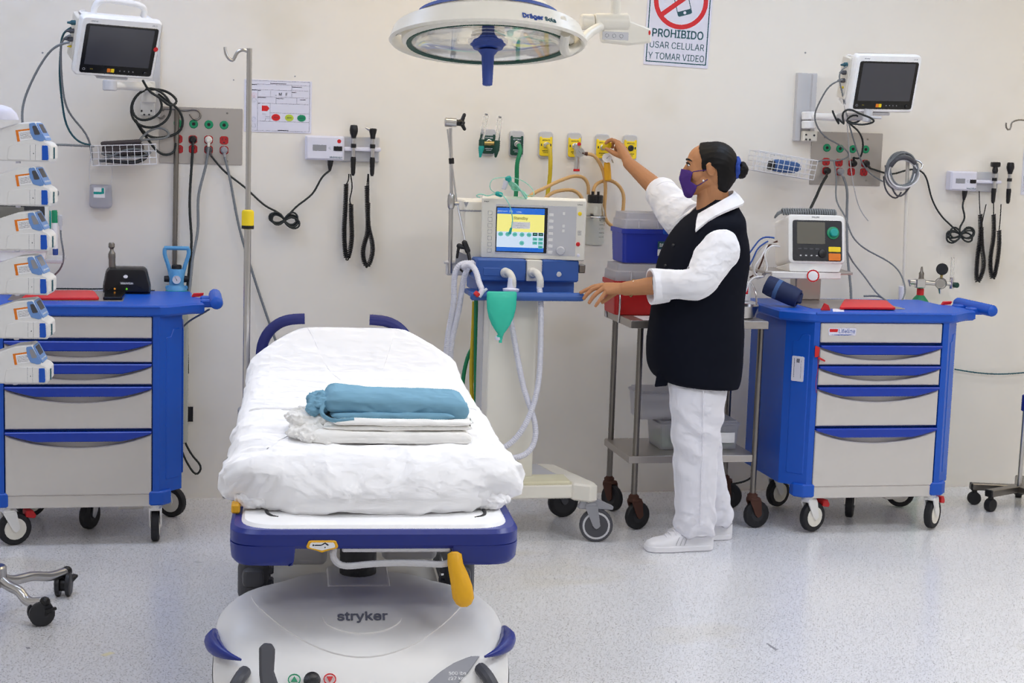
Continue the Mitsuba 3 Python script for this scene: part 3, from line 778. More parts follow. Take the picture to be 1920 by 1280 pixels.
for px, mat, s in ((750, 'red', 'ALTO'), (1000, 'lime', 'MEDIO'), (1228, 'green', 'BAJO')):
    if mat == 'lime' and 'lime' not in scene: material('lime', '#b5c93e', .5)
    k = part(t, 'risk_oval', put(prism(ellipse(*U(px, 858), .0185, .0145, 28), .004, .0048), B0), mat, False)
    part(k, 'risk_word', text(s, .0045, on(B0, U(px, 858)[0], U(px, 858)[1] - .0022, .0048), .0004, True, width=.02), 'ink', False)
part(t, 'red_arrow', put(prism([U(490, 745), U(590, 745), U(630, 695), U(590, 645), U(490, 645)], .004, .0048), B0), 'red', False)
for y, mat in ((455, 'red_label'), (550, 'ink_grey'), (905, 'ink_blue'), (1025, 'ink_grey')):
    c = U(343, y)
    part(t, 'pain_face', [put(ring_plate(ellipse(*c, .0095, .0095, 20), ellipse(*c, .0088, .0088, 20), .004, .0046), B0), bar(B0, c[0] - .004, c[1] - .004, c[0] + .004, c[1] - .0034, .0005, .004), bar(B0, c[0] - .004, c[1] + .002, c[0] - .0025, c[1] + .003, .0005, .004), bar(B0, c[0] + .0025, c[1] + .002, c[0] + .004, c[1] + .003, .0005, .004)], mat, False)
# edge of a second board at the right margin
t = thing('patient_board', 'white ruled board cut off by the right edge of the photo', 'sign')
B1 = WF((3.9337, 1.4157)); own(t, put(prism(rect(0, 0, .30, .23, .003, 2), 0, .004, .001), B1), 'bluish_white')
part(t, 'ruling', [bar(B1, .008, .012, .009, .215, .0005, .004), bar(B1, .008, .2145, .29, .2155, .0005, .004)] + [bar(B1, .008, .02 + i * .022, .018, .021 + i * .022, .0005, .004) for i in range(9)], 'ink_grey', False)

# ---- steel service panels with sockets
def service_panel(label, tl, br, greens, reds, screws, mat='panel_steel'):
    t = thing('socket_panel', label, 'socket panel', 'steel socket panels')
    part(t, 'plate', put(prism(rect(tl[0], br[1], br[0], tl[1], .004, 2), 0, .005, .0012), front((0, 0, 0))), mat)
    for p in greens:
        k = part(t, 'ground_socket', put(lathe([(.0185, .004), (.0185, .007), (.016, .0095), (.007, .0095), (.007, .006)], 22), WF(p)), 'green')
        part(k, 'pin_hole', put(lathe([(.0068, .005), (.0068, .0088), (.003, .0088)], 14), WF(p)), 'black_plastic')
    for p in reds:
        m = WF(p)
        k = part(t, 'power_outlet', put(prism(rounded([(-.018, -.011), (-.010, -.0175), (.010, -.0175), (.018, -.011), (.018, .011), (.010, .0175), (-.010, .0175), (-.018, .011)], .003, 3), .004, .0085, .001), m), 'outlet_red')
        part(k, 'slots', [bar(m, -.008, .000, -.0055, .010, .0003, .0085), bar(m, .0055, .001, .008, .009, .0003, .0085), put(prism(ellipse(0, -.009, .0032, .0032, 10), .0085, .0088), m)], 'ink', False)
    for p in screws:
        part(t, 'screw', put(lathe([(.0045, .004), (.0045, .0065), (.002, .0075)], 12), WF(p)), 'dark_steel')
service_panel('brushed steel socket panel behind the drip poles, beside the patient board', (-0.0763, 1.6974), (0.2711, 1.4587),
    [(0.0013, 1.6272), (0.0658, 1.6270), (0.1293, 1.6268), (0.1931, 1.6265)], [(0.0016, 1.5620), (0.0628, 1.5616), (0.1286, 1.5624), (0.1936, 1.5621), (0.0040, 1.5193), (0.0641, 1.5210), (0.1289, 1.5206), (0.1940, 1.5202)], [(0.2062, 1.6777), (-0.0608, 1.6801), (0.2078, 1.4740), (-0.0114, 1.4884)])
service_panel('brushed steel socket panel above the defibrillator, behind the wire basket', (2.8596, 1.6827), (3.2104, 1.4389),
    [(2.9360, 1.6093), (3.0006, 1.6074), (3.0640, 1.6068), (3.1276, 1.6074)], [(2.9358, 1.5455), (2.9993, 1.5423), (3.0654, 1.5416), (3.1291, 1.5421), (2.9383, 1.5038), (3.0044, 1.5018), (3.0626, 1.5021), (3.1250, 1.5025)], [(2.9239, 1.6578), (3.1353, 1.6544), (3.1393, 1.4645), (2.9274, 1.4666)])

def plug(t, xz, mat, drop, r=.015):
    """An angled mains plug on the outlet at xz; its cord leaves by the drop direction (dx, dz)."""
    o = V(xz[0], -.009, xz[1]); e = o + V(drop[0] * .03, -.024, drop[1] * .03)
    part(t, 'plug', [turned(o, o + V(0, -.026, 0), [(r * .9, 0), (r * 1.1, .006), (r, .02), (r * .6, .026)], 16), cyl(o + V(0, -.014, 0), e, .008, .005, 10)], mat)
    return e

def cord(name, label, xz, drop, pts, r, mat, pmat=None, group=None, cat='power cord'):
    t = thing(name, label, cat, group)
    e = plug(t, xz, pmat or mat, drop)
    part(t, 'wire', tube(np.vstack([[e], pts]), r, 8), mat, True)
    return t
cord('power_cord', 'straight black power cord hanging from the socket panel behind the blue oxygen cylinder', (0.0628, 1.5616), (0, -1), [(0.0555, -0.0300, 1.4074), (0.0518, -0.0400, 1.2493), (0.0590, -0.0500, 1.1365), (0.0463, -0.0800, 0.9794), (0.0406, -0.0600, 0.7941), (0.0463, -0.0500, 0.5617)], .0055, 'cable_dark', 'black_plastic')
cord('power_cord', 'pale grey cord with ribbed beige plug hanging down beside the black power cord', (0.1286, 1.5624), (0, -1), [(0.1176, -0.0300, 1.4542), (0.0871, -0.0400, 1.3181), (0.0855, -0.0500, 1.1824), (0.0658, -0.0800, 1.0707), (0.0550, -0.1200, 0.9606), (0.0420, -0.1500, 0.8729)], .0058, 'cable_grey', 'cream_plastic')
cord('power_cord', 'grey cord slanting from the last socket down behind the stretcher head', (0.1940, 1.5202), (.1, -1), [(0.2164, -0.0300, 1.4115), (0.2518, -0.0300, 1.2300), (0.3103, -0.0300, 1.0242), (0.3929, -0.0300, 0.7813), (0.4526, -0.0300, 0.6058), (0.4970, -0.0350, 0.3700), (0.5271, -0.0500, 0.1342), (0.5700, -0.1200, 0.0178), (0.6918, -0.3000, 0.0341)], .0055, 'cable_grey', 'mid_grey')

def bundle(c, w, h, n, seed):
    """A cord folded into flat loops to both sides of its tie."""
    rng = np.random.default_rng(seed); pts = []
    for i in range(n):
        s = 1 if i % 2 else -1; q = 1 if i % 4 < 2 else -1
        L = w * .5 * rng.uniform(.8, 1.05); u = h * .5 * rng.uniform(.55, 1.0); d = rng.uniform(-.28, .22) * h
        for a in np.linspace(.25, 2 * np.pi - .25, 8):
            pts.append(c + V(s * L * .5 * (1 - math.cos(a)), -.0015 * i - .004 * math.sin(a), d * math.sin(a / 2) + q * u * math.sin(a) * (.4 + .6 * math.sin(a / 2))))
    return pts

def station(label, o, wid, hi, scopes, cordpts, bundle_c, inlet_px, dot=True):
    """A wall diagnostic set: power box, rail plate and two hand instruments on coiled cords; o = lower left corner on the wall."""
    t = thing('diagnostic_station', label, 'medical instrument', 'wall diagnostic stations')
    m = WF(o); bx = wid * .515
    part(t, 'rail_plate', put(prism(rect(bx - .01, 0, wid, hi, .005, 3), 0, .02, .004), m), 'light_grey')
    b = part(t, 'power_box', put(prism(rect(0, .004, bx, hi, .008, 4), 0, .058, .008), m), 'bluish_white')
    part(b, 'display', bar(m, bx * .18, hi * .40, bx * .53, hi * .64, .001, .058), 'mid_grey', False)
    part(b, 'switch', bar(m, bx * .72, hi * .42, bx * .94, hi * .60, .003, .058), 'black_plastic', False)
    part(b, 'dots', [put(prism(ellipse(bx * .60 + i * .005, hi * .52 + j * .004, .0016, .0016, 8), .058, .0586), m) for i, j in ((0, 0), (1, 1), (1, -1))], 'ink_teal', False)
    part(b, 'lettering', text('WelchAllyn', hi * .07, on(m, bx * .78, hi * .13, .058), .0005, True), 'ink_teal', False)
    if dot:
        part(b, 'red_sticker', put(prism(ellipse(bx * .86, hi * .80, .0085, .0085, 20), .058, .0588), m), 'red_label', False)
    part(t, 'rail', put(box(((bx + wid) / 2 + .002, hi * .51, .036), (wid - bx + .004, hi * .17, .026), .006, 2), m), 'bluish_white')
    for kind, x, top in scopes:
        zc = .052; ax = lambda y: (m @ np.r_[x, y, zc, 1])[:3]
        k = part(t, 'handle', [turned(ax(hi * .18), ax(hi * 1.0), [(.0088, 0), (.0088, hi * .82)], 16)], 'chrome')
        part(k, 'grip_ring', [turned(ax(hi * .56), ax(hi * .72), [(.0115, 0), (.0115, hi * .16)], 16), turned(ax(hi * .93), ax(hi * 1.0), [(.010, 0), (.011, hi * .07)], 16)], 'black_plastic')
        part(k, 'cord_sleeve', turned(ax(hi * .20), ax(-hi * .55), [(.010, 0), (.0115, .01), (.009, hi * .65), (.005, hi * .75)], 14), 'black_plastic')
        if kind == 'ophthalmoscope':
            part(k, 'head', turned(ax(hi * .98), ax(top), [(.010, 0), (.0165, (top - hi) * .35), (.0185, (top - hi) * .6), (.0155, (top - hi) * .97), (.012, top - hi * .98)], 20), 'black_plastic')
        elif kind == 'otoscope':
            part(k, 'head', [turned(ax(hi * .98), ax(top), [(.010, 0), (.012, (top - hi) * .3), (.015, (top - hi) * .6), (.0175, (top - hi) * .95), (.012, top - hi * .98)], 20)], 'black_plastic')
            part(k, 'speculum', turned((m @ np.r_[x - .008, top - .008, zc, 1])[:3], (m @ np.r_[x - .034, top + .003, zc + .002, 1])[:3], [(.009, 0), (.0025, .028)], 12), 'chrome')
        elif kind == 'flat otoscope':
            part(k, 'head', [turned(ax(hi * .98), ax(top - .012), [(.012, 0), (.014, .01), (.010, max(top - .012 - hi * .98, .02))], 18), put(box((x, top - .004, zc), (.042, .024, .028), .006, 2), m)], 'black_plastic')
    for pts, straight in cordpts:
        k = part(t, 'coiled_cord', coil(pts, .0085, .0031, .0078), 'black_plastic', True)
        part(k, 'cord_lead', [tube(s, .0026, 6) for s in straight], 'black_plastic', True)
    i0 = (m @ np.r_[bx * .66, .004, .03, 1])[:3]
    part(t, 'inlet_plug', turned(i0, i0 - V(.003, 0, .045), [(.013, 0), (.011, .02), (.005, .046)], 12), 'black_plastic')
    return t, i0 - V(.003, 0, .045)
st1, e1 = station('wall diagnostic station with red dot sticker, between patient board and gas outlets', ((0.5373, 1.4864)), .322, .108,
    [('ophthalmoscope', (0.7427, 1.4931)[0] - (0.5373, 1.4875)[0], .158), ('otoscope', (0.8253, 1.4954)[0] - (0.5373, 1.4875)[0], .146)],
    [([(0.7144, -0.0450, 1.3900), (0.7125, -0.0400, 1.2629), (0.7125, -0.0400, 1.1354), (0.7247, -0.0450, 1.0685), (0.7395, -0.0500, 1.1249), (0.7401, -0.0500, 1.2177), (0.7362, -0.0500, 1.3055)], [[(0.7244, -0.0520, 1.4341), (0.7228, -0.0500, 1.4065), (0.7144, -0.0450, 1.3877)], [(0.7314, -0.0520, 1.4343), (0.7376, -0.0500, 1.3562), (0.7314, -0.0500, 1.3146), (0.7363, -0.0500, 1.3009)]]),
     ([(0.8042, -0.0500, 1.3854), (0.8095, -0.0450, 1.2651), (0.8095, -0.0400, 1.1720), (0.7950, -0.0400, 1.0785), (0.8115, -0.0450, 1.0371), (0.8312, -0.0500, 1.0798), (0.8166, -0.0550, 1.1963), (0.8097, -0.0550, 1.3119)], [[(0.8076, -0.0520, 1.4362), (0.8043, -0.0500, 1.3808)], [(0.8099, -0.0520, 1.4363), (0.8111, -0.0550, 1.3581), (0.8098, -0.0550, 1.3073)]])], None, None)
cb = V(*(0.4510, -0.0400, 1.2277))
cord('power_cord', 'black power cord tied in loops, running from the socket panel to the diagnostic station', (0.1289, 1.5206), (.4, -.9), np.vstack([[(0.1940, -0.0250, 1.4334), (0.2846, -0.0250, 1.3629), (0.3872, -0.0300, 1.2786), (0.4397, -0.0350, 1.2455)], bundle(cb, .125, .062, 8, 4), [(0.4597, -0.0450, 1.2396), (0.5118, -0.0400, 1.2955), (0.5755, -0.0350, 1.3518), (0.6158, -0.0350, 1.4217)], [e1]]), .0042, 'cable_dark', 'dark_cuff')
st2, e2 = station('wall diagnostic station with two black scopes, at the right end of the wall', ((3.5406, 1.4255)), .262, .094,
    [('flat otoscope', (3.7649, 1.4320)[0] - (3.5405, 1.4268)[0], .134), ('ophthalmoscope', (3.8421, 1.4338)[0] - (3.5405, 1.4268)[0], .142)],
    [([(3.7054, -0.0500, 1.3198), (3.7152, -0.0450, 1.2241), (3.7107, -0.0400, 1.0973), (3.7205, -0.0450, 1.0039), (3.7366, -0.0500, 1.0478), (3.7264, -0.0550, 1.1493), (3.7125, -0.0550, 1.2624)], [[(3.7024, -0.0300, 1.4292), (3.7031, -0.0450, 1.3496), (3.7058, -0.0500, 1.3148)], [(3.7309, -0.0520, 1.3681), (3.7179, -0.0550, 1.3003), (3.7131, -0.0550, 1.2549)]]),
     ([(3.7739, -0.0500, 1.3212), (3.7830, -0.0450, 1.2000), (3.7814, -0.0400, 1.0729), (3.7938, -0.0450, 1.0201), (3.8099, -0.0500, 1.0995), (3.8043, -0.0550, 1.2465)], [[(3.7736, -0.0300, 1.4309), (3.7734, -0.0450, 1.3637), (3.7742, -0.0500, 1.3162)], [(3.8076, -0.0520, 1.3698), (3.8066, -0.0550, 1.2894), (3.8047, -0.0550, 1.2415)]])], None, None, dot=False)
cb = V(*(3.6139, -0.0400, 1.2219))
cord('power_cord', 'black power cord tied in loops under the diagnostic station at the right end', (3.1291, 1.5421), (.5, -.7), np.vstack([[(3.1678, -0.0300, 1.5155), (3.2541, -0.0300, 1.4980), (3.3410, -0.0300, 1.5200), (3.4033, -0.0300, 1.5117), (3.4565, -0.0300, 1.4061), (3.5262, -0.0300, 1.3001), (3.6018, -0.0350, 1.2365)], bundle(cb, .135, .062, 8, 9), [(3.6102, -0.0450, 1.2373), (3.6303, -0.0400, 1.2977), (3.6201, -0.0350, 1.3599)], [e2]]), .0042, 'cable_dark', 'black_plastic')

# ---- medical gas outlets
GAS = [((1.3428, 1.5869), 'dark_green'), ((1.4695, 1.5835), 'dark_green'), ((1.6019, 1.5839), 'yellow'), ((1.7329, 1.5829), 'yellow'), ((1.8624, 1.5808), 'yellow'), ((1.9916, 1.5809), 'yellow')]
GLAB = ['green oxygen outlet behind the twin flowmeter', 'green oxygen outlet with green hose plugged in', 'yellow air outlet with yellow hose plugged in', 'yellow outlet carrying the chrome vacuum regulator', 'yellow outlet the nurse is reaching for', 'yellow outlet with empty socket, rightmost of the row']
for (p, mat), lab in zip(GAS, GLAB):
    m = WF(p)
    t = thing('gas_outlet', lab, 'gas outlet', 'medical gas outlets')
    part(t, 'back_plate', put(prism(rect(-.033, -.059, .033, .059, .018, 5), 0, .012, .003), m), 'light_grey')
    part(t, 'face', put(prism(rounded([(-.028, -.044), (-.02, -.049), (.02, -.049), (.028, -.044), (.028, .036), (.02, .036), (.02, .030), (-.02, .030), (-.02, .036), (-.028, .036)], .004, 3), .010, .022, .002), m), mat)
    part(t, 'socket', put(lathe([(.013, .022), (.0135, .027), (.010, .029), (.007, .029), (.007, .023)], 20), m), 'chrome' if p != GAS[5][0] else 'charcoal')
    part(t, 'legend', [text('OXYGEN' if mat == 'dark_green' else 'MEDICAL AIR', .0058, on(m, 0, .018, .022), .0004, True, width=.034), bar(m, -.017, -.028, .017, -.025, .0004, .022), bar(m, -.012, -.035, .012, -.0325, .0004, .022)] + ([] if mat == 'dark_green' else [bar(m, s * .021 - .0025, -.005, s * .021 + .0025, .005, .0004, .022) for s in (-1, 1)]), 'bluish_white' if mat == 'dark_green' else 'ink', False)

def gas_hose(name, label, xz, mat, pts, r):
    t = thing(name, label, 'hose')
    o = V(xz[0], -.029, xz[1])
    part(t, 'connector', [turned(o, o + V(0, -.03, 0), [(.009, 0), (.012, .006), (.012, .022), (.007, .03)], 16)], 'chrome')
    part(t, 'hose', tube(np.vstack([[o + V(0, -.026, -.001), o + V(.006, -.036, -.02)], pts]), r, 10), mat, True)
gas_hose('gas_hose', 'green oxygen hose dropping from its outlet behind the ventilator', GAS[1][0], 'hose_green', [(1.4644, -0.0750, 1.5144), (1.4629, -0.0700, 1.4441), (1.4611, -0.0700, 1.3504), (1.4517, -0.1200, 1.1653), (1.3751, -0.2800, 1.0489), (1.3311, -0.4400, 1.0601)], .0095)
gas_hose('gas_hose', 'yellow air hose dropping from its outlet behind the ventilator', GAS[2][0], 'hose_yellow', [(1.6112, -0.0750, 1.5184), (1.6124, -0.0700, 1.4479), (1.6035, -0.0700, 1.3536), (1.5839, -0.1200, 1.1675), (1.5326, -0.2800, 1.0510), (1.4916, -0.4400, 1.0623)], .0095)

# twin oxygen flowmeter
t = thing('flowmeter', 'twin oxygen flowmeter with two clear tubes on the first green outlet', 'flowmeter')
g = V(GAS[0][0][0], 0, GAS[0][0][1])
part(t, 'manifold', [turned(g + V(0, -.025, -.002), g + V(0, -.062, -.002), [(.011, 0), (.013, .01), (.010, .037)], 16), cyl(g + V(-.032, -.06, -.004), g + V(.032, -.06, -.002), .009, bev=.002)], 'brass')
for s, b, tp, nz in ((-1, (1.3010, -0.0700, 1.5840), (1.3187, -0.0700, 1.7094), (1.2957, -0.0700, 1.5190)), (1, (1.3701, -0.0700, 1.5814), (1.3796, -0.0700, 1.6999), (1.3647, -0.0700, 1.5209))):
    b, tp, nz = V(*b), V(*tp), V(*nz)
    k = part(t, 'metering_tube', turned(b + V(0, 0, .012), tp, [(.0105, 0), (.0105, np.linalg.norm(tp - b) - .018), (.007, np.linalg.norm(tp - b) - .014), (.0035, np.linalg.norm(tp - b) - .012)], 18), 'clear_plastic')
    part(k, 'tube_cap', turned(tp - unit(tp - b) * .006, tp + unit(tp - b) * .004, [(.004, 0), (.0075, .004), (.006, .009)], 12), 'mid_grey')
    part(k, 'valve_body', [cyl(b + V(0, 0, -.014), b + V(0, 0, .016), .0125, bev=.002)], 'dark_green')
    part(k, 'outlet_nipple', turned(b + V(0, 0, -.012), nz, [(.012, 0), (.013, .012), (.004, np.linalg.norm(nz - b) - .014)], 16), 'teal' if s < 0 else 'dark_green')

# chrome vacuum regulator on the fourth outlet
t = thing('vacuum_regulator', 'chrome vacuum regulator with round dial and orange band', 'gauge')
g = V(*(1.7389, -0.0500, 1.5802))
part(t, 'body', [turned(V(*(1.7346, -0.0550, 1.5966)), V(*(1.7372, -0.0550, 1.4600)), [(.010, 0), (.014, .008), (.014, .05), (.010, .055), (.010, .075), (.013, .08), (.013, .128)], 18), cyl((GAS[3][0][0], -.025, GAS[3][0][1]), g, .009)], 'chrome')
part(t, 'orange_band', turned(V(*(1.7364, -0.0550, 1.4824)), V(*(1.7368, -0.0550, 1.4707)), [(.0142, 0), (.0142, .010)], 18), 'red_label')
d0 = V(*(1.7426, -0.0780, 1.5549)); dn = unit(V(-.1, -1, .05))
k = part(t, 'dial_case', turned(d0 + dn * -.012, d0 + dn * .012, [(.016, 0), (.0205, .004), (.0205, .024), (.018, .024), (.018, .022)], 24), 'chrome')
part(k, 'dial_face', turned(d0 + dn * .008, d0 + dn * .011, [(.018, 0), (.018, .001)], 24), 'bright_white')
part(k, 'needle', put(prism([(-.0008, -.004), (.0008, -.004), (.0004, .014), (-.0004, .014)], 0, .0006), roll(frame(d0 + dn * .0095, dn, (1, 0, 0)), 40)), 'ink', False)
part(t, 'red_knob', turned(V(*(1.7420, -0.0650, 1.5922)), V(*(1.7362, -0.0880, 1.5923)), [(.007, 0), (.0085, .004), (.0085, .018), (.006, .022)], 14), 'red_label')
# yellow regulator in the nurse's hand
t = thing('suction_gauge', 'yellow and amber regulator with white dial under the reaching hand', 'gauge')
g = V(GAS[4][0][0], -.028, GAS[4][0][1])
part(t, 'stem', [turned(g, V(*(1.8614, -0.0850, 1.5913)), [(.010, 0), (.010, .058)], 14)], 'chrome')
part(t, 'knob', turned(V(*(1.8554, -0.0800, 1.5910)), V(*(1.8753, -0.1150, 1.5920)), [(.012, 0), (.017, .005), (.017, .026), (.011, .032)], 20), 'yellow')
d0 = V(*(1.8634, -0.0950, 1.5351)); dn = unit(V(-.12, -1, .05))
k = part(t, 'dial_case', turned(d0 - dn * .014, d0 + dn * .010, [(.012, 0), (.021, .006), (.021, .024), (.0185, .024), (.0185, .022)], 24), 'bright_white')
part(k, 'dial_face', turned(d0 + dn * .0065, d0 + dn * .0095, [(.0185, 0), (.0185, .001)], 24), 'bright_white')
part(k, 'needle', put(prism([(-.0008, -.004), (.0008, -.004), (.0004, .014), (-.0004, .014)], 0, .0006), roll(frame(d0 + dn * .008, dn, (1, 0, 0)), -50)), 'ink', False)
part(t, 'amber_cup', turned(V(*(1.8668, -0.0850, 1.5161)), V(*(1.8751, -0.0850, 1.4314)), [(.010, 0), (.014, .006), (.0155, .03), (.0155, .078), (.010, .082)], 20), 'amber_yellow')
part(t, 'side_lever', [cyl(V(*(1.8832, -0.0950, 1.5309)), V(*(1.8922, -0.1000, 1.5148)), .004, .003, 10)], 'chrome')


# ================================================================== patient monitors, baskets and their cables
def facing(c, yaw, pitch, rollv=0.0):
    """A frame at c whose z looks out of the front face: yaw to the right, pitch downwards."""
    a, p = math.radians(yaw), math.radians(pitch)
    n = V(math.sin(a) * math.cos(p), -math.cos(a) * math.cos(p), -math.sin(p))
    return roll(frame(c, n, (math.cos(a), math.sin(a), 0)), -rollv)

material('screen_off', '#2e303a', 0.16, spec=0.9)
def monitor(label, m, w, h, scr, handle):
    t = thing('patient_monitor', label, 'monitor', 'patient monitors')
    def P2(x0, y0, x1, y1, r=0.012): return rect(x0, y0, x1, y1, r, 5)
    part(t, 'housing', [put(loft([np.c_[inset(P2(-w / 2, -h / 2, w / 2, h / 2, .022), d), np.full(24, z)] for d, z in ((.05, -.125), (.03, -.118), (.012, -.05), (.0, -.032), (0, -.010), (.006, 0))]), m)], 'bright_white')
    part(t, 'bezel', put(prism(P2(-w * .435, -h * .44, w * .455, h * .385), -.004, .0022, .001), m), 'black_gloss')
    part(t, 'screen', put(prism(P2(-w * .39, -h * .295, w * .405, h * .355, .003), .001, .0032), m), scr, False)
    for i, mt in ((0, 'orange'), (1, 'yellow')):
        part(t, 'alarm_key', put(prism(P2(-w * .10 + i * .0155, -h * .405, -w * .10 + .0135 + i * .0155, -h * .345, .001), .002, .0045), m), mt, False)
    part(t, 'soft_keys', [put(prism(ellipse(w * .06 + i * .018, -h * .375, .0025, .0025, 10), .002, .003), m) for i in range(4)] + [put(ring_plate(ellipse(-w * .385, -h * .375, .0055, .0055, 16), ellipse(-w * .385, -h * .375, .004, .004, 16), .002, .003), m)], 'mid_grey', False)
    part(t, 'status_lamp', [put(prism(ellipse(-w * .30 + i * .006, -h * .37, .0012, .0012, 8), .002, .003), m) for i in range(2)], 'yellow', False)
    part(t, 'lettering', [text('mindray', .0055, on(m, -w * .34, h * .42, 0), .0004, True), text('iPM 12', .0045, on(m, w * .40, h * .42, 0), .0004, True)], 'mid_grey', False)
    part(t, 'selector_knob', put(lathe([(.008, 0), (.009, .006), (.007, .009)], 18), on(m, w * .375, -h * .39, 0)), 'black_plastic')
    if handle:
        part(t, 'carry_handle', put([tube([(-w * .30, h * .46, -.07), (-w * .30, h * .565, -.065), (-w * .27, h * .655, -.06), (-w * .08, h * .70, -.06), (w * .14, h * .68, -.06), (w * .28, h * .625, -.06), (w * .31, h * .55, -.065), (w * .31, h * .46, -.07)], .0125, 10)], m), 'bright_white', 60)
    k = part(t, 'side_panel', put(box((-w / 2 + .006, .01, -.07), (.02, h * .72, .07), .004), m), 'cream_plastic')
    for y, mt, L in ((.07, 'cable_teal', .032), (.035, 'dark_grey', .032), (.0, 'dark_grey', .036), (-.03, 'hose_yellow', .018)):
        a = V(*(m @ V(-w / 2 - .002, y, -.06, 1))[:3]); b = V(*(m @ V(-w / 2 - L, y - .002, -.06, 1))[:3])
        part(t, 'connector', turned(a, b, [(.0095 if L > .02 else .005, 0), (.0095 if L > .02 else .005, L * .5), (.006 if L > .02 else .003, L * .6), (.004 if L > .02 else .002, L)], 12), mt)
    return t

ML = facing((-.231, -.38, 1.913), 19.8, 26.1, 1.2)
MR = facing((3.036, -.38, 1.895), 10.1, 13.4, -1.5)
tm = monitor('white patient monitor with carry handle and dark screen on a wall arm', ML, .329, .251, 'screen_off', True)
part(tm, 'red_dot_sticker', put(prism(ellipse(.329 * .455, .01, .0095, .0095, 20), .002, .0035), ML), 'red', False)
tr = monitor('white patient monitor with grey blank screen, above the defibrillator', MR, .340, .255, 'screen_off', False)
part(tr, 'inventory_sticker', put(box((-.162, -.05, -.075), (.003, .05, .03), 0), MR), 'blue_cuff', False)

t = thing('monitor_mount', 'white wall rail and arm holding the dark-screened patient monitor', 'wall mount')
r0, r1 = (-0.1026, 1.6519), (-0.0729, 2.0505)
part(t, 'rail', put(prism(rect(r0[0], r0[1], r1[0], r1[1], .003, 2), 0, .028, .003), WF((0, 0))), 'light_grey')
c0, c1 = (-0.1554, 1.6546), (-0.0940, 1.7169)
k = part(t, 'lower_bracket', put(prism(rect(c0[0], c0[1], c1[0], c1[1], .005, 3), .0, .05, .005), WF((0, 0))), 'white_plastic')
part(k, 'bolt', [put(lathe([(.004, .05), (.004, .053), (.002, .054)], 10), WF(p)) for p in ((-0.1488, 1.6749), (-0.1093, 1.6762), (-0.1378, 1.6596), (-0.1180, 1.6603))], 'charcoal')
part(t, 'pivot_post', [cyl((-0.1196, -0.0450, 1.7088), (-0.1197, -0.0450, 1.7994), .030, .026, 22, .004)], 'white_plastic')
part(t, 'arm', hull([(V(*(-0.1152, -0.0500, 1.7752)), .020), (V(*(-0.2614, -0.3600, 1.7691)), .015)]), 'white_plastic', 50)
part(t, 'tilt_head', [cyl((-0.2655, -0.3600, 1.7479), (-0.2655, -0.3600, 1.7899), .028, bev=.004), put(box((0, -.135, -.055), (.13, .012, .08), .004), ML)], 'light_grey')

t = thing('monitor_mount', 'grey aluminium wall rail and white arm holding the blank-screened monitor', 'wall mount')
r0, r1 = (2.7671, 1.6361), (2.8599, 1.9449)
fw = r1[0] - r0[0]
part(t, 'rail', put(prism([(0, 0), (fw, 0), (fw, .03), (fw * .78, .03), (fw * .74, .018), (fw * .30, .018), (fw * .26, .03), (0, .03)], 0, r1[1] - r0[1], .002), frame((r0[0], 0, r0[1]), (0, 0, 1), (1, 0, 0)) @ np.diag([1, -1, 1, 1])), 'light_grey')
c0, c1 = (2.7970, 1.6358), (2.8648, 1.6829)
k = part(t, 'lower_bracket', put(prism(rect(c0[0], c0[1], c1[0], c1[1], .004, 3), .02, .06, .005), WF((0, 0))), 'warm_white')
part(k, 'bolt', [put(lathe([(.0045, .06), (.0045, .063), (.002, .064)], 10), WF(p)) for p in ((2.8084, 1.6653), (2.8476, 1.6641), (2.8095, 1.6447), (2.8279, 1.6440))], 'charcoal')
part(t, 'pivot_post', [cyl((2.8189, -0.0600, 1.6938), (2.8168, -0.0600, 1.7299), .032, bev=.004), cyl((2.8165, -0.0600, 1.7347), (2.8144, -0.0600, 1.7708), .032, bev=.004)], 'bright_white')
part(t, 'arm', hull([(V(*(2.8219, -0.0700, 1.7493)), .016), (V(*(2.9090, -0.2000, 1.7467)), .018)]), 'bright_white', 50)
part(t, 'elbow', [hull([(V(*(2.9090, -0.2000, 1.7467)), .020), (V(*(2.9652, -0.3600, 1.7525)), .016)])], 'light_grey', 50)
part(t, 'tilt_head', [put(box((0, -.137, -.05), (.12, .012, .08), .004), MR), cyl((2.9623, -0.3700, 1.7291), (2.9689, -0.3700, 1.7827), .02)], 'light_grey')
part(t, 'clamp_lever', [cyl((2.9651, -0.4000, 1.7476), (3.0153, -0.4000, 1.7469), .006)], 'light_grey')

cable('monitor_cable', 'dark teal cable looping from the upper plug of the dark-screened monitor to the wire basket', [(-0.4119, -0.4000, 1.9859), (-0.4355, -0.3800, 1.9696), (-0.4554, -0.3300, 1.9090), (-0.4635, -0.2800, 1.8058), (-0.4578, -0.2200, 1.6905), (-0.4364, -0.1700, 1.5882), (-0.3939, -0.1400, 1.5394), (-0.3546, -0.1200, 1.5272)], .0042, 'cable_teal')
cable('monitor_cable', 'grey cable from the middle plug of the dark-screened monitor to the basket corner', [(-0.4134, -0.4100, 1.9565), (-0.4370, -0.3900, 1.9442), (-0.4548, -0.3400, 1.8878), (-0.4540, -0.2700, 1.7642), (-0.4370, -0.2200, 1.6698), (-0.4004, -0.1700, 1.6132), (-0.3726, -0.1400, 1.5749), (-0.3567, -0.1200, 1.5359), (-0.3499, -0.0900, 1.4653)], .0042, 'cable_grey')
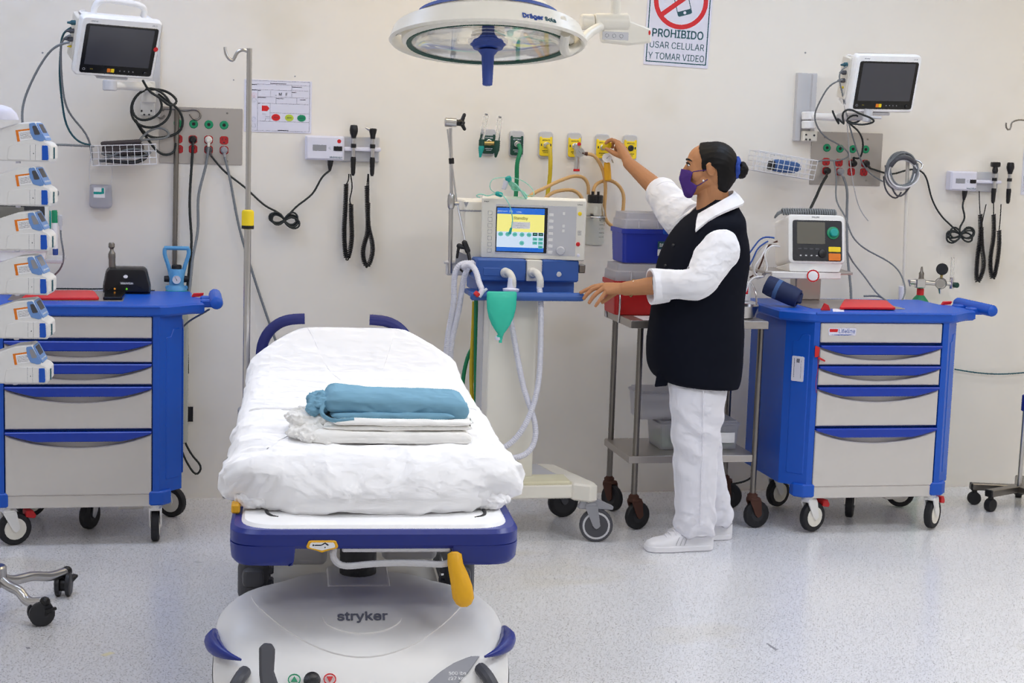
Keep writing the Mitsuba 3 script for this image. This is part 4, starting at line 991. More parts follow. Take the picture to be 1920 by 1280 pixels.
cable('monitor_cable', 'long grey cable arching down behind the topmost infusion pump and on to the wire basket', [(-0.4169, -0.4200, 1.9291), (-0.4627, -0.4000, 1.9137), (-0.5185, -0.3600, 1.8595), (-0.5732, -0.3200, 1.7628), (-0.6041, -0.3000, 1.6740), (-0.6066, -0.3000, 1.6149), (-0.5916, -0.2900, 1.5562), (-0.5532, -0.2600, 1.5295), (-0.4746, -0.2000, 1.5257), (-0.3934, -0.1500, 1.5242), (-0.3406, -0.1000, 1.5230)], .0048, 'cable_grey')
LP = lambda cx, cy, rx, ry, a0, a1, n, y: 0
t = thing('power_cord', 'thick black cord hung in loops round the left monitor arm', 'power cord')
own(t, tube([(-0.1384, -0.3000, 1.7941), (-0.1119, -0.2500, 1.7536), (-0.0658, -0.1800, 1.7240), (-0.0208, -0.1200, 1.7024), (-0.0056, -0.1000, 1.7186), (-0.0341, -0.1000, 1.7506), (-0.0820, -0.0900, 1.7645), (-0.1384, -0.0900, 1.7581), (-0.1773, -0.0900, 1.7237), (-0.1902, -0.0900, 1.6750), (-0.1729, -0.0900, 1.6293), (-0.1316, -0.0900, 1.6085), (-0.0815, -0.1000, 1.6145), (-0.0424, -0.1000, 1.6467), (-0.0295, -0.1000, 1.6957), (-0.0557, -0.1100, 1.7430), (-0.1162, -0.1200, 1.7670), (-0.1636, -0.1200, 1.7391), (-0.1851, -0.1200, 1.6792), (-0.1635, -0.1200, 1.6427), (-0.1203, -0.1200, 1.6397), (-0.0814, -0.1200, 1.6629), (-0.0664, -0.1100, 1.7053), (-0.0795, -0.1100, 1.7422), (-0.0472, -0.0700, 1.7220), (-0.0033, -0.0500, 1.6905), (0.0189, -0.0400, 1.6489), (0.0081, -0.0300, 1.5972), (-0.0338, -0.0300, 1.5735), (-0.0951, -0.0500, 1.5651), (-0.1429, -0.0700, 1.5926), (-0.1731, -0.0800, 1.6359), (-0.1562, -0.0600, 1.6033), (-0.1279, -0.0500, 1.5641), (-0.0973, -0.0400, 1.5225), (-0.0511, -0.0300, 1.4946), (-0.0159, -0.0250, 1.5090), (-0.0072, -0.0250, 1.5451)], .0052, 8), 'cable_dark', True)
cable('cuff_hose', 'dark grey rubber hose looping out of the wire basket beside the socket panel', [(-0.1552, -0.1000, 1.5548), (-0.1060, -0.0600, 1.5982), (-0.0514, -0.0450, 1.5999), (-0.0359, -0.0450, 1.5802), (-0.0732, -0.0500, 1.5613), (-0.1383, -0.0800, 1.5552), (-0.1814, -0.0900, 1.5407)], .005, 'cable_grey', 'hose')

def basket(label, o, rollv, w, h, d, nx, ny):
    """A wire basket whose front lower left corner is o."""
    t = thing('wire_basket', label, 'basket', 'white wire baskets')
    m = roll(front(o), rollv); W = lambda a, b, r=.0016: cyl((m @ np.r_[a, 1])[:3], (m @ np.r_[b, 1])[:3], r, n=6)
    rim = [(-.0, h, 0), (w, h, 0), (w, h, -d), (0, h, -d)]
    part(t, 'rim', [W(rim[i], rim[(i + 1) % 4], .0024) for i in range(4)], 'wire_white', True)
    g = []
    for i in range(nx + 1):
        x = w * i / nx; g += [W((x, 0, -.012), (x, h, 0)), W((x, 0, -.012), (x, 0, -d)), W((x, 0, -d), (x, h, -d))]
    for j in range(ny):
        y = h * j / ny; z = -.012 * (1 - j / ny); g += [W((0, y, z), (w, y, z)), W((0, y, -d), (w, y, -d)), W((0, y, z), (0, y, -d)), W((w, y, z), (w, y, -d))]
    for k in range(1, 4): g.append(W((0, 0, -d * k / 4), (w, 0, -d * k / 4)))
    q = part(t, 'wire_mesh', g, 'wire_white', True); labels[q] = {'kind': 'stuff'}
    return t, m
bk, BM = basket('white wire basket holding a dark folded cuff, beside the black cord loops', (-0.3469, -0.1500, 1.4425), 3.2, .262, .082, .115, 9, 3)
t = thing('pressure_cuff', 'dark brown folded blood pressure cuff with hoses, lying in a wire basket', 'blood pressure cuff')
part(t, 'cuff', put([box((.13, .058, -.055), (.17, .045, .06), .012, 3), box((.125, .088, -.05), (.165, .018, .07), .008, 2)], roll(BM, 2)), 'dark_cuff', 50)
part(t, 'hose', put(tube([(.04, .05, -.03), (.10, .035, -.028), (.17, .03, -.03), (.23, .045, -.04), (.20, .06, -.022), (.12, .055, -.02), (.06, .03, -.03), (.03, .02, -.05), (.1, .015, -.06), (.2, .02, -.06), (.24, .05, -.07)], .005, 8), BM), 'cable_grey', True)
part(t, 'rolled_hose', put(tube([(.06, .018, -.03), (.12, .012, -.03), (.2, .016, -.03), (.22, .03, -.05), (.1, .04, -.06)], .007, 8), BM), 'charcoal', True)
bk, BM = basket('white wire basket holding a blue cuff, behind the nurse beside the socket panel', (2.5377, -0.1600, 1.5002), -7.5, .285, .088, .12, 11, 4)
t = thing('pressure_cuff', 'blue rolled blood pressure cuff lying in the wire basket', 'blood pressure cuff')
own(t, put([turned((.09, .036, -.05), (.225, .046, -.05), [(.012, 0), (.026, .008), (.030, .05), (.027, .11), (.014, .135)], 20)], BM), 'blue_cuff', 50)
part(t, 'black_end', put(box((.085, .034, -.045), (.03, .04, .04), .008, 2), BM), 'black_plastic')

# hanging clear bag with label, left wall
t = thing('fluid_bag', 'clear hanging bag with small teal label below the wire basket', 'bag')
o = V(*(-0.3167, -0.0200, 1.3126)); m = front(o)
part(t, 'pouch', put(loft([np.c_[inset(rounded([(-.048, -.05), (.048, -.05), (.044, .05), (-.044, .05)], [.022, .022, .008, .008], 6), d), np.full(28, z)] for d, z in ((.008, 0), (0, .008), (0, .016), (.008, .024))]), m), 'bag_plastic', 60)
part(t, 'label', [bar(m, -.028, .010, .004, .020, .001, .0245), bar(m, .004, .012, .014, .036, .001, .0245)], 'teal', False)
part(t, 'label_paper', bar(m, -.028, -.005, .018, .038, .0006, .024), 'bright_white', False)
part(t, 'cord', [tube([(m @ V(s * .04, .045, .012, 1))[:3], (m @ V(s * .046, .13, .01, 1))[:3], (m @ V(s * .03, .19, .03, 1))[:3]], .0012, 5) for s in (-1, 1)], 'wire_white', True)

# ---- cables of the right monitor and panel
cable('monitor_cable', 'grey cable falling from the upper plug of the blank-screened monitor across the socket panel', [(2.8421, -0.4000, 1.9639), (2.8229, -0.3900, 1.9452), (2.8378, -0.3600, 1.8708), (2.8892, -0.3000, 1.7807), (2.9783, -0.1800, 1.6775), (3.0591, -0.1000, 1.5705), (3.1341, -0.0600, 1.4983), (3.2019, -0.0500, 1.4628)], .0034, 'cable_grey')
cable('monitor_cable', 'grey cable curving from the lower plug past the wall arm to the wire basket', [(2.8216, -0.4100, 1.9056), (2.7862, -0.3800, 1.8845), (2.7613, -0.3300, 1.8224), (2.7642, -0.2600, 1.7535), (2.8075, -0.2000, 1.6961), (2.8961, -0.1300, 1.6459), (2.9773, -0.0900, 1.6141), (3.0170, -0.0700, 1.5760), (2.9764, -0.0700, 1.5554), (2.9029, -0.0900, 1.5539), (2.8443, -0.1200, 1.5457)], .0036, 'cable_grey')
cable('monitor_cable', 'thin white lead hanging from the right monitor down to the defibrillator', [(2.8496, -0.3800, 1.8224), (2.9260, -0.2500, 1.6999), (3.0083, -0.1200, 1.5331), (3.0577, -0.0800, 1.3990), (3.1033, -0.0600, 1.3180), (3.1420, -0.0500, 1.2786)], .0022, 'cable_light')
cord('power_cord', 'black power cord zigzagging under the right monitor arm to the socket panel', (3.0654, 1.5416), (-.2, .9), [(3.0700, -0.0700, 1.5677), (3.0762, -0.0900, 1.6194), (3.0390, -0.1300, 1.6791), (2.9647, -0.2000, 1.7153), (2.9214, -0.2500, 1.7328), (2.9350, -0.2900, 1.7237), (2.9512, -0.3200, 1.7382), (2.9255, -0.3300, 1.7560), (2.8828, -0.3400, 1.7266), (2.9047, -0.3600, 1.7180), (2.9659, -0.3800, 1.7199), (2.9813, -0.4000, 1.7296), (2.9614, -0.4200, 1.7428), (2.8960, -0.4300, 1.7636), (2.8407, -0.4300, 1.7755), (2.8264, -0.4200, 1.7568), (2.8382, -0.4100, 1.7158), (2.8071, -0.4100, 1.7378), (2.8202, -0.4000, 1.7153), (2.8012, -0.4000, 1.7423), (2.7870, -0.4000, 1.7717)], .0042, 'cable_dark', 'black_plastic')
cord('power_cord', 'short thick black cord from the socket panel down to the defibrillator', (2.9383, 1.5038), (-.25, -.8), [(2.8985, -0.0600, 1.4434), (2.8613, -0.1000, 1.3954), (2.7928, -0.2000, 1.3381), (2.7412, -0.3000, 1.3066)], .0065, 'cable_dark', 'black_plastic')
cord('power_cord', 'grey cord hanging from the right socket panel behind the defibrillator to the cart', (3.0044, 1.5018), (.3, -.8), [(3.0205, -0.0500, 1.4460), (3.0282, -0.0600, 1.3361), (3.0271, -0.0800, 1.2141), (3.0311, -0.1000, 1.0924), (3.0343, -0.1400, 0.9727), (3.0318, -0.1600, 0.9132)], .006, 'cable_grey', 'mid_grey')
cable('cable', 'grey looped cable from the socket panel over the cart top to the white floor-pole sleeve', [(2.9408, -0.0800, 1.5547), (2.9547, -0.0900, 1.4702), (2.9537, -0.1200, 1.3619), (2.9808, -0.1500, 1.3032), (3.0067, -0.1800, 1.2204), (3.0757, -0.1800, 1.1583), (3.1648, -0.1800, 1.1157), (3.2295, -0.2000, 1.0692), (3.2439, -0.2500, 1.0104), (3.2074, -0.3300, 0.9500), (3.1742, -0.3600, 0.9263), (3.1009, -0.4000, 0.9372), (3.0944, -0.3000, 0.9530), (3.0300, -0.3000, 0.9524)], .0038, 'cable_grey')
cable('cable', 'grey cable sweeping from behind the defibrillator down onto the cart top', [(2.9353, -0.3000, 1.1555), (2.9780, -0.2800, 1.1017), (3.0298, -0.3000, 1.0368), (3.0798, -0.3300, 0.9680), (3.1181, -0.3800, 0.9328)], .0036, 'cable_grey')
t = thing('cable_coil', 'thick coil of grey and white cables hung on a drip pole hook', 'cable')
rng = np.random.default_rng(5); c = V(*(3.2344, -0.1600, 1.5159)); g1, g2 = [], []
for q, n, dst in ((0, 7, g1), (1, 5, g2)):
    pts = []
    for i in range(n):
        rx, rz = rng.uniform(.062, .078), rng.uniform(.060, .082); ox, oz = rng.uniform(-.008, .008), rng.uniform(-.016, .008)
        for a in np.linspace(0, 2 * np.pi, 9)[:-1]:
            pts.append(c + V(ox + rx * math.cos(a + i * .2), -.006 * i + rng.uniform(-.006, .006) - .012 * q, oz + rz * math.sin(a + i * .2)))
    dst += pts
part(t, 'grey_loops', tube(g1, .0046, 7), 'cable_grey', True)
part(t, 'white_loops', tube(g2, .0034, 7), 'wire_white', True)
part(t, 'dark_loops', [tube([(3.1627, -0.2100, 1.5346), (3.1821, -0.2200, 1.5642), (3.2334, -0.2200, 1.5752), (3.2815, -0.2100, 1.5522)], .010, 8), tube([(3.1642, -0.1500, 1.5380), (3.1926, -0.1700, 1.4423), (3.2322, -0.1700, 1.3995), (3.2673, -0.1700, 1.4247), (3.3047, -0.1500, 1.4809)], .0042, 7), tube([(3.1595, -0.1500, 1.4894), (3.1855, -0.1500, 1.4122), (3.2263, -0.1500, 1.3912), (3.2509, -0.1500, 1.4186)], .0038, 7)], 'dark_grey', True)

# ---- drip poles fixed to the back of the carts
t = thing('drip_pole', 'thin steel drip pole with curled hooks behind the blue cart with the black charger', 'drip pole')
part(t, 'pole', cyl((-0.0203, -0.0180, 0.3229), (-0.0034, -0.0180, 1.6908), .0105), 'dark_steel')
part(t, 'hook', tube([(-0.0033, -0.0180, 1.6863), (0.0365, -0.0180, 1.6832), (0.0807, -0.0250, 1.6846), (0.0941, -0.0250, 1.6694), (0.0832, -0.0250, 1.6466), (0.0654, -0.0250, 1.6483), (0.0498, -0.0250, 1.6679)], .004, 8), 'dark_steel', True)
part(t, 'hook', tube([(-0.0033, -0.0180, 1.6863), (-0.0408, -0.0180, 1.6873), (-0.0760, -0.0180, 1.6772), (-0.0826, -0.0180, 1.6547), (-0.0693, -0.0180, 1.6462), (-0.0540, -0.0180, 1.6601)], .004, 8), 'dark_steel', True)
t = thing('drip_pole', 'thin pale drip pole carrying the cable coil behind the defibrillator cart', 'drip pole')
part(t, 'pole', cyl((3.2996, -0.1500, 0.7276), (3.2726, -0.1500, 1.5652), .0085), 'cream_plastic')
part(t, 'hook', tube([(3.2728, -0.1500, 1.5628), (3.2941, -0.1600, 1.5660), (3.3219, -0.1800, 1.5575), (3.3288, -0.1900, 1.5385), (3.3141, -0.1900, 1.5236)], .004, 8), 'chrome', True)
part(t, 'sleeve', cyl((3.2850, -0.1500, 0.9070), (3.2823, -0.1500, 0.9864), .014, bev=.002), 'bluish_white')


# ================================================================== things on and behind the carts
def board(label, poly, z, h, mat):
    t = thing('backboard', label, 'board', 'red compression boards'); own(t, prism(poly, z, z + h, .002), mat); return t
q0, q1, q2, q3 = (-0.5827, -0.6661, 0.9420), (-0.2953, -0.6401, 0.9420), (-0.3293, -0.3572, 0.9420), (-0.5676, -0.3820, 0.9420)
board('flat red board on the cart with the black charger', rounded([q0[:2], q1[:2], q2[:2], q3[:2]], [.01, .015, .05, .02], 5), .9395, .010, 'red')
q0, q1, q2, q3 = (2.7083, -0.7763, 0.9450), (2.9593, -0.7777, 0.9450), (3.0576, -0.4760, 0.9450), (2.8714, -0.4483, 0.9450)
board('flat red board on the cart top beside the defibrillator', rounded([q0[:2], q1[:2], q2[:2], q3[:2]], [.01, .01, .02, .02], 4), .9435, .010, 'red')
q0 = (-0.2817, -0.6302, 0.9390); q1 = (-0.2095, -0.6237, 0.9390); q2 = (-0.2022, -0.3996, 0.9390); q3 = (-0.2853, -0.4079, 0.9390)
t = thing('flat_case', 'flat glossy black case in front of the charger', 'case')
own(t, prism(rounded([q0[:2], q1[:2], q2[:2], q3[:2]], .006, 3), .9395, .950, .002), 'black_gloss')

# black charger with a laryngoscope handle standing in it
t = thing('handle_charger', 'black charger dock with an orange and a green light on the cart top', 'charger')
o = V(*(-0.1997, -0.3799, 0.9370)); w = 0.1878; CF = front(o + V(0, 0, .0025))
prof = lambda k, z: np.c_[inset(rounded([(-w / 2, 0), (w / 2, 0), (w / 2, .03), (w * .42, .092), (w * .36, .103), (-w * .36, .103), (-w * .44, .090), (-w / 2, .03)], [.006, .006, .02, .02, .02, .02, .02, .02], 4), k), np.full(40, z)]
part(t, 'body', put(loft([prof(.006, -.10), prof(0, -.09), prof(0, -.02), prof(.006, -.002), prof(.010, 0)]), CF), 'black_plastic', 40)
part(t, 'lettering', text('WelchAllyn', .0085, on(CF, .0, .037, .0), .0006, True, width=.05), 'bright_white', False)
part(t, 'emblem', put(prism(ellipse(-.004, .068, .009, .007, 20), 0, .001), CF), 'bright_white', False)
for x, mat in ((-.047, 'lamp_amber'), (.0, 'lamp_green')):
    part(t, 'indicator', put(lathe([(.0042, 0), (.0042, .002), (.002, .003)], 14), on(CF, x, .018, 0)), mat)
t = thing('laryngoscope_handle', 'knurled grey metal instrument handle standing in the black charger', 'instrument handle')
a = (CF @ V(-.058, .085, -.045, 1))[:3]; bb = (CF @ V(-.061, .202, -.045, 1))[:3]
own(t, turned(a, bb, [(.0135, 0), (.0135, .05), (.0145, .055), (.0145, .07), (.013, .075), (.007, .085), (.0075, .092), (.0125, .098), (.012, .112), (.009, .116)], 22), 'dark_steel')

# portable oxygen cylinder with blue guard, behind the left cart
t = thing('oxygen_cylinder', 'grey oxygen cylinder with sky-blue guard handle and round gauge behind the cart', 'gas cylinder')
ox = V(*(-0.0023, -0.0900, 0.9092)); zb = (0.0318, -0.0900, 0.2613)[2]
part(t, 'cylinder', put(lathe([(.03, zb), (.05, zb + .012), (.05, ox[2] - .03), (.046, ox[2] - .012), (.042, ox[2])], 30), yawed((ox[0], ox[1], 0), 0)), 'cylinder_grey')
part(t, 'green_collar', put(lathe([(.044, ox[2] - .006), (.046, ox[2] + .002), (.046, ox[2] + .016), (.040, ox[2] + .018)], 30), yawed((ox[0], ox[1], 0), 0)), 'teal')
GF = front(ox + V(0, -.0, .012))
g = part(t, 'guard_body', [put(loft([np.c_[ellipse(0, 0, a, b, 28), np.full(28, z)] for z, a, b in ((0, .044, .042), (.012, .043, .040), (.022, .034, .034), (.030, .030, .030), (.05, .033, .032), (.075, .034, .030), (.095, .030, .024))]), yawed(ox + V(0, 0, .012), 0))], 'sky_blue', 50)
part(t, 'guard_handle', [put(tube([(s * .026, .075, 0), (s * .040, .125, 0), (s * .050, .172, 0), (s * .048, .182, 0)], .0085, 10), GF) for s in (-1, 1)] + [put(cyl((-.052, .183, 0), (.052, .183, 0), .0085, bev=.002), GF)], 'sky_blue', 50)
k = part(t, 'gauge', put(lathe([(.0205, .022), (.0205, .034), (.0175, .036), (.0175, .034)], 24), on(GF, 0, .052, 0)), 'sky_blue')
part(k, 'dial', put(lathe([(.0175, .033), (.0175, .0345)], 24), on(GF, 0, .052, 0)), 'bluish_white')
part(k, 'needle', put(prism([(-.001, -.005), (.001, -.005), (.0005, .013), (-.0005, .013)], .0348, .0352), roll(on(GF, 0, .052, 0), 30)), 'ink', False)
for s in (-1, 1):
    part(t, 'side_knob', put(cyl((s * .030, .052, 0), (s * .052, .052, 0), .014, .013, bev=.002), GF), 'black_rubber')
part(t, 'top_knob', put(cyl((0, .092, 0), (0, .112, 0), .021, bev=.003), GF), 'black_rubber')
part(t, 'lug', put([cyl((s * .038, .016, -.005), (s * .038, .016, .012), .009, bev=.002) for s in (-1, 1)], GF), 'sky_blue')
part(t, 'strap', bounds_box((0.0203, -0.0220, 0.3468), V(*(0.0699, -0.0220, 0.4123)) + V(0, -.006, 0), .001), 'black_plastic')
part(t, 'bracket', [bounds_box((ox[0] - .03, -.26, .55), (ox[0] - .01, -.13, .58), .002), bounds_box((ox[0] - .03, -.26, .78), (ox[0] - .01, -.13, .81), .002)], 'dark_steel')
cable('power_cord', 'black cord looping out below the grey cylinder beside the blue cart', [(0.0204, -0.0600, 0.3070), (0.0433, -0.0500, 0.2462), (0.0800, -0.0400, 0.1850), (0.1032, -0.0350, 0.1363), (0.0896, -0.0350, 0.1176), (0.0575, -0.0400, 0.1474), (0.0322, -0.0500, 0.1993), (0.0116, -0.0700, 0.2622)], .0045, 'cable_dark', 'power cord')
cable('cable', 'grey cable running under the blue push handle beside the cylinder', [(0.1251, -0.5500, 0.8959), (0.0918, -0.4000, 0.8568), (0.0504, -0.2500, 0.8123), (0.0270, -0.1300, 0.7751)], .004, 'cable_grey')

# defibrillators on their swivel shelves
def defibrillator(label, m, prints=True):
    """m: frame at the middle of the front face."""
    t = thing('defibrillator', label, 'defibrillator', 'white defibrillators')
    w, h = .258, .215
    R = lambda d, z: np.c_[inset(rect(-w / 2, -h / 2, w / 2, h / 2, .028, 6), d), np.full(28, z)]
    part(t, 'housing', put(loft([R(.02, -.21), R(.006, -.195), R(.003, -.05), R(0, -.02), R(.004, -.004), R(.012, 0)]), m), 'white_plastic', 40)
    part(t, 'front_panel', put(prism(rect(-.108, -.095, .112, .080, .012, 4), -.003, .004, .002), m), 'charcoal')
    part(t, 'screen', put(prism(rect(-.090, -.022, .035, .072, .003, 2), .003, .0055), m), 'screen_cream', False)
    k = part(t, 'selector', put(lathe([(.027, .003), (.027, .008), (.024, .010)], 28), on(m, .070, .027, 0)), 'green')
    part(k, 'knob', put(lathe([(.017, .010), (.018, .022), (.014, .026)], 24), on(m, .070, .027, 0)), 'teal')
    part(t, 'charge_key', put(prism(rect(.050, -.055, .104, -.033, .003, 2), .003, .0075, .001), m), 'yellow')
    part(t, 'shock_key', put(prism(rect(.050, -.092, .104, -.061, .003, 2), .003, .0075, .001), m), 'orange')
    part(t, 'soft_key', [put(prism(rect(-.086 + i * .026, -.046, -.070 + i * .026, -.040), .003, .0055), m) for i in range(4)], 'dark_grey', False)
    part(t, 'print_key', [put(prism(ellipse(-.074 + i * .024, -.072, .0045, .003, 12), .003, .0055), m) for i in range(4)], 'light_grey', False)
    part(t, 'dial', put(lathe([(.019, .003), (.018, .010), (.013, .012)], 24), on(m, .023, -.062, 0)), 'black_plastic')
    part(t, 'lettering', text('PHILIPS', .006, on(m, -.005, .0905, 0), .0005, True), 'ink', False)
    part(t, 'side_grip', put(box((w / 2 + .001, .03, -.07), (.012, .07, .05), .005, 2), m), 'teal')
    part(t, 'base_block', put(loft([np.c_[rounded([(-w * .46 - d, -h / 2 + .004), (w * .46 + d, -h / 2 + .004), (w * .40 + d, -h / 2 - .032), (-w * .46 - d, -h / 2 - .032)], .008, 3), np.full(16, z)] for d, z in ((0, -.19), (.004, -.18), (.004, -.02), (0, -.01))]), m), 'white_plastic')
    return t
DF = facing((2.685, -.55, 1.221), -3.4, -10, 0)
defibrillator('white defibrillator with green dial and cream screen, under a grey coiled cable', DF)
t = thing('defibrillator_shelf', 'steel swivel shelf with round white dial under the defibrillator', 'shelf')
z0 = (2.6649, -0.5500, 1.0807)[2]
a0, a1 = (2.4541, -0.5500, 1.0825), (2.8585, -0.5500, 1.0809)
part(t, 'plate', prism(rounded([(a0[0], -.555), (a1[0], -.555), (a1[0] + .02, -.34), (a0[0] - .01, -.34)], .008, 3), z0 - .012, z0, .002), 'panel_steel')
part(t, 'front_lip', bounds_box((a0[0] + .03, -.565, z0 - .030), (a1[0] - .06, -.55, z0 - .002), .003), 'white_plastic')
k = part(t, 'dial_knob', turned((2.6707, -0.5650, 1.0638), (2.6562, -0.6000, 1.0668), [(.024, 0), (.027, .004), (.027, .016), (.022, .018), (.022, .02), (.018, .022)], 28), 'bright_white')
part(k, 'red_ring', turned((2.6632, -0.5830, 1.0653), (2.6603, -0.5900, 1.0659), [(.0265, 0), (.0265, .0008), (.0225, .001)], 28), 'red_label')
part(t, 'post', bounds_box((2.66, -.40, .941), (2.78, -.33, z0 - .01), .006), 'panel_steel')
t = thing('coiled_cable', 'grey corrugated coiled cable lying across the top of the defibrillator', 'cable')
tp = lambda x, y, z: (DF @ V(x, y, z, 1))[:3]
own(t, coil([tp(-.135, .122, -.06), tp(-.05, .122, -.05), tp(.05, .122, -.05), tp(.105, .122, -.06)], .0125, .0045, .0105, 6), 'cable_grey', True)
part(t, 'lead', tube([tp(-.135, .122, -.06), tp(-.155, .118, -.05), tp(-.165, .10, -.06), tp(-.14, .115, -.1), tp(-.05, .125, -.14), tp(.06, .125, -.13), tp(.105, .122, -.06)], .0045, 7), 'cable_grey', True)
# leads gathered at the defibrillator's left side
LEADS = [('blue', 'cable_blue', [(2.5115, -0.5000, 1.2191), (2.4583, -0.5000, 1.2182), (2.4172, -0.5000, 1.1740), (2.3889, -0.5000, 1.1162), (2.3903, -0.5000, 1.0887), (2.4108, -0.5000, 1.1120), (2.4413, -0.5000, 1.1744), (2.4832, -0.5000, 1.2049)]),
         ('white', 'wire_white', [(2.5378, -0.5000, 1.1828), (2.4819, -0.5200, 1.1788), (2.4605, -0.5300, 1.1472), (2.4729, -0.5300, 1.0970), (2.4512, -0.5300, 1.0509), (2.4187, -0.5300, 1.0734), (2.4397, -0.5300, 1.1309), (2.4717, -0.5200, 1.1878)]),
         ('cream', 'cream_plastic', [(2.5363, -0.4900, 1.1913), (2.4781, -0.4900, 1.1903), (2.4415, -0.4900, 1.1507), (2.4251, -0.4900, 1.0929), (2.4435, -0.5000, 1.0434), (2.4713, -0.5000, 1.0668), (2.4734, -0.5000, 1.1175), (2.4900, -0.5000, 1.1683)]),
         ('brown', 'rust', [(2.5385, -0.4700, 1.2037), (2.4997, -0.4600, 1.1792), (2.4825, -0.4600, 1.1374), (2.4655, -0.4600, 1.0909), (2.4430, -0.4600, 1.0559), (2.4242, -0.4600, 1.0441)]),
         ('white', 'wire_white', [(2.4482, -0.5500, 1.0573), (2.4017, -0.5600, 1.0485), (2.3756, -0.5700, 1.0195), (2.3616, -0.5800, 0.9908), (2.3501, -0.5800, 0.9815)])]
for (c, mat, pts), lab in zip(LEADS, ('blue looped lead at the left side of the defibrillator', 'white lead hanging in a loop beside the defibrillator', 'cream lead hanging lowest in a loop beside the defibrillator', 'brown lead among the leads at the left of the defibrillator', 'white lead running from the defibrillator to the red and white carton')):
    cable('patient_lead', lab, pts, .0036, mat)
t = thing('pressure_cuff', 'navy rolled blood pressure cuff lying on the end of the cart beside the defibrillator', 'blood pressure cuff')
a, b = V(*(2.4402, -0.6200, 1.0297)), V(*(2.5549, -0.7000, 0.9780)); L = np.linalg.norm(b - a)
own(t, turned(a, b, [(.012, -.004), (.040, 0), (.043, .02), (.042, L - .03), (.038, L), (.028, L + .002), (.026, L - .01), (.012, L - .012)], 26), 'navy_cuff', 40)
part(t, 'print', [turned(a + (b - a) * .30, a + (b - a) * .42, [(.0434, 0), (.0436, L * .12)], 26)], 'blue_cuff')
part(t, 'tail', put(box((0, 0, 0), (.06, .05, .02), .008, 2), frame(V(*(2.5505, -0.6800, 0.9849)), (0, -1, .3), (1, 0, -.3))), 'navy_cuff', 50)
# left defibrillator, mostly hidden by the infusion pumps
DL = facing((-.62, -.50, 1.215), 4, -10, 0)
defibrillator('white defibrillator mostly hidden behind the stack of infusion pumps', DL)
t = thing('defibrillator_shelf', 'grey swivel shelf behind the infusion pumps at the left', 'shelf')
z1 = (-0.4775, -0.4800, 1.0816)[2]; xr = (-0.4411, -0.4800, 1.0821)[0]
part(t, 'plate', prism(rounded([(-.66, -.50), (xr, -.50), (xr + .0, -.28), (-.66, -.28)], .008, 3), z1 - .014, z1, .002), 'light_grey')
part(t, 'post', bounds_box((-.66, -.36, .936), (-.56, -.29, z1 - .01), .006), 'panel_steel')
t = thing('marker_pen', 'white marker pen with green cap standing beside the infusion pumps', 'marker pen')
a, b = V(*(-0.4683, -0.4950, 1.0998)), V(*(-0.4714, -0.4950, 1.2754)); L = np.linalg.norm(b - a)
part(t, 'barrel', turned(a + (b - a) * .12, a + (b - a) * .75, [(.009, 0), (.0105, .006), (.0105, L * .63)], 16), 'bright_white')
part(t, 'cap', turned(a + (b - a) * .72, b, [(.0112, 0), (.0112, L * .25), (.009, L * .28)], 16), 'green')
part(t, 'end_plug', turned(a, a + (b - a) * .14, [(.009, 0), (.0105, .004), (.0105, L * .14)], 16), 'ink_blue')
t = thing('clip_sensor', 'grey clip sensor with cable hanging beside the green-capped marker', 'sensor')
part(t, 'clip', [bounds_box((-0.4572, -0.5000, 1.2134), V(*(-0.4409, -0.5000, 1.2575)) + V(0, .02, 0), .003), bounds_box((-0.4533, -0.5000, 1.1967), V(*(-0.4431, -0.5000, 1.2178)) + V(0, .012, 0), .002)], 'light_grey')
part(t, 'wire', tube([(-0.4486, -0.4950, 1.1965), (-0.4457, -0.4950, 1.1589), (-0.4382, -0.4900, 1.1061), (-0.4432, -0.4800, 1.0631), (-0.4671, -0.4600, 1.0252), (-0.4952, -0.4400, 1.0018)], .0036, 7), 'cable_grey', True)
cable('patient_lead', 'short grey corrugated plug lead beside the second infusion pump', [(-0.4948, -0.5000, 1.3333), (-0.4807, -0.5000, 1.3420), (-0.4666, -0.5000, 1.3527), (-0.4586, -0.5000, 1.3383), (-0.4707, -0.5000, 1.3339)], .006, 'cable_grey')
cable('power_cord', 'black cord lying along the wall behind the black charger', [(-0.5951, -0.0600, 0.9225), (-0.4657, -0.0600, 0.9239), (-0.3353, -0.0600, 0.9242), (-0.2587, -0.0600, 0.9262), (-0.0937, -0.0400, 0.9169)], .003, 'cable_dark', 'power cord')

# right cart: labels, seal, green cylinder with regulator
rc = V(2.872, -.85, .004); FR = front(rc)
k = part(tR, 'logo_plate', put(prism(rounded([(-.238, .838), (-.118, .838), (-.116, .870), (-.24, .870)], .006, 4), .0, .0025, .001), FR), 'bluish_white')
part(k, 'lettering', text('Lifeline', .0175, on(FR, -.158, .8485, .0025), .0005, False, width=.072), 'ink_blue', False)
part(k, 'emblem', [put(prism([(-.234, .853), (-.200, .853), (-.198, .866), (-.234, .866)], .0025, .003), FR)], 'red', False)
part(k, 'underline', put(prism([(-.230, .843), (-.20, .840), (-.15, .840), (-.122, .844), (-.15, .843), (-.20, .843)], .0025, .003), FR), 'ink_blue', False)
P3 = frame(rc + V(-.342, .052, 0), (-.76, -.65, 0), (.65, -.76, 0))
q = part(tR, 'asset_label', put(prism(rect(-.026, .64, .030, .745, .006, 3), .005, .007), P3), 'bluish_white')
part(q, 'print', [bar(P3, -.005, .718, .010, .735, .0004, .007), bar(P3, -.016, .655, -.014, .735, .0004, .007), bar(P3, .016, .655, .017, .73, .0004, .007)], 'ink_grey', False)
part(tR, 'side_lock_bar', put(box((.32, .53, .008), (.010, .50, .012), .003), frame(rc + V(-.385, 0, 0), (-1, 0, 0), (0, 1, 0))), 'panel_steel')
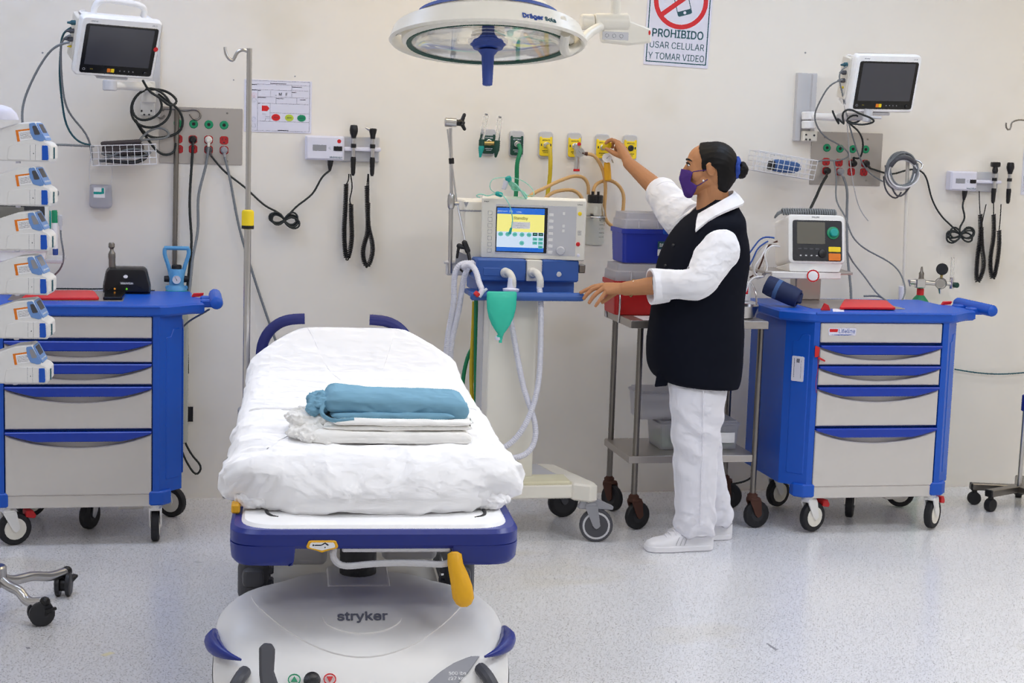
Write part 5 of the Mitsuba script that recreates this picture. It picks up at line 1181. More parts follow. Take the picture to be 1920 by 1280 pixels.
part(tR, 'top_label', prism(np.array([(2.6534, -0.8392, 0.9405)[:2], (2.7044, -0.8356, 0.9405)[:2], (2.7552, -0.7124, 0.9405)[:2], (2.7031, -0.7164, 0.9405)[:2]]), .940, .9408), 'bluish_white', False)
t = thing('plastic_seal', 'red plastic security seal dangling from the corner of the cart drawers', 'seal')
part(t, 'tag', put([prism(rounded([(-.012, 0), (.006, .004), (.008, .042), (-.012, .05)], .003, 2), .004, .007), prism(rounded([(.004, -.006), (.034, -.018), (.036, -.012), (.006, .003)], .002, 2), .004, .007)], on(FR, -.285, .748, .004)), 'red_label')
part(t, 'string', tube([(FR @ V(-.284, .75, .012, 1))[:3], (FR @ V(-.282, .70, .014, 1))[:3], (FR @ V(-.286, .64, .012, 1))[:3], (FR @ V(-.280, .60, .008, 1))[:3]], .0012, 5), 'red_label', True)
t = thing('red_clip', 'small red clip at the front edge of the cart top', 'clip')
c = V(*(2.6282, -0.8151, 0.9420)); own(t, [put(prism(rounded([(-.02, 0), (.022, 0), (.012, .022), (-.004, .03), (-.012, .012)], .003, 3), -.008, .008, .002), front(c + V(0, -.0, .001)))], 'red_label')
t = thing('oxygen_cylinder', 'green oxygen cylinder with chrome regulator and black gauge behind the defibrillator cart', 'gas cylinder')
gx = V(*(3.3960, -0.1100, 0.8937)); AX = yawed((gx[0], gx[1], 0), 0); zt = gx[2]
part(t, 'cylinder', put(lathe([(.03, .003), (.05, .012), (.05, zt - .02), (.048, zt), (.038, zt + .022), (.024, zt + .040), (.016, zt + .048)], 30), AX), 'hose_green')
part(t, 'paper_collar', put(lathe([(.0165, zt + .048), (.0165, zt + .078)], 20), AX), 'red_label')
part(t, 'valve', [put(lathe([(.012, zt + .075), (.014, zt + .08), (.014, zt + .12), (.011, zt + .135), (.012, zt + .15), (.006, zt + .16), (.004, zt + .18)], 18), AX)], 'dark_steel')
part(t, 'yoke', [cyl((3.3279, -0.1300, 1.0048), (3.4542, -0.1300, 0.9989), .012, bev=.002), bounds_box((3.3573, -0.1450, 0.9768), V(*(3.4051, -0.1450, 1.0196)) + V(0, .03, 0), .004)], 'chrome')
part(t, 'tee_screw', cyl((3.3246, -0.1300, 1.0148), (3.3346, -0.1300, 0.9850), .006), 'chrome')
part(t, 'regulator_body', turned((3.5017, -0.1000, 0.9965), (3.4687, -0.1650, 1.0024), [(.016, 0), (.027, .006), (.027, .05), (.02, .065)], 26), 'chrome')
part(t, 'gauge', turned((3.4961, -0.1150, 1.0642), (3.4733, -0.1600, 1.0678), [(.020, 0), (.0275, .006), (.0275, .04), (.024, .045)], 28), 'black_rubber')
part(t, 'gauge_stem', cyl((3.4847, -0.1350, 1.0271), (3.4860, -0.1350, 1.0471), .006), 'brass')
part(t, 'flow_tube', cyl((3.5414, -0.1300, 1.0224), (3.5384, -0.1300, 1.1221), .0085, .0075), 'clear_plastic')
part(t, 'flow_body', [cyl((3.5026, -0.1300, 0.9994), (3.5625, -0.1300, 0.9926), .009), cyl((3.5421, -0.1300, 0.9749), (3.5411, -0.1300, 1.0274), .0105)], 'chrome')
part(t, 'flow_knob', cyl((3.5543, -0.1250, 0.9920), (3.5577, -0.1550, 0.9937), .0125, bev=.002), 'dark_green')
part(t, 'drain', cyl((3.4827, -0.1300, 0.9767), (3.4871, -0.1300, 0.9517), .009, .006), 'chrome')
cable('cable', 'grey-green cable sagging along the wall right of the defibrillator cart', [(3.6431, -0.0200, 0.5780), (3.7272, -0.0200, 0.5651), (3.8676, -0.0200, 0.5547), (4.0498, -0.0200, 0.5652)], .0032, 'cable_teal')


# ================================================================== the ventilator, its arm and its hoses
vt = thing('ventilator', 'white ventilator on a wheeled column with lit Standby screen and blue lower unit', 'ventilator')
VM = facing((1.400, -.72, 1.249), -13, 7, 0)
R = lambda d, z: np.c_[inset(rect(-.21, -.1235, .21, .1235, .008, 4), d), np.full(20, z)]
mo = part(vt, 'display_unit', put(loft([R(.03, -.11), R(.01, -.10), R(0, -.05), R(0, -.006), R(.004, 0)]), VM), 'warm_white', 40)
part(mo, 'key_field', put(prism(rect(-.152, -.104, .172, .098, .002, 2), -.002, .0012), VM), 'light_grey', False)
def screen_colour(p, n, uv):
    x, y = uv.x, uv.y            # 0..1 across the lit area, y upwards
    c = mi.Color3f(*lin('#cfe0f4'))
    c = dr.select(y > .335 + .12, mi.Color3f(*lin('#f4ec86')), c)
    c = dr.select(y > .86, mi.Color3f(*lin('#1667d0')), c)
    c = dr.select(y < .095, mi.Color3f(*lin('#0d63cc')), c)
    return c
SX0, SX1, SY0, SY1 = -.1465, .044, -.092, .085
sm = trimesh.Trimesh([(SX0, SY0, .0022), (SX1, SY0, .0022), (SX1, SY1, .0022), (SX0, SY1, .0022)], [[0, 1, 2], [0, 2, 3]], process=False)
part(mo, 'screen_border', put(prism(rect(SX0 - .004, SY0 - .004, SX1 + .012, SY1 + .004), .0005, .0016), VM), 'black_gloss', False)
k = part(mo, 'screen', put(sm, VM), 'black_gloss', False, uv=[(0, 0), (1, 0), (1, 1), (0, 1)])
scene[k]['emitter'] = {'type': 'area', 'radiance': mikit.proc(lambda p, n, uv: screen_colour(p, n, uv) * 1.8)}
SC = lambda u, v: (SX0 + (SX1 - SX0) * u, SY0 + (SY1 - SY0) * v)
def on_screen(poly_or_mesh, mat, name):
    return part(mo, name, poly_or_mesh, mat, False)
part(mo, 'standby_word', text('Standby', .011, on(VM, *SC(.50, .74), .0024), .0004, True), 'olive_ink', False)
part(mo, 'message_box', put(prism(rect(*SC(.305, .53), *SC(.70, .685), .002, 2), .0024, .0028), VM), 'bright_white', False)
part(mo, 'message_text', [text('Tiempo en', .0035, on(VM, *SC(.5, .64), .0028), .0003), text('espera desde 00:12', .0035, on(VM, *SC(.5, .59), .0028), .0003), text('hora 09:40', .0035, on(VM, *SC(.5, .545), .0028), .0003)], 'mid_grey', False)
part(mo, 'status_text', [text('IPPV', .0065, on(VM, *SC(.06, .90), .0024), .0004, True), text('7.5', .0075, on(VM, *SC(.29, .895), .0024), .0004, True), text('Adulto', .005, on(VM, *SC(.46, .90), .0024), .0004, True), bar(VM, *SC(.12, .915), *SC(.22, .925), .0004, .0024)], 'bright_white', False)
for u, v in ((.085, .395), (.235, .395), (.385, .395), (.535, .395), (.685, .395), (.535, .20)):
    q = part(mo, 'setting_dial', put(prism(ellipse(*SC(u, v), .0098, .0088, 20), .0024, .003), VM), 'aqua', False)
    part(q, 'value', bar(VM, SC(u, v)[0] - .005, SC(u, v)[1] - .0012, SC(u, v)[0] + .005, SC(u, v)[1] + .0012, .0003, .003), 'teal', False)
for u, vs in ((.815, (.41, .30, .21)), (.935, (.41, .30, .21, .12))):
    for i, v in enumerate(vs):
        q = part(mo, 'screen_key', put(prism(rect(*SC(u - .052, v - .035), *SC(u + .048, v + .035), .0015, 2), .0024, .003), VM), 'dark_green' if i == 0 else 'aqua', False)
        part(q, 'caption', bar(VM, *SC(u - .03, v - .008), *SC(u + .03, v + .008), .0003, .003), 'aqua' if i == 0 else 'teal', False)
for i in range(7):
    y = .062 - i * .0255
    q = part(mo, 'side_key', put(prism(rect(-.183, y - .008, -.166, y + .008, .002, 2), -.001, .002, .0006), VM), 'warm_white')
    part(q, 'key_rim', put(ring_plate(rect(-.183, y - .008, -.166, y + .008), rect(-.1818, y - .0068, -.1672, y + .0068), .0018, .0024), VM), 'mid_grey', False)
    q = part(mo, 'menu_key', put(prism(rect(.062, y - .006, .080, y + .006, .001, 2), -.001, .0022, .0006), VM), 'white_plastic')
for y in (.068, .018, -.002):
    part(mo, 'menu_key', put(prism(rect(.116, y - .006, .126, y + .006, .001, 2), -.001, .0022, .0006), VM), 'white_plastic')
part(mo, 'rotary_knob', put(lathe([(.0175, 0), (.0175, .012), (.015, .016), (.004, .017)], 26), on(VM, .113, -.082, .001)), 'light_grey')
part(mo, 'yellow_button', put(lathe([(.0078, 0), (.0078, .003), (.006, .004)], 18), on(VM, .185, .070, 0)), 'yellow')
part(mo, 'red_button', put(lathe([(.0082, 0), (.0082, .004), (.006, .005)], 18), on(VM, .182, -.054, 0)), 'red_label')
part(mo, 'clear_button', put(lathe([(.0065, 0), (.0065, .003), (.005, .004)], 18), on(VM, .185, -.100, 0)), 'bluish_white')
part(mo, 'vent_slots', [bar(VM, .178, -.002 - i * .005, .194, .000 - i * .005, .0006, 0) for i in range(4)], 'mid_grey', False)
part(mo, 'lettering', [text('Drager', .0045, on(VM, -.190, .106, 0), .0005, True), text('Evita 4', .0045, on(VM, .185, .104, 0), .0005, True)], 'ink', False)
# back module left of the screen
b0, b1 = (1.1340, -0.5000, 1.0827), (1.2248, -0.5000, 1.3550)
part(vt, 'side_module', bounds_box((b0[0], -.62, b0[2]), (b1[0] + .16, -.36, b1[2]), .006), 'warm_white')
part(vt, 'side_mark', put(prism([(-.010, .009), (.010, .009), (0, -.012)], 0, .0008), front(V(*(1.1414, -0.6200, 1.3392)) + V(0, -.0002, 0))), 'mid_grey', False)
part(vt, 'side_groove', bounds_box(V(*(1.1114, -0.6200, 1.3171)) + V(0, -.001, 0), V(*(1.1992, -0.6200, 1.3103)) + V(.02, .002, 0), 0), 'mid_grey')
# blue lower unit with its two port elbows
u0, u1 = (1.1704, -0.7350, 1.0390), (1.5912, -0.7350, 1.1285)
xg0, xg1 = (1.3758, -0.7350, 1.0996)[0], (1.4395, -0.7350, 1.1005)[0]
part(vt, 'lower_unit', [bounds_box((u0[0], -.735, u0[2]), (xg0 - .003, -.45, u1[2]), .006), bounds_box((xg1, -.735, u0[2]), (u1[0], -.45, u1[2]), .006)], 'vent_blue')
part(vt, 'port_plate', bounds_box((xg0, -.733, u0[2] + .002), (xg1, -.46, u1[2] - .002), .003), 'cream_plastic')
part(vt, 'round_emblem', turned((1.5095, -0.7330, 1.0710), (1.5083, -0.7380, 1.0714), [(.0105, 0), (.0105, .004), (.008, .005)], 18), 'light_grey')
part(vt, 'slot_cover', bounds_box(V(*(1.1980, -0.7350, 1.0608)) + V(0, -.003, 0), V(*(1.2666, -0.7350, 1.0938)) + V(0, .004, 0), .002), 'vent_blue')
part(vt, 'side_clamp', [bounds_box(V(*(1.6100, -0.6600, 1.0701)), V(*(1.6379, -0.6600, 1.1055)) + V(0, .04, 0), .003)], 'dark_steel')
part(vt, 'recess', bounds_box((u0[0] + .012, -.70, (1.1936, -0.7000, 0.9886)[2]), ((1.5827, -0.7000, 0.9926)[0], -.45, u0[2] + .002), .004), 'vent_blue')
t0, t1 = V(*(1.1253, -0.8600, 0.9937)), V(*(1.5846, -0.8600, 0.9941))
part(vt, 'tray', prism(rounded([(t0[0] + .02, -.84), (t1[0] - .02, -.84), (t1[0] - .02, -.60), (t0[0] + .02, -.60)], .01, 3), t0[2] - .016, t0[2] + .004, .003), 'vent_blue')
part(vt, 'tray_grip', turned(t0 - V(0, 0, .002), t1 - V(0, 0, .002), [(.010, 0), (.016, .006), (.017, .014), (.017, np.linalg.norm(t1 - t0) - .014), (.016, np.linalg.norm(t1 - t0) - .006), (.010, np.linalg.norm(t1 - t0))], 20), 'vent_blue')
for e0, nm in ((V(*(1.2878, -0.7300, 1.0743)), 'port_elbow'), (V(*(1.3996, -0.7300, 1.0758)), 'port_elbow')):
    e1 = e0 + V(.006, -.05, .004)
    part(vt, nm, [turned(e0, e0 + V(0, -.03, 0), [(.021, 0), (.021, .016), (.015, .022), (.014, .03)], 18), tube([e0 + V(0, -.02, 0), e1, e1 + V(.010, -.018, -.02), e1 + V(.012, -.020, -.055)], .0145, 14)], 'cream_plastic', 50)
w0 = V(*(1.2995, -0.8000, 1.0084))
part(vt, 'water_trap', put(lathe([(.012, -.005), (.030, -.003), (.033, .002), (.033, .008), (.016, .012), (.013, .05), (.012, .052)], 26), yawed(w0, 0)), 'bluish_white')
# column and wheeled base
c0, c1 = (1.2205, -0.6200, 0.9566), (1.4165, -0.6200, 0.9585)
zb = .255
part(vt, 'column', prism(rect(c0[0], -.76, c1[0] + .005, -.54, .012, 4), zb - .01, t0[2] - .014, .002), 'warm_white')
part(vt, 'column_edge', prism(rect(c0[0] - .006, -.66, c0[0] + .01, -.55, .006, 3), zb - .01, t0[2] - .014, .002), 'light_grey')
bx1 = 1.575
part(vt, 'base', prism(rect(1.02, -.865, bx1, -.46, .02, 4), .175, .232, .006), 'warm_white')
part(vt, 'base_pad', prism(rect(1.05, -.862, bx1 - .012, -.72, .015, 4), .228, .246, .006), 'beige_pad')
part(vt, 'base_top', prism(rect(1.05, -.715, bx1 - .02, -.48, .01, 4), .230, .238, .003), 'light_grey')
for x, y in ((1.625, -.88), (1.0, -.88)):
    s = 1 if x > 1.3 else -1
    ed = np.array([(x - s * .06, -.87), (x, -.915), (x + s * .035, -.90), (x + s * .035, -.86), (x - s * .05, -.50), (x - s * .13, -.47), (x - s * .11, -.60)])
    if s < 0: ed = ed[::-1]
    part(vt, 'base_arm', prism(rounded(ed, .012, 4), .168, .240, .008), 'warm_white')
for x, y, f, tr in ((1.635, -.875, 170, 1), (1.60, -.46, 190, 0), (1.0, -.875, 170, 1), (1.03, -.46, 190, 0)):
    fk = caster(vt, x, y, .175, .068, f, fork_mat='mid_grey' if tr else 'dark_grey', tyre='dark_grey' if tr else 'black_rubber', hub='dark_grey' if tr else 'charcoal', trail=.03, w=.028, hub_r=.74)
    if tr:
        d_ = V(math.cos(math.radians(f)), math.sin(math.radians(f)), 0); s_ = V(-d_[1], d_[0], 0); c_ = V(x, y, .068) - d_ * .03
        part(fk, 'rim_ring', turned(c_ - s_ * .0155, c_ + s_ * .0155, [(.048, 0), (.056, 0), (.056, .031), (.048, .031)], 28, True), 'light_grey')
        part(fk, 'brake_lever', put(prism(rounded([(-.05, -.012), (.095, -.02), (.10, -.006), (.03, .026), (-.03, .03)], .006, 4), -.016, .016, .004), frame((x, y, .150), (0, -1, 0), (1, 0, 0))), 'mid_grey')
# hinged support arm clamped at the left
ar = thing('support_arm', 'hinged steel tube-holding arm with black knobs at the left of the ventilator', 'support arm')
part(ar, 'clamp', [bounds_box((1.0737, -0.6000, 1.0490), V(*(1.1469, -0.6000, 1.1088)) + V(.02, .04, 0), .003), cyl((1.0613, -0.6000, 1.1010), (1.1471, -0.6000, 1.1022), .006)], 'light_grey')
part(ar, 'pole', [cyl((1.0866, -0.6000, 1.0579), (1.0828, -0.6000, 1.3262), .0088)], 'steel')
part(ar, 'pole_joint', [turned((1.0831, -0.6000, 1.3176), (1.0835, -0.6000, 1.3822), [(.009, 0), (.014, .008), (.016, .03), (.014, .055), (.010, .063)], 20), cyl((1.0950, -0.6100, 1.3399), (1.1146, -0.6100, 1.3425), .0075, bev=.002)], 'steel')
part(ar, 'upper_tube', [cyl((1.0838, -0.6000, 1.3736), (1.0734, -0.6000, 1.6426), .0068), cyl((1.0588, -0.6100, 1.6379), (1.1060, -0.6100, 1.3358), .0036)], 'chrome')
part(ar, 'tube_sleeve', cyl((1.0780, -0.6040, 1.5235), (1.0808, -0.6040, 1.5001), .011, bev=.002), 'black_plastic')
part(ar, 'elbow', [cyl((1.0489, -0.6000, 1.6652), (1.0967, -0.6000, 1.6646), .0185, n=24, bev=.003)], 'steel')
kn = V(*(1.1076, -0.6000, 1.6649))
part(ar, 'wing_knob', [cyl((1.0967, -0.6000, 1.6646), (1.1185, -0.6000, 1.6653), .012, .014), hull([(kn + V(.008, 0, 0), .009), (kn + V(.020, 0, .032), .007)]), hull([(kn + V(.008, 0, 0), .009), (kn + V(.022, 0, -.024), .007)]), hull([(kn + V(.008, 0, 0), .009), (kn + V(.012, -.03, 0), .007)])], 'black_plastic', 50)
part(ar, 'lower_rod', cyl((1.1082, -0.6100, 1.3359), (1.1364, -0.6600, 1.1846), .0042), 'chrome')
part(ar, 'rod_clamp', [hull([(V(*(1.1319, -0.6600, 1.1867)), .011), (V(*(1.1459, -0.6600, 1.1546)), .011)]), hull([(V(*(1.1105, -0.6600, 1.1734)), .011), (V(*(1.1369, -0.6600, 1.1652)), .006)]), hull([(V(*(1.1459, -0.6600, 1.1546)), .008), (V(*(1.1545, -0.6800, 1.1090)), .006)]), hull([(V(*(1.1085, -0.6600, 1.1691)), .006), (V(*(1.1030, -0.6600, 1.1281)), .005)])], 'black_plastic', 50)
part(ar, 'tube_bracket', put(prism([(-.018, .022), (.028, .004), (.036, -.028), (-.022, -.028)], -.003, .003, .001), front(V(*(1.1234, -0.6300, 1.1304)))), 'mid_grey')
part(ar, 'holder_loop', tube([(1.1092, -0.6800, 1.0933), (1.1171, -0.7000, 1.0759), (1.1390, -0.7000, 1.0697), (1.1662, -0.6900, 1.0928), (1.1654, -0.6800, 1.1092)], .004, 8), 'charcoal', True)

def ribbed(pts, r, ripple=.0009, pitch=.008):
    p = curve(pts, pitch / 4); n = len(p)
    return tube(p, r + ripple * np.sin(np.arange(n) * np.pi / 2), 12, spline=False)
def breathing(label, pts, r=.0115, mat='hose_white'):
    t = thing('breathing_hose', label, 'hose'); own(t, ribbed(pts, r), mat, True); return t
breathing('white ribbed hose hanging from the holder at the left, outermost of the pair', [(1.1752, -0.7000, 1.0981), (1.1404, -0.7100, 1.1092), (1.1060, -0.7100, 1.1001), (1.0893, -0.7000, 1.0605), (1.0910, -0.6800, 0.9617), (1.0798, -0.6600, 0.8510), (1.0713, -0.6400, 0.7174), (1.0909, -0.6000, 0.5568), (1.1635, -0.5600, 0.4379)])
breathing('white ribbed hose hanging from the holder, nearer the blue unit', [(1.1614, -0.6900, 1.1099), (1.1370, -0.7200, 1.0886), (1.1227, -0.7000, 1.0287), (1.1137, -0.6800, 0.9295), (1.0941, -0.6600, 0.8076), (1.0962, -0.6300, 0.6720), (1.1529, -0.5800, 0.5310), (1.1911, -0.5600, 0.4152)])
t = breathing('short white hose from the holder down to a red and white patient connector', [(1.1156, -0.7300, 1.0956), (1.1402, -0.7600, 1.1049), (1.1568, -0.7900, 1.0844), (1.1653, -0.8200, 1.0449), (1.1733, -0.8500, 1.0163)])
part(t, 'tee_piece', [cyl((1.1545, -0.8750, 0.9914), (1.1748, -0.8750, 1.0230), .011, bev=.002), cyl((1.1689, -0.8750, 1.0062), (1.1866, -0.8800, 1.0237), .005)], 'bluish_white')
part(t, 'red_cap', cyl((1.1407, -0.8800, 0.9959), (1.1531, -0.8800, 1.0086), .0125, bev=.003), 'red_label')
breathing('long white hose falling from the right elbow behind the tray and looping over the base', [(1.4142, -0.8000, 1.0267), (1.4165, -0.8150, 0.9877), (1.4222, -0.8200, 0.8513), (1.4206, -0.8300, 0.7020), (1.4049, -0.8400, 0.5849), (1.3647, -0.8500, 0.4787), (1.3019, -0.8500, 0.3990), (1.2395, -0.8400, 0.3695), (1.1709, -0.8000, 0.3730)])
breathing('long white hose curving behind the green bag and sweeping under the stretcher', [(1.2885, -0.8000, 0.9443), (1.3136, -0.8000, 0.8374), (1.3421, -0.8100, 0.6990), (1.3696, -0.8200, 0.5925), (1.4012, -0.8400, 0.4983), (1.4077, -0.8500, 0.4350), (1.3855, -0.8600, 0.3764), (1.3319, -0.8700, 0.3486), (1.2688, -0.8600, 0.3494), (1.1892, -0.8200, 0.3638)])

# teal breathing bag hanging over the tray edge
t = thing('breathing_bag', 'flat teal breathing bag hanging from the blue ventilator tray', 'breathing bag')
bm = front(V(*(1.2416, -0.9050, 1.0100)))
rings = []
for v, w, d in ((.006, .055, .006), (.0, .060, .012), (-.02, .060, .018), (-.06, .058, .022), (-.095, .050, .022), (-.125, .037, .020), (-.145, .024, .016), (-.160, .013, .012), (-.172, .009, .009)):
    a = np.arange(28) * 2 * np.pi / 28
    rings.append(np.c_[np.sign(np.cos(a)) * np.abs(np.cos(a)) ** .8 * w, np.full(28, v), np.sin(a) * d])
m_ = loft(rings[::-1]); own(t, put(m_, bm), 'teal_bag', True)
part(t, 'neck', put([cyl((0, -.170, 0), (0, -.196, 0), .006), cyl((-.014, -.175, -.004), (.008, -.176, -.004), .010, bev=.002)], bm), 'teal_bag')
part(t, 'collar', put([cyl((-.008, -.172, -.006), (-.008, -.186, -.006), .0125, bev=.002)], bm), 'bluish_white')

# hoses behind the column
for lab, mat, pts in (('green hose hanging straight down at the left of the ventilator column', 'hose_green', [(1.2101, -0.5200, 1.0346), (1.2140, -0.5200, 0.8570), (1.2180, -0.5200, 0.6782), (1.2254, -0.5200, 0.4981), (1.2406, -0.5000, 0.3354)]),
                      ('green hose looping out behind the ventilator column', 'hose_green', [(1.2745, -0.4800, 0.7852), (1.2455, -0.4800, 0.7693), (1.2101, -0.4800, 0.7355), (1.1847, -0.4800, 0.6723), (1.1733, -0.4800, 0.5933), (1.1761, -0.4800, 0.4914)]),
                      ('yellow hose hanging beside the green one at the ventilator column', 'hose_yellow', [(1.2077, -0.5000, 0.9327), (1.2066, -0.5000, 0.8099), (1.2037, -0.5000, 0.6753), (1.2097, -0.5000, 0.5399), (1.2295, -0.5000, 0.4038)]),
                      ('yellow hose looping in a bight beside the ventilator column', 'hose_yellow', [(1.2724, -0.4600, 0.7555), (1.2438, -0.4700, 0.7342), (1.2183, -0.4700, 0.6709), (1.2160, -0.4700, 0.5917), (1.2397, -0.4600, 0.6241), (1.2615, -0.4500, 0.6454)]),
                      ('yellow hose with white clamp at the right of the ventilator column', 'hose_yellow', [(1.4391, -0.6000, 0.6812), (1.4460, -0.6000, 0.6119), (1.4434, -0.6000, 0.5514), (1.4315, -0.5900, 0.4980), (1.4185, -0.5700, 0.4720)])):
    t = thing('gas_hose', lab, 'hose'); own(t, tube(pts, .0085, 10), mat, True)
part(t, 'clamp', bounds_box(V(*(1.4096, -0.6100, 0.6871)), V(*(1.4517, -0.6100, 0.7139)) + V(0, .02, 0), .003), 'bright_white')
part(t, 'clear_fitting', [cyl((1.4291, -0.6000, 0.7102), (1.4279, -0.6000, 0.7459), .010, bev=.002)], 'chrome')

# green oxygen mask lying on the display
t = thing('oxygen_mask', 'clear green oxygen mask with tubing lying on top of the ventilator display', 'oxygen mask')
mc = V(*(1.3058, -0.7000, 1.3957))
rings = []
for s, a, b in ((0, .046, .036), (.2, .048, .037), (.45, .042, .032), (.7, .031, .024), (.88, .020, .016), (1.0, .011, .010)):
    th = np.arange(26) * 2 * np.pi / 26
    o = mc + V(.036, 0, .006) * (1 - s) + V(-.008, -.01, .045) * s
    rings.append(np.array([o + V(.7 * a * math.cos(q), b * math.sin(q), -.5 * a * math.cos(q) + .012 * math.sin(2 * q) * (1 - s)) for q in th]))
own(t, loft(rings, cap=False), 'clear_green', 60)
part(t, 'rim', tube(np.vstack([rings[0]]), .003, 6, closed=True), 'mask_green', True)
part(t, 'swivel', [turned(mc + V(-.008, -.01, .042), mc + V(-.016, -.012, .062), [(.010, 0), (.013, .006), (.013, .018), (.008, .022)], 14)], 'teal')
part(t, 'air_port', [cyl(mc + V(-.030, -.01, .010), mc + V(-.020, -.01, .045), .009, .011)], 'smoke_lid')
part(t, 'strap', tube([(1.2432, -0.7200, 1.3908), (1.2188, -0.7200, 1.4093), (1.2202, -0.7200, 1.4347), (1.2626, -0.7000, 1.4520), (1.3147, -0.6800, 1.4527), (1.3744, -0.6600, 1.4343), (1.4063, -0.6600, 1.4050), (1.4070, -0.6800, 1.3843), (1.3673, -0.7000, 1.3886)], .0016, 6), 'mask_green', True)
part(t, 'tubing', tube([(1.1750, -0.7400, 1.3731), (1.1598, -0.7400, 1.3791), (1.1703, -0.7400, 1.3857), (1.2031, -0.7500, 1.3805), (1.2330, -0.7500, 1.3897), (1.2526, -0.7600, 1.3884), (1.2686, -0.7900, 1.3732), (1.2823, -0.8000, 1.3488), (1.2929, -0.7950, 1.3193), (1.2992, -0.7900, 1.2897), (1.2950, -0.7850, 1.2512)], .0022, 7), 'mask_green', True)
part(t, 'tube_tip', cyl((1.2954, -0.7870, 1.2577), (1.2897, -0.7870, 1.2333), .0042, .0062), 'teal')
part(t, 'lower_connector', [turned((1.2351, -0.7500, 1.3918), (1.2655, -0.7500, 1.3841), [(.006, 0), (.010, .006), (.010, .024), (.006, .03)], 14)], 'teal')

# suction jar on the wall and its tan hoses
t = thing('suction_jar', 'glass suction jar with black lid hanging on the wall beside the ventilator', 'jar')
jc = V(*(1.8147, -0.1050, 1.1467)); jh = (1.8072, -0.1050, 1.3408)[2] - jc[2]; JR = .0465
part(t, 'glass', put(lathe([(.012, .001), (JR - .010, 0), (JR - .002, .004), (JR, .012), (JR, jh * .72), (JR - .006, jh * .84), (.034, jh * .93), (.031, jh), (.029, jh), (.032, jh * .92), (JR - .009, jh * .82), (JR - .003, jh * .70), (JR - .003, .012), (JR - .008, .005), (.012, .005)], 36), yawed(jc, 0)), 'jar_glass', 50)
part(t, 'lid', put(lathe([(.032, jh - .006), (.0345, jh - .004), (.0345, jh + .026), (.031, jh + .030)], 28), yawed(jc, 0)), 'black_plastic')
part(t, 'lid_port', put([cyl((s * .013, 0, jh + .028), (s * .013, 0, jh + .045), .006) for s in (-1, 1)], yawed(jc, 0)), 'black_plastic')
part(t, 'ring_bracket', [tube([jc + V((JR + .002) * math.cos(a), (JR + .002) * math.sin(a), jh * .66) for a in np.linspace(0, 2 * np.pi, 25)[:-1]], .0025, 6, closed=True), bounds_box(jc + V(-.01, JR, jh * .66 - .012), jc + V(.01, .104, jh * .66 + .012), .002)], 'chrome')
JF = front(jc + V(0, -JR - .001, 0))
part(t, 'print', [put(ring_plate(ellipse(.022, jh * .62, .011, .016, 24), ellipse(.022, jh * .62, .0098, .0148, 24), .0, .0006), on(JF, 0, 0, -.003)), text('UM', .010, on(JF, .022, jh * .60, -.003), .0008, True)] + [bar(on(JF, 0, 0, -.0012), .010, .04 + i * .018, .016 + .004 * (i % 2), .0415 + i * .018, .0006) for i in range(5)] + [text(f'{i * 2 + 2}00', .006, on(JF, .026, .038 + i * .018, -.003), .0006) for i in range(5)], 'ink', False)
for lab, pts in (('tan rubber hose from the vacuum regulator hanging in a long loop beside the jar', [(1.7677, -0.0850, 1.5510), (1.8021, -0.0850, 1.5449), (1.8340, -0.0800, 1.5128), (1.8597, -0.0750, 1.4543), (1.8690, -0.0700, 1.3785), (1.8672, -0.0700, 1.3001), (1.8814, -0.0700, 1.2527), (1.9118, -0.0700, 1.2342), (1.9381, -0.0700, 1.2562), (1.9565, -0.0650, 1.3255), (1.9532, -0.0600, 1.3801), (1.9283, -0.0550, 1.4174), (1.8894, -0.0500, 1.4353), (1.8476, -0.0600, 1.4275), (1.8148, -0.0850, 1.4063), (1.8047, -0.1000, 1.3759)]),
                 ('tan rubber hose arching from the jar lid to behind the ventilator display', [(1.7816, -0.1050, 1.3732), (1.7790, -0.1100, 1.4063), (1.7606, -0.1200, 1.4391), (1.7187, -0.1400, 1.4527), (1.6611, -0.1800, 1.4432), (1.5904, -0.2600, 1.4234), (1.5166, -0.3600, 1.4003), (1.4445, -0.4600, 1.3759), (1.4005, -0.5000, 1.3457)]),
                 ('tan rubber hose arching low behind the top edge of the ventilator display', [(1.7349, -0.2000, 1.3273), (1.7289, -0.2000, 1.3574), (1.7039, -0.2000, 1.3847), (1.6532, -0.2200, 1.3936), (1.5918, -0.2600, 1.3845), (1.5319, -0.3400, 1.3592), (1.4914, -0.4000, 1.3318)])):
    t = thing('suction_hose', lab, 'hose'); own(t, tube(pts, .0078, 10), 'hose_tan', True)
part('suction_hose', 'barb', cyl((1.7506, -0.0850, 1.5529), (1.7751, -0.0850, 1.5500), .005, .009), 'rust')


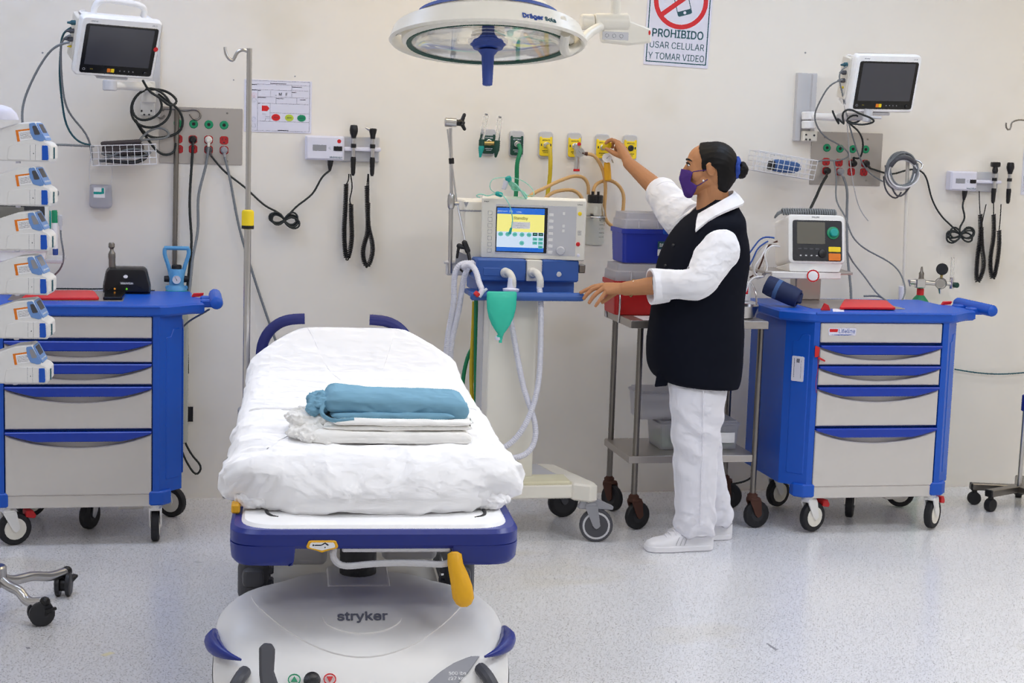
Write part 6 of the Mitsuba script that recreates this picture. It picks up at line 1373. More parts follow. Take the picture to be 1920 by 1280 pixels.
# ================================================================== steel trolley with sharps bins, boxes and papers
tt = thing('steel_trolley', 'two-shelf stainless steel trolley on black castors behind the nurse', 'trolley')
TX0, TX1, TY0, TY1, TZ = 1.82, 2.415, -.735, -.31, .885
part(tt, 'top_shelf', [prism(rect(TX0, TY0, TX1, TY1, .006, 2), TZ - .004, TZ, .001), bounds_box((TX0, TY0, TZ - .032), (TX1, TY0 + .004, TZ - .002), .001), bounds_box((TX0, TY0, TZ - .032), (TX0 + .004, TY1, TZ - .002), .001), bounds_box((TX1 - .004, TY0, TZ - .032), (TX1, TY1, TZ - .002), .001), bounds_box((TX0, TY1 - .004, TZ - .032), (TX1, TY1, TZ - .002), .001)], 'panel_steel')
SZ = .315
part(tt, 'lower_shelf', [prism(rect(TX0 + .02, TY0 + .02, TX1 - .02, TY1 - .01, .006, 2), SZ - .004, SZ, .001), bounds_box((TX0 + .02, TY0 + .02, SZ - .03), (TX1 - .02, TY0 + .024, SZ - .002), .001), bounds_box((TX0 + .02, TY0 + .02, SZ - .03), (TX0 + .024, TY1 - .01, SZ - .002), .001), bounds_box((TX1 - .024, TY0 + .02, SZ - .03), (TX1 - .02, TY1 - .01, SZ - .002), .001)], 'panel_steel')
for x, y, f in ((1.862, -.345, 120), (1.872, -.70, 200), (2.392, -.71, 190), (2.395, -.345, 150)):
    part(tt, 'leg', cyl((x, y, .135), (x, y, TZ - .006), .0125, n=20), 'dark_steel')
    fk = caster(tt, x, y, .145, .058, f, fork_mat='rust', tyre='black_rubber', hub='charcoal', trail=.022, w=.026, hub_r=.5)
    part(fk, 'socket', cyl((x, y, .128), (x, y, .152), .019, .016, bev=.002), 'rust')
for x in (TX0 - .004, TX1 + .004):
    part(tt, 'guard_rail', tube([(x, TY0 + .18, TZ - .03), (x, TY0 + .18, TZ + .10), (x, TY0 + .20, TZ + .118), (x, TY1 - .07, TZ + .118), (x, TY1 - .05, TZ + .10), (x, TY1 - .05, TZ - .03)], .0042, 8, step=.006), 'chrome', True)
def bin_(label, x0, x1, y0, y1, z, h, lidh, mat):
    t = thing('sharps_container', label, 'sharps container', 'sharps containers')
    w = .012
    def ring(e, zz): return np.c_[rect(x0 - e, y0 - e, x1 + e, y1 + e, .018, 4), np.full(20, zz)]
    part(t, 'tub', loft([ring(-w, z + .0015), ring(-w + .003, z + .005), ring(-.003, z + h * .86), ring(.002, z + h * .87), ring(.002, z + h), ring(-.004, z + h)]), mat, 30)
    part(t, 'clear_lid', loft([ring(-.004, z + h + .0005), ring(-.006, z + h + lidh * .55), ring(-.012, z + h + lidh * .62), ring(-.014, z + h + lidh), ring(-.03, z + h + lidh + .002)]), 'smoke_clear', 30)
    for f in (.28, .62):
        part(t, 'lid_rib', bounds_box((x0 + f * (x1 - x0), y0 - .001, z + h + .004), (x0 + f * (x1 - x0) + .004, y0 + .004, z + h + lidh * .6), 0), 'smoke_lid')
    return t
r0, r1 = (1.7943, -0.5500, 0.8917), (1.7884, -0.5500, 1.0378)
rx0 = (1.7913, -0.5600, 0.9558)[0]
t = bin_('red sharps container with clear lid standing on the steel trolley', rx0 + .0, rx0 + .25, -.56, -.36, TZ, .145, .07, 'bin_red')
part(t, 'white_label', bounds_box((rx0 + .165, -.563, TZ + .05), (rx0 + .215, -.560, TZ + .085), 0), 'bright_white')
part(t, 'label_print', text('PUNZO', .010, front((rx0 + .190, -.5632, TZ + .062)), .0005, False, width=.04), 'ink_grey', False)
zbl = TZ + .145 + .07 + .004
bxl = (1.8192, -0.5550, 1.1573)[0]
t = bin_('blue sharps container with clear lid stacked on the red one', bxl, bxl + .245, -.555, -.36, zbl, .145, .066, 'bin_blue')
part(t, 'side_tab', bounds_box((bxl + .175, -.562, zbl + .125), (bxl + .235, -.552, zbl + .175), .004), 'cart_blue')
part(t, 'warning_label', [bounds_box((bxl + .155, -.5585, zbl + .065), (bxl + .22, -.5555, zbl + .095), 0)], 'ink_teal')
part(t, 'label_print', text('BASURA', .014, front((bxl + .19, -.5587, zbl + .073)), .0005, True, width=.055), 'bright_white', False)
part(t, 'white_label', [bounds_box((bxl + .155, -.5585, zbl + .035), (bxl + .22, -.5555, zbl + .062), 0)], 'bright_white')
t = thing('paper_sheet', 'white paper sheet lying on the steel trolley in front of the red container', 'paper')
own(t, prism(rect(1.875, -.725, 2.12, -.575), TZ + .0004, TZ + .0016), 'bluish_white', False)
part(t, 'print', [box((1.97, -.64 - i * .02, TZ + .0018), (.13, .0015, .0004), 0) for i in range(3)], 'mid_grey', False)
t = thing('kidney_dish', 'steel dish on the steel trolley behind the nurse', 'dish')
kc = V(*(2.3417, -0.6200, 0.9108)); own(t, put(lathe([(.03, .001), (.045, .004), (.062, .055), (.066, .056), (.064, .053), (.047, .007), (.02, .004)], 28), yawed((kc[0], kc[1], TZ), 0)), 'steel')
t = thing('carton', 'small white and red carton standing behind the nurse at the trolley end', 'carton')
q0, q1 = (2.3544, -0.5000, 0.9434), (2.4177, -0.5000, 1.0270)
own(t, bounds_box((q0[0], -.50, TZ + .06), (q1[0], -.44, q1[2]), .002), 'bright_white')
part(t, 'red_flash', bounds_box(V(*(2.3744, -0.5000, 0.9758)) + V(0, -.001, 0), V(*(2.4042, -0.5000, 1.0084)) + V(0, .002, 0), 0), 'red')
t2 = thing('instrument_tray', 'shallow grey tray under the white and red carton', 'tray')
own(t2, [bounds_box((q0[0] - .03, -.53, TZ + .001), (q1[0] + .03, -.40, TZ + .058), .01)], 'light_grey')
# plastic boxes on the lower shelf
def clear_box(label, x0, x1, y0, y1, z, h, stuff_mat, paper=True):
    t = thing('storage_box', label, 'box', 'clear storage boxes on the trolley')
    def ring(e, zz): return np.c_[rect(x0 - e, y0 - e, x1 + e, y1 + e, .012, 3), np.full(16, zz)]
    part(t, 'tub', loft([ring(-.010, z + .001), ring(-.008, z + .003), ring(0, z + h * .84), ring(.004, z + h * .85), ring(.004, z + h * .88)]), 'smoke_clear', 30)
    part(t, 'lid', loft([ring(.005, z + h * .885), ring(.006, z + h * .92), ring(-.004, z + h * .94), ring(-.006, z + h)]), 'smoke_clear', 30)
    part(t, 'contents', bounds_box((x0 + .015, y0 + .012, z + .008), (x1 - .015, y1 - .012, z + h * .5), .01), stuff_mat)
    if paper:
        part(t, 'paper_label', bounds_box((x0 + .05, y0 - .003, z + h * .25), (x1 - .02, y0 - .0005, z + h * .6), 0), 'bright_white')
xa, xb = (2.0064, -0.6000, 0.3481)[0], (2.3591, -0.6000, 0.3449)[0]
clear_box('clear plastic box with pale green base on the lower trolley shelf behind the legs', xa, xb, -.60, -.40, SZ, .125, 'box_green')
xc, xd = (1.9195, -0.5800, 0.4827)[0], (2.0656, -0.5800, 0.4820)[0]
zc = (1.9912, -0.5800, 0.4548)[2]
clear_box('clear plastic box stacked uppermost on the lower trolley shelf', xc, xc + .36, -.58, -.40, SZ + .127, .125, 'linen_white', False)
cable('power_cord', 'black cord curving on the floor behind the nurse under the trolley', [(2.6491, -0.0500, 0.5618), (2.6705, -0.0500, 0.3103), (2.6643, -0.0600, 0.1605), (2.6193, -0.0800, 0.0765), (2.5530, -0.1000, 0.0566), (2.4941, -0.1200, 0.0543)], .0045, 'cable_dark', 'power cord')


# ================================================================== the nurse, facing left, right arm raised to the gas outlet
nu = thing('person', 'nurse in navy vest, white blouse and trousers, purple mask, turning a wall outlet knob', 'person')
HO, HF = V(2.052, -.955, 1.508), unit(V(-.956, .28, .05))
HL = unit(np.cross(V(0, 0, 1), HF)); HU = np.cross(HF, HL)
HM = np.eye(4); HM[:3, 0], HM[:3, 1], HM[:3, 2], HM[:3, 3] = HF, HL, HU, HO
hp = lambda x, y, z: (HM @ V(x, y, z, 1))[:3]
hs = lambda L: [(hp(*c), r) for c, r in L]
head = hull(hs([((-.022, 0, .030), .077), ((.026, 0, .034), .066), ((-.03, 0, .0), .070), ((.03, 0, .0), .062)]))
head = head + hull(hs([((.062, .022, .026), .030), ((.062, -.022, .026), .030), ((.066, 0, -.01), .028), ((.045, .034, -.02), .030), ((.045, -.034, -.02), .030), ((.03, 0, .05), .05)]))
head = head + hull(hs([((.018, .046, -.04), .022), ((.018, -.046, -.04), .022), ((.066, .012, -.084), .020), ((.066, -.012, -.084), .020), ((.058, 0, -.03), .036), ((.0, 0, -.03), .055)]))
head = head + hull(hs([((.088, 0, .012), .009), ((.106, 0, -.026), .010), ((.086, .012, -.028), .009), ((.086, -.012, -.028), .009)]))
neck = hull([(hp(-.020, 0, -.045), .052), (V(2.085, -.955, 1.335), .060)]) + hull([(hp(.0, 0, -.07), .042), (V(2.06, -.955, 1.33), .055)])
torso = hull([(V(2.085, -.955, 1.33), .055), (V(2.09, -.84, 1.265), .045), (V(2.09, -1.07, 1.26), .045), (V(2.05, -.955, 1.16), .125)]) + hull([(V(2.05, -.955, 1.16), .125), (V(2.03, -.955, .95), .125)]) + hull([(V(2.03, -.955, .95), .125), (V(2.03, -.90, .80), .10), (V(2.03, -1.01, .80), .10)])
legs = limb([(V(2.02, -1.02, .80), .085), (V(2.02, -1.035, .42), .062), (V(2.045, -1.04, .10), .042)]) + limb([(V(2.05, -.89, .80), .085), (V(2.10, -.88, .42), .062), (V(2.175, -.88, .10), .042)])
SH_L, EL_L, WR_L = V(2.060, -1.105, 1.235), V(*(1.9508, -1.1700, 1.0917)), V(*(1.7191, -0.9850, 1.0399))
SH_R, EL_R, WR_R = V(2.03, -.80, 1.29), V(*(2.0043, -0.5000, 1.3948)), V(*(1.9222, -0.2450, 1.5166))
armL = limb([(SH_L, .042), (EL_L, .040)]) + limb([(EL_L, .043), (EL_L * .6 + WR_L * .4, .040), (WR_L, .0275)])
armR = limb([(SH_R, .055), (EL_R, .042)]) + limb([(EL_R, .042), (EL_R * .62 + WR_R * .38, .038), (WR_R, .0265)])
def hand(wrist, fingers, thumb, r=.0085):
    kn = [V(*f[0]) for f in fingers]
    palm = hull([(wrist, .023)] + [(k * .88 + wrist * .12, .0125) for k in kn] + [(kn[0] * .45 + wrist * .55, .016), (kn[-1] * .45 + wrist * .55, .016)])
    out = palm
    for i, f in enumerate(fingers):
        s = (1.0, 1.04, 1.0, .88)[i]
        P = [kn[i] * .8 + wrist * .2] + [V(*q) for q in f]
        out = out + limb([(p, r * s * k) for p, k in zip(P, (1.12, 1.12, 1.0, .9, .78))])
    T = [V(*q) for q in thumb]
    return out + limb([(p, r * k) for p, k in zip(T, (1.6, 1.35, 1.1, .9))])
FL = [[(1.6522, -0.8950, 1.0451), (1.6150, -0.8880, 1.0376), (1.5887, -0.8820, 1.0240), (1.5662, -0.8780, 1.0128)],
      [(1.6399, -0.9170, 1.0429), (1.6053, -0.9100, 1.0291), (1.5848, -0.9080, 1.0097), (1.5729, -0.9060, 0.9924)],
      [(1.6390, -0.9380, 1.0344), (1.6116, -0.9380, 1.0130), (1.5976, -0.9360, 0.9958), (1.5880, -0.9340, 0.9786)],
      [(1.6476, -0.9560, 1.0237), (1.6306, -0.9580, 1.0006), (1.6186, -0.9570, 0.9835), (1.6086, -0.9560, 0.9686)]]
TL = [(1.6982, -0.9450, 1.0273), (1.6811, -0.9150, 1.0071), (1.6683, -0.9000, 0.9906), (1.6532, -0.8930, 0.9769)]
FR_ = [[(1.8869, -0.1500, 1.6091), (1.8740, -0.1250, 1.6155), (1.8594, -0.1170, 1.6103), (1.8511, -0.1130, 1.6006)],
       [(1.9048, -0.1300, 1.6047), (1.8928, -0.1020, 1.6088), (1.8862, -0.0920, 1.5968), (1.8868, -0.0920, 1.5827)],
       [(1.9241, -0.1150, 1.5934), (1.9119, -0.0880, 1.5951), (1.9049, -0.0800, 1.5807), (1.9073, -0.0820, 1.5667)],
       [(1.9389, -0.1080, 1.5774), (1.9308, -0.0850, 1.5744), (1.9234, -0.0780, 1.5623), (1.9258, -0.0800, 1.5506)]]
TR_ = [(1.9075, -0.1900, 1.5451), (1.8815, -0.1600, 1.5555), (1.8646, -0.1400, 1.5663), (1.8505, -0.1280, 1.5751)]
skin = head + neck + torso + legs + armL + armR + hand(WR_L, FL, TL) + hand(WR_R, FR_, TR_)
body = to_tm(skin.refine_to_length(.006)); body = trimesh.Trimesh(body.vertices, body.faces, process=True)
trimesh.smoothing.filter_taubin(body, lamb=.5, nu=.53, iterations=14)
own(nu, body, 'skin', True)
# face
for s in (1, -1):
    e = part(nu, 'eye', put(ball((.0785, s * .031, .015), (.0115, .0135, .0068)), HM), 'bright_white', True)
    part(e, 'iris', put(ball((.0872, s * .031, .015), (.0040, .0062, .0060)), HM), 'black_gloss', True)
    part(nu, 'eyelid', put(tube([(.079, s * .045, .016), (.088, s * .038, .0225), (.0925, s * .030, .0235), (.090, s * .020, .0185)], .0026, 6), HM), 'hair', True)
    part(nu, 'eyebrow', put(tube([(.075, s * .052, .031), (.088, s * .040, .037), (.0945, s * .026, .036), (.0945, s * .015, .033)], [.0015, .0032, .0035, .002], 6), HM), 'hair', True)
    ear = np.array([(.022, -.036), (.030, -.026), (.026, -.008), (.022, .006), (.014, .016), (.001, .018), (-.008, .008), (-.010, -.006), (-.004, -.020), (.006, -.032), (.014, -.038)]) - [.014, 0]
    em = HM @ frame((0.004, s * .0735, -.004), (-.22, s * 1, 0), (1, 0, 0)) if s > 0 else HM @ frame((0.004, s * .0735, -.004), (-.22, s * 1, 0), (1, 0, 0)) @ np.diag([1, -1, 1, 1])
    if s < 0:
        ear_ = ear * [1, -1]
    else:
        ear_ = ear
    E_ = rounded(ear_, .006, 3)
    ek = part(nu, 'ear', put(prism(E_, -.008, .008, .0035), em), 'skin', 50)
    part(ek, 'ear_fold', put(tube([(x * .72 + .0005, y * .72 - (.002 if s > 0 else -.002), .0085) for x, y in ear_[2:9]], .0028, 6), em), 'skin', True)
    part(nu, 'earring', put(ball((.024, s * .074, -.040), .0042), HM), 'bright_white', True)
# hair: a smooth cap cut along the hairline, a bun and a scrunchie
cap = hull(hs([((-.022, 0, .032), .0845), ((.022, 0, .037), .0725), ((-.036, 0, -.002), .0745), ((.0, 0, .01), .076)])) + hull(hs([((-.036, 0, -.002), .074), ((-.050, .02, -.052), .036), ((-.050, -.02, -.052), .036), ((-.042, 0, -.066), .034)]))
cutp = [(.040, .125), (.25, .14), (.25, -.25), (-.032, -.25), (-.034, -.092), (-.036, -.062), (-.030, -.020), (-.024, .006), (.000, .020), (.017, .004), (.028, -.006), (.036, .012), (.038, .040), (.048, .066), (.052, .086)]
cm = m3.Manifold(m3.Mesh(np.asarray(prism(cutp, -.2, .2).vertices, np.float32), np.asarray(prism(cutp, -.2, .2).faces, np.uint32)))
cm = cm.transform((HM @ np.array([[1, 0, 0, 0], [0, 0, -1, 0], [0, 1, 0, 0], [0, 0, 0, 1.]]))[:3])
hair = to_tm((cap - cm).refine_to_length(.006)); hair = trimesh.Trimesh(hair.vertices, hair.faces, process=True)
trimesh.smoothing.filter_taubin(hair, lamb=.5, nu=.53, iterations=5)
hv = np.asarray(hair.vertices); hl = (hv - HO) @ np.stack([HF, HL, HU], 1)
hair.vertices = hv + meshkit.arrays(hair, True)[2] * (0.0006 * np.sin(np.arctan2(hl[:, 1], hl[:, 2] + .05) * 46 + 4 * meshkit.noise(hv * 30)))[:, None]
hk = part(nu, 'hair', hair, 'hair', True)
part(hk, 'bun', wrinkle(trimesh.Trimesh(**{k: getattr(trimesh.creation.icosphere(subdivisions=4, radius=.030), k) for k in ('vertices', 'faces')}).apply_transform(HM @ trimesh.transformations.translation_matrix((-.126, 0, .012)) @ np.diag([.8, 1, 1.1, 1])), .006, 60, 3), 'hair', True)
part(hk, 'scrunchie', wrinkle(tube([hp(-.104, .030 * math.cos(a), .018 + .032 * math.sin(a)) for a in np.linspace(0, 2 * np.pi, 25)[:-1]], .0125, 12, closed=True, step=.004), .006, 90, 6), 'scrunchie_blue', True)
# mask
mk = hull(hs([((.094, 0, -.006), .0185), ((.101, 0, -.040), .0165), ((.064, .040, -.022), .0185), ((.064, -.040, -.022), .0185), ((.073, 0, -.094), .0215), ((.046, .043, -.066), .0185), ((.046, -.043, -.066), .0185), ((.06, .026, -.090), .020), ((.06, -.026, -.090), .020)]))
mp = [(.14, -.001), (.066, -.006), (.071, -.030), (.072, -.048), (.046, -.062), (.050, -.085), (.068, -.125), (.16, -.11)]
mm = prism(mp, -.2, .2)
mm = m3.Manifold(m3.Mesh(np.asarray(mm.vertices, np.float32), np.asarray(mm.faces, np.uint32))).transform((HM @ np.array([[1, 0, 0, 0], [0, 0, -1, 0], [0, 1, 0, 0], [0, 0, 0, 1.]]))[:3])
mask = to_tm((mk ^ mm).refine_to_length(.005)); mask = trimesh.Trimesh(mask.vertices, mask.faces, process=True)
trimesh.smoothing.filter_taubin(mask, lamb=.5, nu=.53, iterations=4)
mq = part(nu, 'face_mask', mask, 'mask_purple', True)
for s in (1, -1):
    part(mq, 'ear_loop', [tube([hp(.068, s * .055, -.010), hp(.045, s * .065, -.004), hp(.018, s * .073, .002), hp(.008, s * .074, .006)], .0016, 6), tube([hp(.050, s * .056, -.064), hp(.034, s * .062, -.055), hp(.016, s * .070, -.040), hp(.008, s * .072, -.034)], .0016, 6)], 'mask_purple', True)

# vest
def body_ring(z, xf, xb, hy, yc=-.955, n=56, p=.82):
    a = np.arange(n) * 2 * np.pi / n; c, s = np.cos(a), np.sin(a)
    return np.c_[(xf + xb) / 2 + (xb - xf) / 2 * np.sign(c) * np.abs(c) ** p, yc + hy * np.sign(s) * np.abs(s) ** p, np.full(n, z)]
VS = [(.660, 1.880, 2.192, .186), (.672, 1.865, 2.197, .192), (.70, 1.852, 2.203, .194), (.76, 1.838, 2.208, .190), (.83, 1.836, 2.210, .188), (.91, 1.842, 2.210, .182), (1.0, 1.850, 2.211, .176), (1.08, 1.855, 2.214, .176), (1.16, 1.872, 2.214, .180), (1.22, 1.898, 2.208, .182), (1.26, 1.922, 2.198, .178), (1.295, 1.950, 2.192, .182), (1.325, 1.975, 2.186, .165), (1.35, 2.00, 2.176, .130), (1.375, 2.03, 2.165, .095), (1.395, 2.05, 2.155, .078)]
rings = [body_ring(*v) for v in VS]
ti = np.interp(np.linspace(0, len(VS) - 1, 60), np.arange(len(VS)), np.arange(len(VS)))
vals = np.array(VS); cs = CubicSpline(np.arange(len(VS)), vals)
vest = loft([body_ring(*cs(t)) for t in ti])
v = np.asarray(vest.vertices); low = smooth01(.74, .66, v[:, 2])
v[:, 2] += low * (-.028 * (v[:, 0] - 1.86) / .33 + .02)
vest.vertices = v
vest = wrinkle(vest, .008, (5, 5, 6), 8, None, 3)
vk = part(nu, 'vest', vest, 'vest_navy', True)
for z, xf in ((1.215, 1.896), (1.135, 1.868), (1.05, 1.852)):
    part(vk, 'button', turned((xf + .004, -1.012, z), (xf - .006, -1.020, z), [(.006, 0), (.0065, .006), (.004, .0095)], 12), 'charcoal')
part(vk, 'placket', tube([(xf + .006, -1.00, z) for xf, z in ((1.950, 1.29), (1.905, 1.225), (1.872, 1.15), (1.855, 1.06), (1.848, .95), (1.842, .83), (1.850, .72))], .003, 6), 'vest_navy', True)
part(vk, 'front_flap', put(prism(rounded([(-.022, 0), (.03, .01), (.04, .10), (-.004, .12)], .006, 3), -.004, .004, .002), frame((1.862, -1.03, .655), (-.6, -.8, 0), (.8, -.6, 0))), 'vest_navy')

# blouse sleeves
def sleeve(P, r0, seed, flat=1.0):
    pts = curve(P, .012); n = len(pts)
    rr = np.interp(np.linspace(0, 1, n), np.linspace(0, 1, len(r0)), r0)
    m = tube(pts, rr, 40, spline=False)
    return wrinkle(m, .011, (10, 9, 12), seed, None, 4)
CF_L = EL_L * .45 + WR_L * .55
sl = part(nu, 'sleeve', sleeve([SH_L + V(.012, .06, .012), SH_L + V(-.002, .0, -.012), SH_L * .5 + EL_L * .5 + V(.0, -.006, -.008), EL_L + V(-.004, -.004, -.006), EL_L * .72 + WR_L * .28 + V(0, 0, -.006), CF_L + V(0, 0, -.004)], [.055, .080, .076, .066, .060, .062], 12), 'blouse_white', True)
part(sl, 'cuff', turned(CF_L + V(.045, 0, -.002), CF_L + V(-.030, 0, -.006), [(.055, 0), (.064, .004), (.070, .05), (.071, .073), (.063, .075), (.058, .05)], 36), 'blouse_white', 50)
CF_R = EL_R * .93 + WR_R * .07
sr = part(nu, 'sleeve', sleeve([SH_R + V(.02, -.03, .0), SH_R * .75 + EL_R * .25 + V(0, 0, -.012), SH_R * .45 + EL_R * .55 + V(0, 0, -.012), CF_R], [.082, .084, .078, .066], 17), 'blouse_white', True)
part(sr, 'cuff', turned(CF_R + (SH_R - CF_R) * .16, CF_R + (WR_R - CF_R) * .05, [(.062, 0), (.069, .004), (.070, .04), (.066, .055), (.056, .056), (.054, .03)], 36), 'blouse_white', 50)
# collar
for s in (1, -1):
    yy = lambda d: -.955 - s * d
    inn = [(2.152, yy(.0), 1.428), (2.128, yy(.055), 1.415), (2.085, yy(.080), 1.395), (2.035, yy(.076), 1.365), (1.996, yy(.050), 1.336)]
    out = [(2.182, yy(.0), 1.396), (2.164, yy(.094), 1.384), (2.098, yy(.146), 1.364), (2.018, yy(.152), 1.326), (1.956, yy(.146), 1.276)]
    I, O = curve(inn, .006)[:60], curve(out, .006)
    O = np.stack([np.interp(np.linspace(0, 1, len(I)), np.linspace(0, 1, len(O)), O[:, k]) for k in range(3)], 1)
    secs = []
    for a, b in zip(I, O):
        nrm = V(0, 0, 1) * .6 + unit((a + b) / 2 - V(2.085, -.955, 1.25)) * .4; nrm = unit(nrm) * .0045
        mid = (a + b) / 2 + nrm * 1.6
        secs.append(np.array([a + nrm, mid + nrm, b + nrm, b - nrm, mid - nrm, a - nrm]))
    part(nu, 'collar', loft(secs), 'blouse_white', 40)
# trousers and shoes
def leg_loft(S, seed):
    S = np.array(S); c = CubicSpline(np.arange(len(S)), S)
    R_ = []
    for t in np.linspace(0, len(S) - 1, 70):
        z, xf, xb, yc, hy = c(t); R_.append(body_ring(z, xf, xb, hy, yc, 44, .9))
    m = loft(R_)
    m = wrinkle(m, .007, (9, 9, 5), seed, None, 3)
    v = np.asarray(m.vertices); v += meshkit.arrays(m, True)[2] * (.006 * np.sin(v[:, 2] * 70 + 4 * np.sin(v[:, 0] * 30)) * smooth01(.30, .06, v[:, 2]) + .005 * np.sin(v[:, 2] * 55 + (v[:, 0] - 2) * 40 + 3 * meshkit.noise(v * 9)) * smooth01(.68, .5, v[:, 2]) * smooth01(.3, .4, v[:, 2]))[:, None]; m.vertices = v
    return m
tr1 = part(nu, 'trouser_leg', leg_loft([(.80, 1.91, 2.15, -1.00, .09), (.70, 1.904, 2.145, -1.02, .096), (.60, 1.908, 2.128, -1.035, .095), (.48, 1.922, 2.116, -1.04, .090), (.36, 1.934, 2.108, -1.04, .084), (.22, 1.942, 2.106, -1.04, .080), (.12, 1.946, 2.110, -1.04, .078), (.065, 1.956, 2.108, -1.04, .070)], 3), 'trouser_white', True)
tr2 = part(nu, 'trouser_leg', leg_loft([(.80, 1.94, 2.16, -.91, .09), (.70, 1.960, 2.165, -.89, .096), (.60, 1.975, 2.170, -.88, .100), (.48, 2.000, 2.170, -.88, .090), (.36, 2.025, 2.178, -.88, .084), (.22, 2.058, 2.212, -.88, .080), (.12, 2.078, 2.238, -.88, .078), (.065, 2.092, 2.240, -.88, .070)], 5), 'trouser_white', True)
part(tr1, 'side_seam', tube([(2.005, -1.138, .66), (2.012, -1.134, .48), (2.018, -1.127, .30), (2.022, -1.122, .12)], .0022, 6), 'trouser_white', True)
def shoe(xt, xh, y):
    L = xh - xt; X = lambda u: xt + L * u
    plan = rounded([(X(.0), y - .028), (X(.10), y - .046), (X(.35), y - .050), (X(.65), y - .040), (X(.93), y - .036), (X(1.0), y - .015), (X(1.0), y + .015), (X(.93), y + .036), (X(.65), y + .040), (X(.35), y + .050), (X(.10), y + .046), (X(.0), y + .028)], .02, 3)
    k = part(nu, 'shoe', prism(plan, .001, .026, .004), 'shoe_white')
    R_ = []
    for u, h, w in ((.015, .030, .022), (.05, .042, .036), (.14, .052, .044), (.28, .060, .046), (.42, .078, .044), (.55, .098, .041), (.70, .104, .037), (.85, .104, .035), (.95, .100, .030), (.99, .088, .020)):
        a = np.linspace(0, np.pi, 15)
        R_.append(np.vstack([np.c_[np.full(15, X(u)), y + w * np.cos(a), .022 + (h - .022) * np.sin(a) ** .7], [[X(u), y - w * .9, .02], [X(u), y + w * .9, .02]]]))
    part(k, 'upper', loft(R_), 'shoe_white', 60)
    part(k, 'lace', [tube([(X(u), y - .030, h - .012), (X(u - .012), y, h + .003), (X(u), y + .030, h - .012)], .003, 6) for u, h in ((.30, .063), (.36, .070), (.42, .080))], 'shoe_white', True)
    part(k, 'side_stripe', [tube([(X(u), y - .047, .030), (X(u + .05), y - .043, .062)], .0018, 5) for u in (.40, .46, .52)], 'light_grey', True)
shoe(1.827, 2.108, -1.04)
shoe(1.965, 2.243, -.88)
br = part(nu, 'bracelet', tube([WR_L * .93 + EL_L * .07 + V(.006 + .004 * math.sin(a), .030 * math.cos(a) * .9, .033 * math.sin(a)) for a in np.linspace(0, 2 * np.pi, 25)[:-1]], .0028, 8, closed=True, step=.005), 'brass', True)
part(br, 'charm', ball(WR_L * .93 + EL_L * .07 + V(.006, -.020, .026), .0055), 'bright_white', True)


# ================================================================== infusion pump stand at the left edge
ps = thing('pump_stand', 'chrome pump stand with black castors at the left edge, carrying six infusion pumps', 'stand')
xp = (-0.5790, -1.6600, 1.1523)[0]
part(ps, 'pole', cyl((xp, -1.66, .12), (xp, -1.66, (-0.5739, -1.6600, 1.6599)[2]), .014), 'steel')
part(ps, 'hub', cyl((xp, -1.66, .10), (xp, -1.66, .17), .035, bev=.006), 'steel')
hub = V(xp, -1.66, .14)
for tip, mid in ((V(*(-0.3706, -1.4400, 0.0831)), V(*(-0.4761, -1.5300, 0.0719))), (V(*(-0.4183, -1.7800, 0.0777)), V(*(-0.4917, -1.7400, 0.0645)))):
    d = unit((tip - hub) * [1, 1, 0])
    q = np.array([hub, hub + d * .07 + V(0, 0, -.035), (hub + tip) / 2 + V(0, 0, -.012), tip - d * .08 + V(0, 0, .0), tip])
    part(ps, 'leg', tube(q, .0165, 14), 'steel', True)
    part(ps, 'leg_cap', ball(tip + d * .004, .018), 'black_plastic', True)
    e = tip - d * .012; r = .041; g = np.cross(d, V(0, 0, 1))
    c = V(e[0], e[1], r)
    ax = unit(g * .8 + d * .6) if tip[1] > -1.6 else unit(V(.25, -1, 0))
    fk = part(ps, 'castor', [cyl(e, c + V(0, 0, .01), .010), cyl(c - ax * .008, c + ax * .008, .024)], 'black_plastic')
    for s in (-1, 1):
        part(fk, 'wheel', turned(c + ax * s * .010, c + ax * s * .028, [(.012, 0), (r - .002, 0), (r, .003), (r, .013), (r - .008, .017), (.012, .018)], 26), 'charcoal')
    part(fk, 'brake_pedal', put(prism(rounded([(0, 0), (.055, -.012), (.058, -.004), (.034, .010), (.016, .038), (.006, .036)], .003, 2), -.012, .012, .002), frame(c + V(0, 0, .012), -np.cross(d, V(0, 0, 1)) * 1.0, d)), 'black_plastic')
for a in (115, 190, 260):
    d = V(math.cos(math.radians(a)), math.sin(math.radians(a)), 0); tip = hub + d * .27 + V(0, 0, -.045)
    part(ps, 'leg', tube([hub, hub + d * .07 + V(0, 0, -.03), hub + d * .16 + V(0, 0, -.045), tip], .0165, 12), 'steel', True)
    fk = part(ps, 'castor', [cyl(tip, V(tip[0], tip[1], .041), .010)], 'black_plastic')
    part(fk, 'wheel', turned(V(tip[0], tip[1], .041) - np.cross(d, V(0, 0, 1)) * .02, V(tip[0], tip[1], .041) + np.cross(d, V(0, 0, 1)) * .02, [(.01, 0), (.04, 0), (.04, .04), (.01, .04)], 22), 'charcoal')
top = V(*(-0.5743, -1.6600, 1.6231))
part(ps, 'top_cap', put(lathe([(.062, 0), (.062, .004), (.055, .022), (.038, .038), (.012, .046)], 28), yawed(V(*(-0.5524, -1.7000, 1.6203)), 0)), 'bluish_white', 50)

